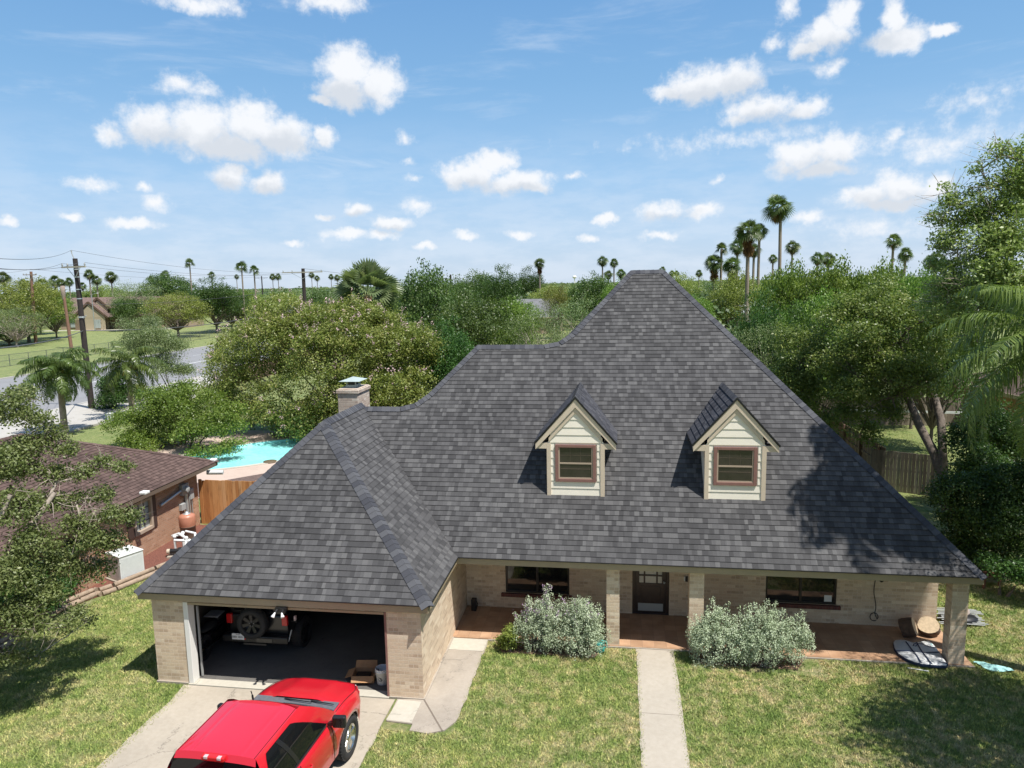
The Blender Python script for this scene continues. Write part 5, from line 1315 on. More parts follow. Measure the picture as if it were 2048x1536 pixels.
# -- fan palms
def fan_crown(seed, n=34, skirt=10, R=1.0, spread=1.0, petiole=.34):
    rng = np.random.default_rng(seed); Q = []; T = []; MI = []
    def fan(base, dirv, r, mi, tone, droop):
        d = dirv/np.linalg.norm(dirv); side = np.cross(d, [0, 0, 1.]); side /= max(np.linalg.norm(side), 1e-6); nn = np.cross(side, d)
        ro = rng.normal(0, .75); side, nn = side*math.cos(ro)+nn*math.sin(ro), nn*math.cos(ro)-side*math.sin(ro)
        k = 13
        for j in range(k):
            a = (j/(k-1)-.5)*2.5; dd = d*math.cos(a)+side*math.sin(a); w = np.cross(nn, dd)*r*.045; rr = r*(1-.22*abs(a)/1.25)
            m_ = base+dd*rr*.62-nn*0; tip = base+dd*rr+np.array([0, 0, -droop*rr*.42]); m_ = m_+np.array([0, 0, -droop*rr*.08])
            Q.append([base-w*.15, base+w*.15, m_+w, m_-w]); Q.append([m_-w, m_+w, tip+w*.1, tip-w*.1])
            T.extend([tone+rng.normal(0, .1)]*2); MI.extend([mi]*2)
    for k in range(n):
        t = (k+.5)/n; el = 1.4-2.3*t*spread+rng.uniform(-.35, .35); az = k*2.39996+rng.uniform(-.25, .25)
        d = np.array([math.cos(az)*math.cos(el), math.sin(az)*math.cos(el), math.sin(el)]); b = d*petiole*R*rng.uniform(.8, 1.1); w = np.array([-math.sin(az), math.cos(az), 0])*.02*R
        Q.append([-w, w, b+w*.6, b-w*.6]); T.append(.6); MI.append(0)
        fan(b, d+np.array([0, 0, -.12]), 0.76*R*rng.uniform(.85, 1.15), 0, rng.normal(.48, .14), rng.uniform(.5, 1.0))
    for k in range(skirt):
        az = rng.uniform(0, 6.28); el = -1.25-rng.uniform(0, .25); d = np.array([math.cos(az)*math.cos(el), math.sin(az)*math.cos(el), math.sin(el)])
        b = d*.25*R+np.array([0, 0, -.2*R-rng.uniform(0, .9)*R*(skirt > 14)]); fan(b, d, .6*R*rng.uniform(.8, 1.1), 1, rng.normal(.5, .2), .3)
    return quad_mesh('crown', np.array(Q), np.array(T), [L_FAN, L_DEAD], np.array(MI))
FANS = {'r': fan_crown(91, 30, 4), 'l': fan_crown(92, 22, 0, spread=.8), 's': fan_crown(93, 32, 34), 'd': fan_crown(94, 30, 10, spread=1.1)}
_mt = MB(); k_ = 10
_mt.tube([(0, 0, i/(k_-1)) for i in range(k_)], [1.15-.25*i/(k_-1) for i in range(k_)], 8); TRUNKM = _mt.mesh('trunk', M_PALMT)
def fan_palm(kind, px_, cpy, Y, rpx, label, group='fan palms on the skyline', lean=0.0, tr=.17):
    p = ony(px_, cpy, Y); dist = (p-CAM).dot(CF); R = rpx/F_PX*dist/1.05
    root = tree_thing('fan_palm', (p.x-lean, p.y, 0), label, 'palm tree', group)
    c = link('crown', FANS[kind], root, (lean, 0, p.z)); c.scale = (R, R, R); c.rotation_euler = (0, 0, rg.uniform(0, 6.28))
    t = link('trunk', TRUNKM, root); t.scale = (tr, tr, p.z); 
    if lean: t.matrix_local = Matrix(((tr, 0, lean, 0), (0, tr, 0, 0), (0, 0, p.z, 0), (0, 0, 0, 1)))
    return root
for a in [
 ('l', 379, 526, 170, 12, 'lone slim fan palm between the yellow green tree and the dark tree'),
 ('l', 483, 534, 150, 15, 'taller of the two slim palms left of the crepe myrtle top'),
 ('l', 508, 541, 155, 13, 'shorter of the two slim palms left of the crepe myrtle top'),
 ('r', 178, 548, 170, 13, 'fan palm close right of the leaning dark pole, tallest of its row'),
 ('r', 193, 560, 172, 12, 'shorter fan palm beside the tallest one right of the dark pole'),
 ('d', 222, 553, 168, 14, 'bushy fan palm above the gable of the far brown house'),
 ('r', 110, 562, 175, 15, 'round fan palm between the pole with crossarm and the stub pole'),
 ('d', 123, 566, 178, 11, 'small fan palm right beside the round one near the stub pole'),
 ('r', 138, 563, 182, 11, 'fan palm just left of the leaning dark pole'),
 ('r', 6, 556, 165, 17, 'fan palm cut by the left edge of the skyline'),
 ('r', 46, 566, 200, 11, 'small fan palm left of the pole with crossarm'),
 ('d', 86, 569, 172, 17, 'low dark fan palm right of the pole with crossarm'),
 ('r', 165, 572, 185, 10, 'low fan palm hidden behind the leaning dark pole'),
 ('l', 423, 551, 210, 10, 'fan palm above the round dark tree in the field'),
 ('r', 473, 553, 330, 6, 'tiny fan palm left of the taller slim palm'),
 ('r', 301, 557, 330, 7, 'tiny fan palm left of the grey green tree top'),
 ('d', 330, 549, 230, 11, 'fan palm sticking out of the tree behind the yellow green one'),
 ('r', 545, 553, 330, 8, 'left one of the twin round palms right of the tiny crossarm pole'),
 ('r', 556, 553, 330, 8, 'right one of the twin round palms right of the tiny crossarm pole'),
 ('r', 623, 549, 330, 8, 'palm just right of the dark pole with long crossarm'),
 ('r', 634, 556, 330, 7, 'shorter palm of the group right of the dark crossarm pole'),
 ('r', 662, 553, 340, 7, 'left one of two small palms near the sabal palm'),
 ('r', 674, 555, 340, 8, 'right one of two small palms near the sabal palm'),
 ('s', 1079, 526, 150, 13, 'lone palm with a swollen red brown skirt above the trees'),
 ('d', 1205, 521, 170, 13, 'taller left palm of the group left of the roof peak'),
 ('r', 1228, 525, 175, 11, 'right hand slim palm of the pair left of the roof peak'),
 ('d', 1217, 549, 165, 11, 'low dark palm between the pair left of the roof peak'),
 ('r', 1242, 547, 160, 12, 'short palm touching the left side of the roof peak'),
 ('r', 1325, 539, 260, 8, 'small round palm directly right of the roof peak'),
 ('r', 1344, 547, 280, 8, 'left one of two tiny palms right of the roof peak'),
 ('r', 1353, 546, 285, 7, 'right one of two tiny palms right of the roof peak'),
 ('r', 1398, 546, 240, 9, 'small palm halfway between the roof peak and the palm cluster'),
 ('l', 1443, 498, 100, 16, 'slim palm at the top left of the palm cluster'),
 ('s', 1428, 525, 100, 22, 'stout palm with brown skirt at the left of the palm cluster'),
 ('s', 1464, 530, 104, 22, 'stout palm with brown skirt low in the palm cluster'),
 ('d', 1475, 492, 106, 20, 'dark palm filling the middle of the palm cluster'),
 ('s', 1497, 462, 66, 30, 'large shaggy palm with long pale trunk in front of the cluster'),
 ('d', 1519, 462, 92, 20, 'palm behind the right shoulder of the large shaggy palm'),
 ('d', 1508, 500, 102, 17, 'low shaggy palm behind the trunk of the large shaggy palm'),
 ('r', 1546, 517, 140, 11, 'small palm between the tallest palm and the cluster'),
 ('d', 1585, 493, 130, 17, 'round palm with leaning trunk right of the tallest palm'),
 ('d', 1635, 516, 120, 16, 'left one of the pair of low palms above the feathery trees'),
 ('d', 1656, 517, 122, 17, 'right one of the pair of low palms above the feathery trees'),
 ('r', 1787, 482, 100, 19, 'taller of the two round headed palms near the right tree'),
 ('r', 1811, 508, 96, 18, 'shorter of the two round headed palms near the right tree'),
 ('d', 1872, 520, 70, 24, 'palm half hidden behind the left of the tall right tree'),
]: fan_palm(*a)
fan_palm('d', 1556, 414, 92, 33, 'tallest palm of all, with ragged crown on a long grey trunk', lean=-.6, tr=.2)

# sabal palm behind the crepe myrtle: big stiff fans
def sabal():
    p = ony(735, 588, 52); root = tree_thing('sabal_palm', (p.x, p.y, 0), 'large sabal palm with stiff blue green fans above the crepe myrtle', 'palm tree')
    rng = np.random.default_rng(95); Q = []; T = []
    for k in range(52):
        t = (k+.5)/52; el = 1.5-2.5*t+rng.uniform(-.35, .35); az = k*2.39996
        d = np.array([math.cos(az)*math.cos(el), math.sin(az)*math.cos(el), math.sin(el)]); b = d*1.25
        side = np.cross(d, [0, 0, 1.]); side /= np.linalg.norm(side); nn = np.cross(side, d); ro = rng.normal(0, .8); side, nn = side*math.cos(ro)+nn*math.sin(ro), nn*math.cos(ro)-side*math.sin(ro); tone = rng.normal(.5, .15)
        w = side*.03; Q.append([-w, w, b+w*.5, b-w*.5]); T.append(.6)
        for j in range(19):
            a = (j/18-.5)*2.6; dd = d*math.cos(a)+side*math.sin(a)+nn*abs(math.sin(a))*.25; ww = np.cross(nn, dd)*.085; r = 1.6*(1-.15*abs(a))
            m_ = b+dd*r*.6; tip = b+dd*r+np.array([0, 0, -.18*r*(1.2-el*.5)])
            Q.append([b-ww*.15, b+ww*.15, m_+ww, m_-ww]); Q.append([m_-ww, m_+ww, tip+ww*.08, tip-ww*.08]); T += [tone+rng.normal(0, .1)]*2
    c = link('crown', quad_mesh('crown', np.array(Q), np.array(T), L_SABAL), root, (0, 0, p.z))
    mb = MB(); mb.tube([(0, 0, 0), (0, 0, p.z*.6), (0, 0, p.z)], [.3, .28, .34], 10); mb.build('trunk', mat('sabal_trunk', (.30,.19,.10), .95, var=.4, vscale=6, bump=.8, bscale=10, bdist=.05), root)
sabal()

# -- grass blades on the near lawns
def grass():
    rng = np.random.default_rng(3)
    regs = [(-3.4, .475, 10.2, 17.28, 1.0), (1.315, 9.6, 9.6, 17.3, 1.0), (-15.6, -9.94, 9.3, 20.0, .9), (8.35, 12.5, 14.5, 22.5, .8), (-4.93, -3.35, 9.3, 13.4, 1.0), (.44, .53, 10.2, 17.28, .35), (1.27, 1.35, 9.6, 17.28, .35), (-9.99, -9.84, 9.3, 14.3, .35), (-15.0, -10.8, 20, 25, .5), (11.6, 17, 33.2, 46, .12)]
    Ps = []
    for (x0, x1, y0, y1, dn) in regs:
        k = int((x1-x0)*(y1-y0)*2600*dn); Ps.append(np.stack([rng.uniform(x0, x1, k), rng.uniform(y0, y1, k)], 1))
    P = np.concatenate(Ps)
    def bad(P): 
        x, y = P[:, 0], P[:, 1]
        b = (x > -10.8) & (x < -4.3) & (y > 14.45) | (x > -4.3) & (x < 8.3) & (y > 17.3)
        b |= (x < -15.75+.02*(y-15)) & (y > 10) & (y < 17.6) | (x < -15.1+.23*(y-20)) & (y > 17.6) & (x < -10.8)
        b |= (x > -3.0) & (x < -.4) & (y > 16.75) & (rng.uniform(0, 1, len(x)) < .9) | (x > 1.7) & (x < 4.8) & (y > 16.5) & (rng.uniform(0, 1, len(x)) < .85)
        b |= (y > 13.35) & (y < 13.75+.0*x) & (x > -4.9) & (x < -3.4) & (y > 13.3)
        return b
    P = P[~bad(P)]; n = len(P)
    hh = rng.uniform(.025, .06, n)*(1+(rng.uniform(0, 1, n) > .97)*.8); a = rng.uniform(0, 6.28, n); wv = np.stack([np.cos(a), np.sin(a), np.zeros(n)], 1)*(rng.uniform(.006, .011, n))[:, None]
    b = np.concatenate([P, np.zeros((n, 1))], 1); ln = rng.normal(size=(n, 2))*.55; tip = b+np.concatenate([ln*hh[:, None], hh[:, None]], 1)
    me = bpy.data.meshes.new('grass'); V = np.stack([b-wv, b+wv, tip], 1)
    me.vertices.add(n*3); me.loops.add(n*3); me.polygons.add(n); me.vertices.foreach_set('co', V.reshape(-1).astype(np.float32)); me.loops.foreach_set('vertex_index', np.arange(n*3, dtype=np.int32))
    me.polygons.foreach_set('loop_start', np.arange(0, n*3, 3, dtype=np.int32)); me.polygons.foreach_set('loop_total', np.full(n, 3, np.int32)); me.materials.append(M_BLADE)
    at = me.attributes.new('tone', 'FLOAT', 'FACE'); at.data.foreach_set('value', rng.uniform(0, 1, n).astype(np.float32)); me.update(calc_edges=True)
    tag(link('grass', me), 'short green and straw coloured grass of the lawns', 'grass', kind='stuff')
grass()
# ------------------------------------------------------------------ red pickup truck
def text(name, s, size, M, mt, parent, ext=.004):
    cu = bpy.data.curves.new(name, 'FONT'); cu.body = s; cu.size = size; cu.extrude = ext; cu.align_x = 'CENTER'; cu.align_y = 'CENTER'
    cu.materials.append(mt); t = bpy.data.objects.new(name, cu); COL.objects.link(t); dg = bpy.context.evaluated_depsgraph_get()
    me = bpy.data.meshes.new_from_object(t.evaluated_get(dg)); bpy.data.objects.remove(t); o = link(name, me, parent); o.matrix_local = M; return o
def smoothstep(a, b, x):
    t = min(1, max(0, (x-a)/(b-a))); return t*t*(3-2*t)
def wheel(root, x, y, z, r, w, side, rim_m=M_CHROME, spokes=5, name='wheel'):
    """a wheel facing +-x"""
    M = Matrix.Rotation(side*PI/2, 3, 'Y')
    mb = MB(); h = w/2
    mb.lathe([(r*.66, -h), (r*.9, -h), (r*.98, -h*.75), (r, -h*.45), (r, h*.45), (r*.98, h*.75), (r*.9, h), (r*.68, h), (r*.64, h*.8)], (x, y, z), 36, 0, M)
    for k in range(36):
        a = 2*PI*k/36; R = Matrix.Rotation(a, 3, Vector((side, 0, 0)))
        for s2 in (-1, 1):
            c = Vector((x, y, z))+R @ Vector((s2*h*.55, 0, r*.995)); Mx = R.to_4x4(); Mx.translation = c; mb.obox(Mx, h*.55, .035, .02)
    o = mb.build(name, M_RUBBER, root)
    mb = MB(); f = h*.72
    mb.lathe([(r*.64, h*.82), (r*.66, h*.9), (r*.60, h*.86), (r*.57, h*.2), (r*.2, h*.1), (0, h*.1)], (x, y, z), 36, 0, M)
    for k in range(spokes):
        a = 2*PI*k/spokes; R = M @ Matrix.Rotation(a, 3, 'Z')
        P = [(-.050, .05, f*.9), (.050, .05, f*.9), (.065, r*.60, f*1.05), (-.065, r*.60, f*1.05)]
        P2 = [(-.06, .05, f*.5), (.06, .05, f*.5), (.08, r*.60, f*.6), (-.08, r*.60, f*.6)]
        v = [Vector((x, y, z))+R @ Vector(p) for p in P+P2]
        mb.add(v, [(0,1,2,3), (0,4,5,1), (1,5,6,2), (2,6,7,3), (3,7,4,0)])
    mb.lathe([(.085, f*.7), (.085, f*1.0), (.06, f*1.08), (0, f*1.1)], (x, y, z), 20, 0, M)
    mb.build('rim', rim_m, o); return o

def pickup():
    T = empty('pickup_truck', (-6.14, 13.42, .02), 'red pickup truck parked on the driveway, nose towards the open garage', 'pickup truck', None, math.radians(-2.2))
    # side profile: y runs backwards from the nose (0) to -5.75
    def half_w(y):          # half width at the shoulder
        return .985*(1-.21*smoothstep(-.60, 0.0, y)**1.6)
    def ztop(y):
        if y > -1.42: return 1.235-.17*smoothstep(-1.42, -.02, y)**1.5-.10*smoothstep(-.18, 0, y)
        return 1.235
    arches = ((-.98, .46), (-4.55, .46))
    def zbot(y):
        z = .42
        for ya, R in arches:
            d = abs(y-ya)
            if d < R+.03: z = max(z, .40+math.sqrt(max(0, (R+.03)**2-d*d)))
        return z
    ys = [0, -.02, -.06, -.12, -.2]+[-.25-.05*k for k in range(75)]
    prof = []
    def ring(y, hood):
        w = half_w(y); zt = ztop(y); zb = min(zbot(y), zt-.2)
        fl = sum(.03*math.exp(-((y-ya)/.5)**2) for ya, _ in arches)        # flared fenders
        bulge = .035*smoothstep(.0, -.3, y)
        pts = [(0, zt+bulge*.9), (w*.30, zt+bulge), (w*.44, zt+bulge*.9), (w*.52, zt+.004), (w*.72, zt-.008), (w*.865, zt-.028), (w*.94, zt-.07), (w*.975+fl*.5, zt-.15), (w+fl, zt-.26), (w+fl, max(zb, .80)), (w*.985+fl*.9, max(zb, .62)), (w*.965+fl*.6, zb)]
        return pts
    sect = [ring(y, True) for y in ys]; n = len(sect[0])
    mb = MB()
    for sx in (1, -1):
        vs = [(sx*x, y, z) for (y, s) in zip(ys, sect) for (x, z) in s]
        fs = [(i*n+j, i*n+j+1, (i+1)*n+j+1, (i+1)*n+j) if sx < 0 else (i*n+j, (i+1)*n+j, (i+1)*n+j+1, i*n+j+1) for i in range(len(ys)-1) for j in range(n-1)]
        # leave the top open behind the cowl (cabin stands there)
        keep = []
        for i in range(len(ys)-1):
            for j in range(n-1):
                if ys[i] < -1.12 and j < 5: continue
                keep.append(fs[i*(n-1)+j])
        mb.add(vs, keep, 0, True)
    # nose
    s0 = sect[0]; mb.poly([(x, 0, z) for x, z in s0]+[(-x, 0, z) for x, z in s0[::-1][:-1]])
    mb.build('body', M_RED, T)
    # bed
    mb = MB(); mb.box(-.97, -5.75, .50, -.90, -3.96, 1.27); mb.box(.90, -5.75, .50, .97, -3.96, 1.27); mb.box(-.90, -5.75, .55, .90, -5.68, 1.24); mb.box(-.90, -3.99, .55, .90, -3.93, 1.27)
    mb.build('cargo_bed', M_RED, T, bevel=.02)
    mb = MB(); mb.box(-.899, -5.68, .62, .899, -3.99, .66); mb.build('bed_liner', M_BLACK, T)
    # underbody
    mb = MB(); mb.box(-.80, -5.6, .34, .80, -.15, .62); mb.build('chassis', M_BLACK, T)
    for ya, R in arches:
        mb = MB(); mb.box(-.93, ya-R, .42, .93, ya+R, .86); mb.build('wheel_well', M_BLACK, T)
    mb = MB(); mb.box(-.72, -.1, .42, .72, .08, .66); mb.build('front_bumper', M_RED, T, bevel=.05)
    mb = MB(); mb.box(-.5, -.02, .70, .5, .03, .98); mb.box(-.5, .03, .82, .5, .045, .85); mb.box(-.02, .03, .70, .02, .046, .98); mb.build('grille', M_BLACK, T, bevel=.01)
    for sx in (-1, 1):
        mb = MB(); mb.box(min(sx*.54, sx*.72), -.16, .78, max(sx*.54, sx*.72), .008, .93); mb.build('headlight', M_CLEAR, T, bevel=.02)
    mb = MB(); mb.box(-.9, -5.86, .50, .9, -5.76, .68); mb.build('rear_bumper', M_CHROME, T, bevel=.02)
    for sx in (-1, 1):
        mb = MB(); mb.box(min(sx*.89, sx*.975), -5.77, .85, max(sx*.89, sx*.975), -5.6, 1.2); mb.build('tail_light', M_REDL, T, bevel=.01)
    # greenhouse: belt rectangle to roof rectangle
    ybf, ybr, yrf, yrr = -1.42, -3.93, -2.36, -3.80; zb_, zr_ = 1.215, 1.90; wb, wr = .93, .69
    def side(sx, s, t):      # s: 0 front..1 rear, t: 0 belt..1 roof
        y0 = ybf+(ybr-ybf)*s; y1 = yrf+(yrr-yrf)*s; w = wb+(wr-wb)*t+.035*math.sin(PI*t)
        return Vector((sx*w, y0+(y1-y0)*t, zb_+(zr_-zb_)*(t+.06*math.sin(PI*t))))
    mb = MB(); NS, NTt = 16, 8
    for sx in (1, -1):
        vs = [side(sx, i/NS, j/NTt) for i in range(NS+1) for j in range(NTt+1)]; k = NTt+1
        fs = [((i*k+j), (i+1)*k+j, (i+1)*k+j+1, i*k+j+1) for i in range(NS) for j in range(NTt)]
        mb.add(vs, fs, 0, True)
    # roof with rounded crown
    def roofp(u, v):         # u -1..1 across, v 0..1 front..rear
        x = wr*math.copysign(min(1, abs(u)), u); y = yrf+.0-.09*(abs(u)**2.5)+(yrr-yrf+.09*(abs(u)**2.5))*v
        z = zr_+.055*(1-abs(u)**3.2)*(1-.45*(2*v-1)**4)+.0
        ribs = .010*(math.exp(-((abs(u)-.62)/.03)**2))*(1 if .06 < v < .95 else 0)
        return Vector((x, y, z-ribs))
    NU, NV = 48, 18
    vs = [roofp(-1+2*i/NU, j/NV) for i in range(NU+1) for j in range(NV+1)]; k = NV+1
    mb.add(vs, [(i*k+j, (i+1)*k+j, (i+1)*k+j+1, i*k+j+1) for i in range(NU) for j in range(NV)], 0, True)
    # header over the windscreen and back panel
    hd = [roofp(-1+2*i/NU, 0) for i in range(NU+1)]; h2 = [Vector((p.x*1.012, p.y+.13, p.z-.075)) for p in hd]
    mb.add(hd+h2, [(i, i+1, NU+1+i+1, NU+1+i) for i in range(NU)], 0, True)
    bk = [roofp(-1+2*i/NU, 1) for i in range(NU+1)]; b2 = [Vector((p.x*1.03, p.y-.05, p.z-.10)) for p in bk]; b3 = [Vector((p.x*1.02/wr*wb*.98, ybr, zb_)) for p in bk]
    mb.add(bk+b2, [(i, i+1, NU+1+i+1, NU+1+i) for i in range(NU)], 0, True)
    mb.build('cab', M_RED, T)
    mb = MB(); mb.add(b2+b3, [(i, i+1, NU+1+i+1, NU+1+i) for i in range(NU)], 0, True); mb.build('rear_window', M_CARGL, T)
    ws = [Vector((p.x/wr*.88, ybf+.02+ .10*(1-(p.x/wr)**2), zb_+.03)) for p in hd]
    mb = MB(); mb.add(h2+ws, [(i, i+1, NU+1+i+1, NU+1+i) for i in range(NU)], 0, True); mb.build('windscreen', M_WIND, T)
    # cowl strip below the windscreen and wipers
    mb = MB(); a = [Vector((.86*(-1+2*i/24), ybf-.02, 1.226)) for i in range(25)]; b = [Vector((p.x, -1.125, 1.232)) for p in a]
    mb.add(a+b, [(i, i+1, 25+i+1, 25+i) for i in range(24)], 0); mb.build('cowl', M_COWL, T)
    for (x0, x1, dy) in ((-.25, .35, .10), (.30, .80, .06)):
        mb = MB(); mb.tube([(x0, -1.19, 1.245), (x0+.15, -1.22, 1.262), (x1, -1.26, 1.268)], [.014, .012, .008], 6); mb.build('wiper', M_BLACK, T)
    mb = MB(); mb.tube([(-.86, ybf+.12, 1.22), (-.87, ybf+.12, 1.32)], .02, 8); mb.tube([(-.87, ybf+.12, 1.32), (-.88, ybf+.10, 1.42)], .010, 6); mb.build('antenna', M_BLACK, T)
    # hood seams
    mb = MB()
    for sx in (-1, 1): mb.tube([(sx*half_w(y)*.905, y, ztop(y)-.035) for y in [-.14-.08*k for k in range(17)]], .006, 5)
    mb.build('hood_seam', mat('seam_shadow', (.06,.004,.006), .8), T)
    # side glass, pillars, seams
    for sx in (1, -1):
        s0, s1, t0, t1 = .15, .955, .05, .90; NSg, NTg = 22, 8; vs = []
        for i in range(NSg+1):
            u = i/NSg
            for j in range(NTg+1):
                v = j/NTg; top = t1*(1-.0*u); e = min(1, (u/.10))**.5 if u < .10 else (min(1, (1-u)/.12)**.5 if u > .88 else 1)
                s = s0+(s1-s0)*u; lo = t0+(.0); hi = lo+(top-lo)*e if e > 0 else lo
                slope = smoothstep(0, .24, u); hi = lo+(top-lo)*min(1, .30+.70*slope)*e
                p = side(sx, s, lo+(hi-lo)*v); vs.append(p+Vector((sx*.008, 0, .003)))
        k = NTg+1; mb = MB(); mb.add(vs, [(i*k+j, (i+1)*k+j, (i+1)*k+j+1, i*k+j+1) for i in range(NSg) for j in range(NTg)], 0, True)
        g = mb.build('side_window', M_CARGL, T)
        mb = MB(); pts = [side(sx, .60+.03*t/1.0, t0+(t1-t0)*t)+Vector((sx*.014, 0, .004)) for t in (0, .25, .5, .75, 1)]
        mb.add([p+Vector((0, .05, 0)) for p in pts]+[p-Vector((0, .05, 0)) for p in pts], [(i, i+1, 5+i+1, 5+i) for i in range(4)], 0); mb.build('pillar_trim', M_BLACK, g)
        mb = MB(); pts = [side(sx, s0+.02+(s1-s0-.04)*i/12, .06)+Vector((sx*.016, 0, -.005)) for i in range(13)]; mb.tube(pts, .011, 5); mb.build('belt_trim', M_BLACK, g)
        # door seams
        mb = MB()
        for yy in (-1.72, -2.90, -3.80):
            xw = lambda z: (.985*(1 if z < .97 else .99)+.004)
            mb.tube([(sx*(.985+.004), yy, z) for z in (.48, .65, .8, .97)]+[(sx*.972, yy, 1.08), (sx*.94, yy, 1.17)], .006, 5)
        mb.build('door_seam', MATS['seam_shadow'], T)
        for yy in (-2.72, -3.66):
            mb = MB(); mb.tube([(sx*.985, yy+.10, 1.00), (sx*1.03, yy+.07, 1.01), (sx*1.03, yy-.07, 1.01), (sx*.985, yy-.10, 1.00)], .016, 8); mb.build('door_handle', M_RED, T)
        # mirrors
        mb = MB(); mb.beam((sx*.94, -1.78, 1.22), (sx*1.06, -1.80, 1.26), .09, .06); mb.build('mirror_arm', M_BLACK, T)
        mb = MB(); M = Matrix.Rotation(sx*.12, 4, 'Z'); M.translation = Vector((sx*1.16, -1.80, 1.30)); mb.obox(M, .25, .11, .22); mi = mb.build('side_mirror', M_BLACK, T, bevel=.03)
        mb = MB(); M2 = M.copy(); M2.translation = Vector((sx*1.16, -1.858, 1.30)); mb.obox(M2, .20, .006, .17); mb.build('mirror_glass', M_CARGL, mi)
        wheel(T, sx*.86, -.98, .41, .41, .27, sx); wheel(T, sx*.86, -4.55, .41, .41, .27, sx)
        Mt = Matrix.Translation((sx*1.012, -1.30, .98)) @ Matrix.Rotation(sx*PI/2, 4, 'Z') @ Matrix.Rotation(PI/2, 4, 'X')
        text('badge', 'HEMI', .10, Mt, M_CHROME, T); 
        text('badge', '5.7 LITER', .05, Matrix.Translation((sx*1.012, -1.30, .90)) @ Matrix.Rotation(sx*PI/2, 4, 'Z') @ Matrix.Rotation(PI/2, 4, 'X'), M_CHROME, T)
    # roof seams and third brake light
    for sx in (-1, 1):
        mb = MB(); mb.tube([roofp(sx*.965, v)+Vector((0, 0, .004)) for v in [i/14 for i in range(15)]], .006, 5); mb.build('roof_seam', MATS['seam_shadow'], T)
    mb = MB(); mb.box(-.20, -3.90, 1.845, .20, -3.795, 1.925); bl = mb.build('brake_light', M_REDL, T, bevel=.02)
    mb = MB(); mb.box(-.15, -3.908, 1.88, -.08, -3.84, 1.929); mb.box(.08, -3.908, 1.88, .15, -3.84, 1.929); mb.build('cargo_lamp', M_CLEAR, bl, bevel=.01)
pickup()

# ------------------------------------------------------------------ dark off-road car in the garage (rear towards us)
def offroader():
    T = empty('offroad_car', (-8.88, 15.75, .03), 'dark boxy off-road car inside the garage with a spare wheel on its tailgate', 'car')
    mb = MB(); mb.box(-.78, .05, .55, .78, 3.6, 1.12); mb.box(-.74, .08, 1.12, .74, 2.2, 1.80); mb.box(-.72, 2.2, 1.1, .72, 3.7, 1.2); mb.build('body', M_DKCAR, T, bevel=.04)
    mb = MB(); mb.box(-.62, .06, 1.22, .62, .078, 1.68); mb.build('rear_window', M_CARGL, T)
    mb = MB(); mb.box(-.86, -.16, .48, .86, .04, .66); mb.build('bumper', M_BLACK, T, bevel=.03)
    mb = MB(); mb.box(.05, -.175, .52, .46, -.162, .62); mb.box(-.3, -.17, .44, .3, -.10, .48); mb.build('bumper_step', M_DKCAR, T)
    wheel_ = wheel
    # spare wheel faces backwards (-y)
    M = Matrix.Rotation(PI/2, 3, 'X'); c = (-.06, -.10, .98); r = .39; h = .12
    mb = MB(); mb.lathe([(r*.62, -h), (r*.92, -h), (r, -h*.5), (r, h*.5), (r*.92, h), (r*.66, h), (r*.62, h*.6)], c, 36, 0, M); sp = mb.build('spare_wheel', M_RUBBER, T)
    mb = MB(); mb.lathe([(r*.62, h*.7), (r*.60, h*.5), (r*.55, -h*.2), (0, -h*.2)], c, 30, 0, M)
    for k in range(7):
        R = M @ Matrix.Rotation(2*PI*k/7, 3, 'Z'); v = [Vector(c)+R @ Vector(p) for p in [(-.03, .05, h*.5), (.03, .05, h*.5), (.045, r*.6, h*.7), (-.045, r*.6, h*.7)]]; mb.add(v, [(0,1,2,3)])
    mb.build('rim', M_DARKRIM, sp)
    mb = MB()
    for k in range(5): a = 2*PI*k/5+.3; mb.ball((c[0]+.055*math.cos(a), c[1]-h*.55, c[2]+.055*math.sin(a)), .011, 5)
    mb.build('lug_nut', M_CHROME, sp)
    for sx in (-1, 1):
        mb = MB(); mb.box(min(sx*.66, sx*.80), -.02, .90, max(sx*.66, sx*.80), .06, 1.14); mb.build('tail_light', M_REDL, T, bevel=.012)
        mb = MB(); mb.box(min(sx*.18, sx*.22)+(-.06), -.168, .56, max(sx*.18, sx*.22)-.06, -.161, .60); mb.build('reflector', M_REDL, T)
        mb = MB(); mb.box(min(sx*.76, sx*.93), .25, .86, max(sx*.76, sx*.93), 1.25, .92); mb.build('fender_flare', M_BLACK, T, bevel=.02)
        wheel(T, sx*.80, .75, .39, .39, .25, sx, M_DARKRIM, 7); wheel(T, sx*.80, 3.1, .39, .39, .25, sx, M_DARKRIM, 7)
    mb = MB(); mb.box(-.59, -.186, .565, -.27, -.172, .725); pl = mb.build('licence_plate', M_WHITEPL, T, bevel=.006)
    text('plate_text', 'BBR\u00b75B5L', .072, Matrix.Translation((-.43, -.188, .635)) @ Matrix.Rotation(PI/2, 4, 'X'), M_BLACK, pl, .001)
    text('plate_text', 'TEXAS', .035, Matrix.Translation((-.43, -.188, .70)) @ Matrix.Rotation(PI/2, 4, 'X'), M_BLACK, pl, .001)
    mb = MB(); mb.tube([(.55, -.12, .50), (.86, -.10, .56), (.90, .0, .80)], .018, 6); mb.build('bumper_tube', M_GREYM, T)
    mb = MB(); mb.box(.91, .12, .98, .96, .20, 1.10); mb.build('marker_lamp', M_CLEAR, T, bevel=.01)
offroader()

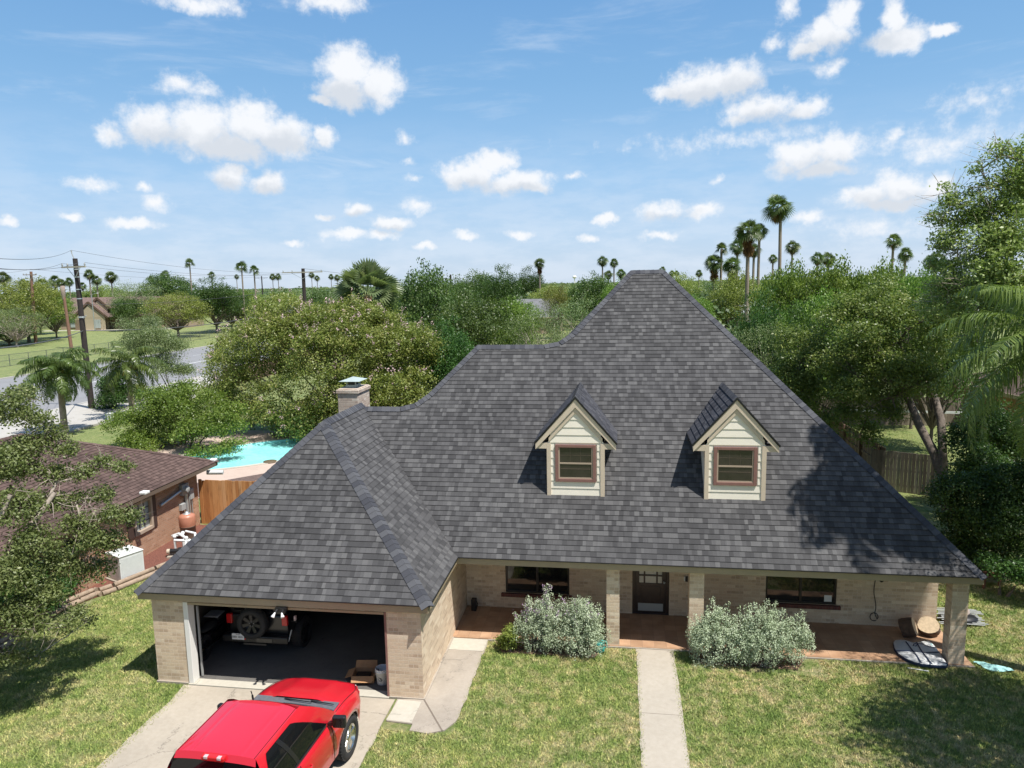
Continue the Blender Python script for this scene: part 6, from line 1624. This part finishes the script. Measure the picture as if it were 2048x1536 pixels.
def motorbike():
    T = empty('motorcycle', (-10.25, 15.55, .03), 'dark motorcycle parked along the left wall inside the garage', 'motorcycle')
    for y in (.0, 1.35): 
        wheel(T, 0, y, .31, .31, .14, 1, M_DARKRIM, 6)
    mb = MB(); mb.tube([(0, 0, .31), (0, .35, .55), (0, .9, .6), (0, 1.1, .9)], [.03, .05, .06, .035], 8); mb.tube([(-.09, 1.35, .31), (-.09, 1.1, 1.0)], .025, 8); mb.tube([(.09, 1.35, .31), (.09, 1.1, 1.0)], .025, 8); mb.box(-.13, .35, .28, .13, .85, .55); mb.build('frame', M_BLACK, T)
    mb = MB(); mb.ball((0, .85, .78), .2, 10, 0, (.75, 1.3, .75)); mb.build('fuel_tank', M_DKCAR, T)
    mb = MB(); mb.ball((0, .28, .74), .2, 10, 0, (.75, 1.7, .42)); mb.build('seat', M_RUBBER, T)
    mb = MB(); mb.box(-.09, -.32, .56, .09, -.10, .62); mb.build('rear_fender', M_DKCAR, T, bevel=.02)
    mb = MB(); mb.box(-.06, -.345, .55, .06, -.322, .62); mb.build('tail_light', M_REDL, T, bevel=.01)
    mb = MB(); mb.tube([(-.36, .95, 1.03), (-.15, 1.08, 1.02), (.15, 1.08, 1.02), (.36, .95, 1.03)], .016, 6); mb.build('handlebar', M_STEEL, T)
    mb = MB(); mb.tube([(.16, -.25, .38), (.16, .2, .36), (.15, .7, .30)], [.05, .045, .03], 8); mb.build('exhaust', M_CHROME, T)
    mb = MB(); mb.box(-.2, .42, .90, .18, .78, .93); mb.build('folded_cloth', mat('grey_cloth', (.4,.41,.42), .8), T, bevel=.01)
motorbike()

# bucket and carton in the garage mouth
T = empty('plastic_bucket', (-5.44, 15.03, .032), 'white plastic bucket by the right garage jamb', 'bucket')
mb = MB(); mb.lathe([(0, 0), (.125, 0), (.13, .01), (.148, .30), (.158, .302), (.158, .33), (.152, .332), (.152, .36), (.16, .362), (.16, .378), (.146, .378), (.146, .33), (.122, .02), (0, .02)], n=28); mb.build('body', M_WHITEPL, T)
mb = MB(); mb.tube([(.163*math.cos(a), -.163*abs(math.sin(a))*.6-.02, .33-.16*math.sin(a)) for a in [PI*k/14 for k in range(15)]], .004, 5); mb.build('handle', M_STEEL, T)
mb = MB()
for (a, z, w_, h_) in ((-1.75, .19, .05, .02), (-1.5, .17, .03, .035), (-1.6, .12, .06, .016), (-1.35, .14, .02, .03), (-1.9, .14, .02, .02)):
    r = .139+.0; M = Matrix.Rotation(a+PI/2, 4, 'Z'); M.translation = Vector((r*math.cos(a), r*math.sin(a), z)); mb.obox(M, w_, .004, h_)
mb.build('print_mark', M_BLACK, T)
T = empty('cardboard_box', (-5.92, 15.15, .032), 'open brown cardboard box lying beside the white bucket', 'box', rz=.12)
mb = MB(); mb.box(-.26, -.2, 0, .26, -.19, .17); mb.box(-.26, .19, 0, .26, .2, .17); mb.box(-.26, -.19, 0, -.25, .19, .17); mb.box(.25, -.19, 0, .26, .19, .17); mb.box(-.25, -.19, 0, .25, .19, .01); mb.build('carton', M_CARD, T)
for (P, v) in (([(-.26, -.2, .17), (.26, -.2, .17), (.24, -.34, .09), (-.24, -.34, .09)], (0, 0, .006)), ([(-.26, .2, .17), (.26, .2, .17), (.25, .30, .30), (-.25, .30, .30)], (0, .006, 0)), ([(-.26, -.19, .17), (-.26, .19, .17), (-.42, .18, .12), (-.42, -.18, .12)], (0, 0, .006)), ([(.26, -.19, .17), (.26, .19, .17), (.36, .18, .29), (.36, -.18, .29)], (.006, 0, 0))):
    mb = MB(); mb.prism(P, v); mb.build('flap', M_CARD, T)
mb = MB(); mb.box(-.2, -.15, .012, .15, .12, .12); mb.build('contents', M_BLACK, T, bevel=.02)

# air conditioner
T = empty('air_conditioner', (-15.75, 20.12, .0), 'pale grey air conditioning unit between the hedge and the pool pump', 'air conditioner', rz=-.42)
mb = MB(); mb.box(-.45, -.45, 0, .45, .45, .06); mb.build('pad', M_OLDC, T, bevel=.01)
mb = MB(); mb.box(-.39, -.39, .06, .39, .39, .86)
for k in range(22):
    z = .12+k*.031
    mb.box(-.34, -.396, z, .34, -.39, z+.014); mb.box(.39, -.34, z, .396, .34, z+.014)
mb.build('cabinet', M_OFFW, T, bevel=.012)
mb = MB(); mb.box(-.41, -.41, .86, .41, .41, .90); lid = mb.build('lid', M_OFFW, T, bevel=.015)
mb = MB(); mb.lathe([(0, .93), (.05, .93), (.06, .905), (.27, .905), (.30, .93), (.32, .905)], n=28)
for k in range(9): 
    a = k*PI/9; mb.beam((-.3*math.cos(a), -.3*math.sin(a), .925), (.3*math.cos(a), .3*math.sin(a), .925), .012, .008)
mb.build('fan_grille', M_OFFW, lid)

# pool filter, pump and pipes
T = empty('pool_filter', (-15.75, 23.55, 0), 'brown pool filter tank against the orange brick wall', 'filter tank')
mb = MB(); mb.lathe([(0, .02), (.24, .02), (.27, .1), (.27, .52), (.285, .53), (.285, .57)], n=26); mb.build('tank_base', mat('grey_brown_tank', (.20,.16,.125), .5), T)
mb = MB(); mb.lathe([(.285, .57), (.285, .60), (.29, .62), (.29, .90), (.26, .97), (.12, 1.02), (0, 1.03)], n=26); mb.build('tank_top', M_ORANGE, T)
mb = MB(); mb.lathe([(.2, .985), (.06, 1.05), (.05, 1.09), (0, 1.09)], n=16); mb.build('tank_cap', M_STEEL, T)
T = empty('pool_pump', (-15.0, 22.05, 0), 'black pool pump with white pipes beside the air conditioner', 'pump', rz=.3)
mb = MB(); mb.box(-.5, -.18, 0, .5, .18, .06); mb.build('base', M_OLDC, T)
mb = MB(); mb.tube([(-.15, 0, .2), (.12, 0, .2)], .12, 14); mb.tube([(-.42, 0, .2), (-.15, 0, .2)], .085, 14); mb.tube([(.12, 0, .2), (.2, 0, .2)], .15, 14); mb.build('motor', M_BLACK, T)
mb = MB(); mb.tube([(-.52, 0, .2), (-.42, 0, .2)], .09, 14); mb.build('end_cap', mat('beige_plastic', (.5,.43,.33), .5), T)
mb = MB(); mb.lathe([(.12, .08), (.12, .34), (.13, .35), (.10, .38), (0, .39)], (.34, 0, 0), 16); mb.build('strainer', M_BLACK, T)
mb = MB()
for path in ([(.34, 0, .3), (.34, .3, .35), (.30, .5, .62), (-.1, .8, .62)], [(.1, 0, .33), (.1, .12, .6), (-.2, .35, .70), (-.5, .6, .55)], [(.2, .1, .5), (-.3, .12, .55)], [(.5, .3, .15), (1.0, .55, .18)], [(-.1, .45, .05), (-.1, .45, .7)], [(-.35, .35, .05), (-.35, .35, .62), (-.1, .35, .66)], [(.45, .15, .28), (.95, .35, .32)]):
    mb.tube(path, .045, 8)
for p in ((-.1, .35, .66), (.1, .12, .6), (.34, .3, .35), (-.35, .35, .6), (.2, .1, .5), (-.1, .45, .68)): mb.ball(p, .07, 8)
mb.build('pipe', M_WHITEPL, T)

# ------------------------------------------------------------------ things on and beside the porch
def board():
    px = [(1787,1284), (1790,1280), (1800,1279), (1813,1281), (1826,1285), (1845,1282.5), (1858,1281), (1866,1287), (1874,1297), (1884,1311), (1894,1326), (1893,1330), (1870,1329), (1846,1327), (1830,1323), (1812,1316), (1797,1306), (1789,1295)]
    P = [onz(x, y, .14) for x, y in px]; c = sum(P, Vector())/len(P)
    T = empty('board_bag', (c.x, c.y, .052), 'silver board bag with navy straps lying at the right porch edge', 'board bag')
    Q = [(p.x-c.x, p.y-c.y) for p in P]; n = len(Q); mb = MB()
    rings = [(1.0, 0), (1.02, .03), (1.0, .075), (.96, .095), (.6, .11), (.2, .115)]
    vs = [(x*k, y*k, z) for k, z in rings for x, y in Q]; fs = [(i*n+j, i*n+(j+1) % n, (i+1)*n+(j+1) % n, (i+1)*n+j) for i in range(len(rings)-1) for j in range(n)]
    mi_split = 3*n
    mb.add(vs, fs[:2*n], 1, True); mb.add(vs, fs[2*n:]+[tuple(range((len(rings)-1)*n, len(rings)*n))], 0, True); mb.build('bag', [M_BAG, M_NAVY], T)
    def g(x, y, z=.12): p = onz(x, y, .052+z); return (p.x-c.x, p.y-c.y, z)
    mb = MB()
    for path in ([(1812,1283), (1822,1297), (1834,1312), (1843,1326)], [(1833,1284), (1840,1297), (1850,1311), (1864,1328)], [(1793,1301), (1823,1302), (1850,1305), (1880,1304)]):
        pp = [g(*q) for q in path]
        for a, b in zip(pp[:-1], pp[1:]): mb.beam(a, b, .03, .010)
    mb.build('strap', M_NAVY, T)
    mb = MB(); mb.tube([g(*q, .13) for q in [(1834,1285), (1828,1288), (1826,1291), (1832,1292), (1836,1287), (1846,1288), (1856,1293), (1872,1295)]], .009, 5); mb.build('cord', M_NAVY, T)
    a, b = Vector(g(1846,1327,.0)), Vector(g(1893,1331,.0)); d = (b-a).normalized(); mb = MB()
    mb.beam(a+Vector((0, -.06, .05)), b+Vector((0, -.06, .05)), .05, .10); pk = mb.build('end_flap', M_NAVY, T, bevel=.012)
    rr = random.Random(8); mb = MB(); L = (b-a).length
    for k in range(11):
        p = a+d*(L*(.18+.040*k))+Vector((0, -.0865, .068)); M = Matrix.Rotation(math.atan2(d.y, d.x), 4, 'Z'); M.translation = p; mb.obox(M, .018 if k % 3 else .012, .003, .018 if k != 10 else .03)
    p0 = a+d*(L*.1)+Vector((0, -.087, .028)); p1 = a+d*(L*.97)+Vector((0, -.087, .022)); mb.beam(p0, p1, .004, .008)
    mb.build('print_mark', M_WHITEPL, pk)
board()
def stump(loc, r, h, axis, label, seed):
    T = empty('log', loc, label, 'log', 'cut logs on the porch'); rr = random.Random(seed); ax = Vector(axis).normalized(); M = ax.to_track_quat('Z', 'Y').to_matrix()
    def prof(rad, z): return [(M @ Vector((rad*(1+.06*math.sin(3*a+seed)+rr.uniform(-.03, .03))*math.cos(a), rad*math.sin(a)*(1+.04*math.cos(2*a)), z))) for a in [2*PI*k/18 for k in range(18)]]
    rs = [prof(r*.98, -h/2), prof(r*1.03, -h/4), prof(r, h/4), prof(r*.98, h/2)]; vs = [p for q in rs for p in q]; n = 18
    mb = MB(); mb.add(vs, [(i*n+j, i*n+(j+1) % n, (i+1)*n+(j+1) % n, (i+1)*n+j) for i in range(3) for j in range(n)], 0, True); mb.build('bark', M_LOGBARK, T)
    mb = MB(); mb.add(rs[0], [tuple(range(n))[::-1]]); mb.add(rs[-1], [tuple(range(n))]); mb.build('cut_face', M_LOGEND, T)
stump((7.35, 18.72, .27), .24, .32, (.8, -.35, .35), 'left cut log with dark bark leaning against the porch wall', 1)
stump((7.88, 18.82, .26), .25, .22, (-.35, -.55, .8), 'right cut log with its pale cut face turned up', 2)
T = empty('hose_box', (-4.05, 18.93, .05), 'small black box at the left end of the porch', 'box')
mb = MB(); mb.box(-.07, -.08, 0, .07, .08, .34); mb.build('case', M_BLACK, T, bevel=.012)
mb = MB(); mb.tube([(.08, 0, .1), (.12, -.06, .2), (.08, -.02, .28)], .012, 6); mb.build('spout', M_BLACK, T)
T = empty('watering_can', (-.47, 17.12, .01), 'turquoise watering can between the sage bush and the pillar', 'watering can')
mb = MB(); mb.lathe([(0, 0), (.12, 0), (.13, .02), (.115, .22), (.09, .25), (.07, .25), (.07, .22), (0, .22)], n=22); mb.build('body', M_TEAL, T)
mb = MB(); mb.tube([(-.1, 0, .08), (-.22, -.03, .22), (-.27, -.04, .27)], [.03, .02, .025], 8); mb.build('spout', M_TEAL, T)
mb = MB(); mb.tube([(.10, 0, .06), (.19, 0, .12), (.17, 0, .25), (.05, 0, .28)], .012, 6); mb.build('handle', M_TEAL, T)
mb = MB(); mb.prism([(-.15, -.1, 0), (.15, -.14, 0), (.2, .1, 0), (-.1, .15, 0)], (0, 0, .10)); o = mb.build('teal_bag', M_TEALC, None, None, bevel=.03); o.location = (7.52, 18.05, .052)
tag(o, 'small turquoise bag between the board bag and the corner pillar', 'bag')
mb = MB(); rr = random.Random(5); n = 14; P = []
for k in range(n):
    a = 2*PI*k/n; r = 1+.25*math.sin(3*a+1)+rr.uniform(-.12, .12); P.append((.34*r*math.cos(a), .17*r*math.sin(a)-.12*math.cos(a), .012+rr.uniform(0, .02)))
mb.add(P+[(0, 0, .05)]+[(p[0]*.55, p[1]*.55, .035+rr.uniform(0, .03)) for p in P], [(i, (i+1) % n, n+1+(i+1) % n, n+1+i) for i in range(n)]+[(n+1+i, n+1+(i+1) % n, n) for i in range(n)], 0, False)
o = mb.build('teal_cloth', M_TEALC); o.location = (8.72, 17.36, .01); tag(o, 'faded turquoise cloth lying on the grass right of the corner pillar', 'cloth')
mb = MB(); mb.tube([(0, 0, .02), (.42, -.12, .03)], .012, 6); o = mb.build('white_stick', M_WHITEPL); p = onz(1815, 1338); o.location = (p.x, p.y, .01); tag(o, 'thin white stick on the shaded lawn before the board bag', 'stick')
# heap of folded black frame pieces and a stone beyond the corner pillar
T = empty('junk_heap', (9.05, 19.75, 0), 'heap of black tubes and pale cloth on the grass beyond the corner pillar', 'heap')
mb = MB(); rr = random.Random(9)
for k in range(13): mb.tube([(-.55+rr.uniform(-.1, .1), -.35+k*.045, .05+.018*k), (0, -.32+k*.04, .10+.018*k), (.52+rr.uniform(-.1, .1), -.25+k*.04, .05+.016*k)], .014, 5)
mb.build('tubes', M_GREYM, T)
mb = MB(); mb.ball((-.05, .02, .10), .3, 8, 0, (1.7, 1.1, .5)); mb.build('black_sheet', M_BLACK, T)
mb = MB(); P = [(-.22, .02, .18), (.12, -.10, .20), (.30, .12, .16), (.05, .32, .22), (-.18, .25, .20)]; mb.add(P+[(.02, .1, .42), (.2, .02, .36)], [(0,1,5), (1,6,5), (1,2,6), (2,3,5), (2,5,6), (3,4,5), (4,0,5)], 0, True); mb.build('pale_cloth', mat('beige_cloth', (.27,.22,.19), .9, var=.2), T)
w = MB(); w.prism([(-.45, -.2, .4), (.45, -.05, .4), (.40, .25, .4), (-.45, .15, .4)], (0, 0, .05)); w.box(-.3, -.05, 0, -.24, .02, .4); w.box(.25, 0, 0, .31, .06, .4)
o = w.build('brown_bench', mat('rust_brown_wood', (.20,.09,.05), .8, var=.2), None, None, bevel=.01); p = onz(1985, 1150, .4); o.location = (p.x, p.y, 0); o.rotation_euler = (0, 0, .3); tag(o, 'low brown bench in the shade under the hedge bush', 'bench')

# small white utility post at the far lawn edge
T = empty('utility_post', (-34.75, 44.3, 0), 'short white utility post at the lawn corner beyond the brown roof', 'post')
mb = MB(); mb.box(-.14, -.14, 0, .14, .14, .78); mb.build('post', M_OFFW, T, bevel=.02); mb = MB(); mb.box(-.16, -.16, .78, .16, .16, .84); mb.build('cap', M_OFFW, T, bevel=.015)
w = MB(); w.box(-.35, -.15, 0, .35, .15, 1.25); w.box(-.37, -.17, 1.25, .37, .17, 1.33); o = w.build('utility_cabinet', mat('rust_cabinet', (.36,.17,.10), .6), None, None, bevel=.02); p = onz(278, 830); o.location = (p.x+.6, p.y+3, 0); tag(o, 'rust coloured utility cabinet beside the dark narrow shrub', 'cabinet')
mb = MB(); mb.lathe([(0, 0), (.35, 0), (.34, .06), (.2, .07), (0, .08)], n=20); o = mb.build('skimmer_lid', mat('brown_lid', (.12,.09,.05), .6)); p = onz(540, 925); o.location = (p.x, p.y, .022); tag(o, 'round dark lid on the terrace at the pool edge', 'lid')

# ------------------------------------------------------------------ poles and wires
def pole(name, top, base, r, mt, label, arm=None, armm=None, extras=True, group='utility poles along the street'):
    base = Vector(base); top = Vector(top); T = empty(name, base, label, 'utility pole', group); d = top-base
    mb = MB(); mb.tube([(0, 0, 0), d*.5, d], [r*1.15, r*1.0, r*.85], 12); mb.build('shaft', mt, T)
    if arm:
        for (t, L, az) in arm:
            c = d*t; v = Vector((math.cos(az), math.sin(az), 0))*L/2; mb = MB(); mb.beam(c-v+Vector((0, -r-.05, 0)), c+v+Vector((0, -r-.05, 0)), .10, .12); mb.build('crossarm', armm or mt, T)
            mb = MB()
            for s in (-.95, -.5, .95): mb.lathe([(.03, 0), (.03, .06), (.07, .08), (.07, .12), (.04, .16), (.06, .20), (0, .24)], c+v*s+Vector((0, -r-.05, .06)), 10)
            mb.build('insulator', M_GREYM, T)
            mb = MB(); mb.beam(c+v*.55+Vector((0, -r-.05, -.05)), d*(t-.07)+Vector((0, -r, 0)), .03, .04); mb.beam(c-v*.55+Vector((0, -r-.05, -.05)), d*(t-.07)+Vector((0, -r, 0)), .03, .04); mb.build('brace', M_STEEL, T)
    if extras:
        mb = MB(); mb.tube([d*.985+Vector((0, 0, 0)), d+Vector((-.22, 0, .35)), d+Vector((-.25, 0, .62))], [.04, .03, .05], 8); mb.build('pin', M_GREYM, T)
        mb = MB(); c = d*.62; mb.lathe([(r*1.25, -.06), (r*1.25, .06)], c, 14); mb.tube([c+Vector((r, -.1, -.1)), c+Vector((r+.35, -.2, .12))], .03, 6); mb.build('bracket', M_STEEL, T)
        mb = MB()
        for t in (.93, .88, .80, .74): mb.lathe([(r*1.0, -.04), (r*1.03, 0), (r*1.0, .04)], d*t, 14)
        mb.build('band', M_STEEL, T)
    return T
tA = ony(150, 517, 50); bA = Vector((-40.9+.35, 50, 0))
bA = ony(178, 760, 50); bA.z = 0; pole('utility_pole', tA, bA, .20, M_POLE, 'dark thick leaning utility pole behind the left feather palm', [(.945, 2.6, -.25)], mat('pale_crossarm_wood', (.42,.39,.30), .8))
tB = ony(125, 572, 105); bB = ony(142, 690, 105); bB.z = 0; pole('utility_pole', tB, bB, .24, M_POLER, 'reddish stub pole with a grey top right before the far brown house', None, extras=False)
T = empty('pole_transformer', (tB.x, tB.y, tB.z-1.6), 'grey weathered cap and bracket on the reddish stub pole', 'bracket'); mb = MB(); mb.lathe([(.0, 1.65), (.34, 1.62), (.34, .3), (.29, 0), (.26, -.5)], n=14); mb.build('sleeve', M_POLEG, T); mb = MB(); mb.tube([(.3, 0, 1.0), (1.6, 0, 1.15)], .04, 6); mb.build('arm', M_STEEL, T)
tC = ony(62, 543, 115); bC = ony(72, 688, 115); bC.z = 0; pole('utility_pole', tC, bC, .26, M_POLER, 'brown utility pole with a flat crossarm at the far left', [(.955, 2.5, .1)], M_POLEG, extras=False)
tD = ony(606, 537, 85); bD = ony(608, 600, 85); bD.z = 0; pole('utility_pole', tD, bD, .24, M_POLE, 'dark utility pole with a long thin crossarm beyond the crepe myrtle', [(.96, 5.2, .0)], MATS['pale_crossarm_wood'], extras=False)
tE = ony(523, 552, 230); bE = tE.copy(); bE.z = 0; pole('utility_pole', tE, bE, .2, M_POLE, 'tiny distant utility pole with crossarm right of the slim palms', [(.95, 4.5, 0)], extras=False)
tF = ony(901, 549, 110); bF = tF.copy(); bF.z = 0; pole('utility_pole', tF, bF, .17, M_POLE, 'thin dark pole standing among the trees behind the low ridge', None, extras=False)
T = empty('street_lamp', ony(183, 590, 150)*1.0, 'thin street lamp with a short arm above the far brown roof', 'street lamp'); z0 = T.location.z; T.location.z = 0
mb = MB(); mb.tube([(0, 0, 0), (0, 0, z0)], [.12, .08], 8); mb.tube([(0, 0, z0-.1), (.7, 0, z0+.35), (1.4, 0, z0+.4)], .05, 6); mb.build('mast', M_STEEL, T); mb = MB(); mb.ball((1.5, 0, z0+.38), .16, 8, 0, (1.8, 1, .5)); mb.build('lamp_head', M_OFFW, T)
def wire(a, b, sag, label, r=.011):
    P = []
    for k in range(17):
        t = k/16; p = Vector(a).lerp(Vector(b), t); p.z -= sag*4*t*(1-t); P.append(p-Vector(a))
    mb = MB(); mb.tube(P, r, 5, cap=False); o = mb.build('overhead_wire', M_WIRE); o.location = a; tag(o, label, 'wire', 'overhead wires of the street')
A0 = tA+Vector((-.25, 0, .62)); 
armv = Vector((math.cos(-.25), math.sin(-.25), 0))*1.25; cA = bA+(tA-bA)*.945+Vector((0, -.25, .3))
W0 = lambda x, y, Y: ony(x, y, Y)
wire(W0(-40, 514, 20), A0, .3, 'top wire running left from the tip of the dark leaning pole')
wire(A0, W0(600, 545, 84), .6, 'top wire running right from the tip of the dark leaning pole')
wire(W0(-40, 533, 20), cA-armv, .25, 'wire running left from the left crossarm end of the dark pole')
wire(cA-armv, W0(577, 544, 84), .7, 'wire from the left crossarm end of the dark pole towards the far dark pole')
wire(cA+armv, W0(632, 543, 84), .7, 'wire from the right crossarm end of the dark pole towards the far dark pole')
wire(W0(-40, 535, 21), cA+armv*.5, .25, 'second wire running left from the crossarm of the dark pole')
wire(W0(-30, 545, 110), tC+Vector((0, 0, .4)), .3, 'wire running left from the pole with flat crossarm', .02)
wire(tC+Vector((0, 0, .4)), W0(523, 553, 229), 1.2, 'wire running right from the pole with flat crossarm', .02)
wire(W0(-40, 700, 22), bA.lerp(tA, .53), .2, 'thick black cable running left from the middle of the dark pole', .03)
wire(bA.lerp(tA, .53), W0(608, 610, 85), .8, 'thick black cable running right from the middle of the dark pole', .035)
wire(bC.lerp(tC, .33), bB.lerp(tB, .55), .1, 'thin grey service wire between the two brown poles', .018)
wire(bA.lerp(tA, .70), W0(608, 572, 85), .5, 'grey wire above the thick black cable, running right', .012)
wire(tD, W0(1000, 556, 260), 1.5, 'wire running right from the far dark pole', .02)

# ------------------------------------------------------------------ distant houses
def far_house():
    c = Vector((-125.0, 158, 0)); T = empty('far_house', c, 'brown roofed brick house with two gables across the grass field', 'house', rz=.12)
    mb = MB(); mb.box(-9, 0, 0, 22, 9, 3.2); mb.build('wall', M_FARBR, T)
    def hip(x0, x1, y0, y1, z0, z1, ins, name, mt):
        ym = (y0+y1)/2; mb = MB(); v = [(x0,y0,z0),(x1,y0,z0),(x1,y1,z0),(x0,y1,z0),(x0+ins,ym,z1),(x1-ins,ym,z1)]; mb.add(v, [(0,1,5,4),(1,2,5),(2,3,4,5),(3,0,4),(3,2,1,0)]); return mb.build(name, mt, T)
    hip(-9.6, 22.6, -.7, 9.7, 3.1, 7.6, 1.2, 'roof', M_FARBROWN)
    def gable(xc, hw, y0, y1, zb, zp, name):
        mb = MB(); mb.add([(xc-hw,y0,zb),(xc+hw,y0,zb),(xc,y0,zp),(xc-hw,y1,zb),(xc+hw,y1,zb),(xc,y1,zp)], [(0,1,2),(1,4,5,2),(0,2,5,3)], 0); o = mb.build(name, M_FARBROWN, T)
        mb = MB(); mb.add([(xc-hw+.5,y0-.12,zb-.1),(xc+hw-.5,y0-.12,zb-.1),(xc,y0-.12,zp-.6)], [(0,1,2)]); mb.add([(xc-hw+.6,y0-.1,0),(xc+hw-.6,y0-.1,0),(xc+hw-.6,y0-.1,zb-.1),(xc-hw+.6,y0-.1,zb-.1)], [(0,1,2,3)]); mb.build('gable_wall', M_FARTAN, o)
        mb = MB()
        for s in (-1, 1): mb.beam((xc, y0-.2, zp), (xc+s*hw, y0-.2, zb), .25, .45)
        mb.build('barge_board', mat('far_brown_trim', (.14,.09,.06), .7), o); return o
    gable(1.2, 4.2, -4.5, 4, 3.0, 6.6, 'gable_roof'); gable(2.0, 2.8, -2.2, 4, 5.0, 7.5, 'gable_roof')
    for x in (-6.5, -4.6, 2.4, 11.5, 13.5):
        mb = MB(); y = -4.78 if x == 2.4 else -.15; mb.box(x, y, .5, x+1.3, y+.12, 2.5); mb.build('window', M_PALEGL, T)
    mb = MB(); mb.box(-10, -6, 0, 22, -3.9, .06); mb.build('terrace_step', M_SLAB, T)
    mb = MB(); mb.box(-2.4, -4.78, .0, -.2, -4.66, 2.5); mb.build('porch_opening', mat('porch_shadow_wood', (.22,.16,.11), .9), T)
far_house()
def small_house(name, px_, py_, Y, w_, d_, zw, zr, roofm, wallm, label, rz=0.0, ins=1.5, win=2):
    p = ony(px_, py_, Y); T = empty(name, (p.x, p.y, 0), label, 'house', rz=rz); mb = MB(); mb.box(-w_/2, -d_/2, 0, w_/2, d_/2, zw); mb.build('wall', wallm, T)
    x0, x1, y0, y1 = -w_/2-.5, w_/2+.5, -d_/2-.5, d_/2+.5; mb = MB(); v = [(x0,y0,zw),(x1,y0,zw),(x1,y1,zw),(x0,y1,zw),(x0+ins,0,zr),(x1-ins,0,zr)]; mb.add(v, [(0,1,5,4),(1,2,5),(2,3,4,5),(3,0,4),(3,2,1,0)]); mb.build('roof', roofm, T)
    mb = MB(); mb.box(x0, y0-.05, zw-.2, x1, y0-.01, zw+.02); mb.box(x0-.05, y0, zw-.2, x0-.01, y1, zw+.02); mb.build('fascia', M_FARTAN, T)
    for k in range(win):
        mb = MB(); x = -w_/2+(k+.6)*w_/win; mb.box(x, -d_/2-.06, .8, x+1.2, -d_/2-.01, 2.0); mb.build('window', M_GLASS, T)
    return T
small_house('grey_roofed_house', 1058, 600, 135, 12, 9, 3, 6.2, M_FARGREY, M_FARBR, 'grey roofed house peeping out between the distant trees')
small_house('dark_roofed_house', 622, 597, 112, 9, 8, 3.2, 6.4, mat('far_dark_shingles', (.10,.10,.11), .9), M_FARBR, 'dark grey roof just above the top of the crepe myrtle')
small_house('white_roofed_house', 1455, 640, 128, 12, 10, 2.7, 5.3, M_METROOF, mat('rust_brick', (.30,.16,.10), .9), 'white metal roofed house beyond the right slope of the roof', .5, .2)
small_house('dark_shed', 1495, 645, 116, 9, 6, 2.2, 4.0, mat('charcoal_shed_roof', (.05,.05,.06), .8), M_FARBR, 'dark roofed shed in front of the white roofed house', -.25)
T = small_house('right_neighbour_house', 2120, 905, 46, 8, 9, 2.5, 3.9, M_FARBROWN, mat('right_brick', (.40,.22,.14), .9, var=.2, vscale=3), 'brick neighbour house half hidden behind the feather palm at the right', .2)
T = empty('garden_shed', (19.0, 35.6, 0), 'low shed with a pale eave board behind the shade shrub', 'shed', rz=.25)
mb = MB(); mb.box(-1.5, -1.2, 0, 2.2, 1.5, 1.7); mb.build('wall', M_FENCED, T); mb = MB(); mb.add([(-1.8,-1.6,1.65),(2.5,-1.6,1.85),(2.5,1.9,2.3),(-1.8,1.9,2.1)], [(0,1,2,3)]); mb.build('roof', M_FENCED, T); mb = MB(); mb.prism([(-1.8,-1.66,1.5),(2.5,-1.66,1.70),(2.5,-1.66,1.88),(-1.8,-1.66,1.68)], (0, .04, 0)); mb.build('eave_board', M_FARTAN, T)
p = ony(1149, 554, 1500); T = empty('water_tower', (p.x, p.y, 0), 'tiny white water tower on the horizon left of the roof peak', 'water tower')
mb = MB(); mb.ball((0, 0, p.z), 4.2, 12, 0, (1, 1, .75)); mb.build('tank', M_WHITE, T); mb = MB(); mb.tube([(0, 0, 0), (0, 0, p.z-2)], 1.0, 10); mb.build('column', M_WHITE, T)
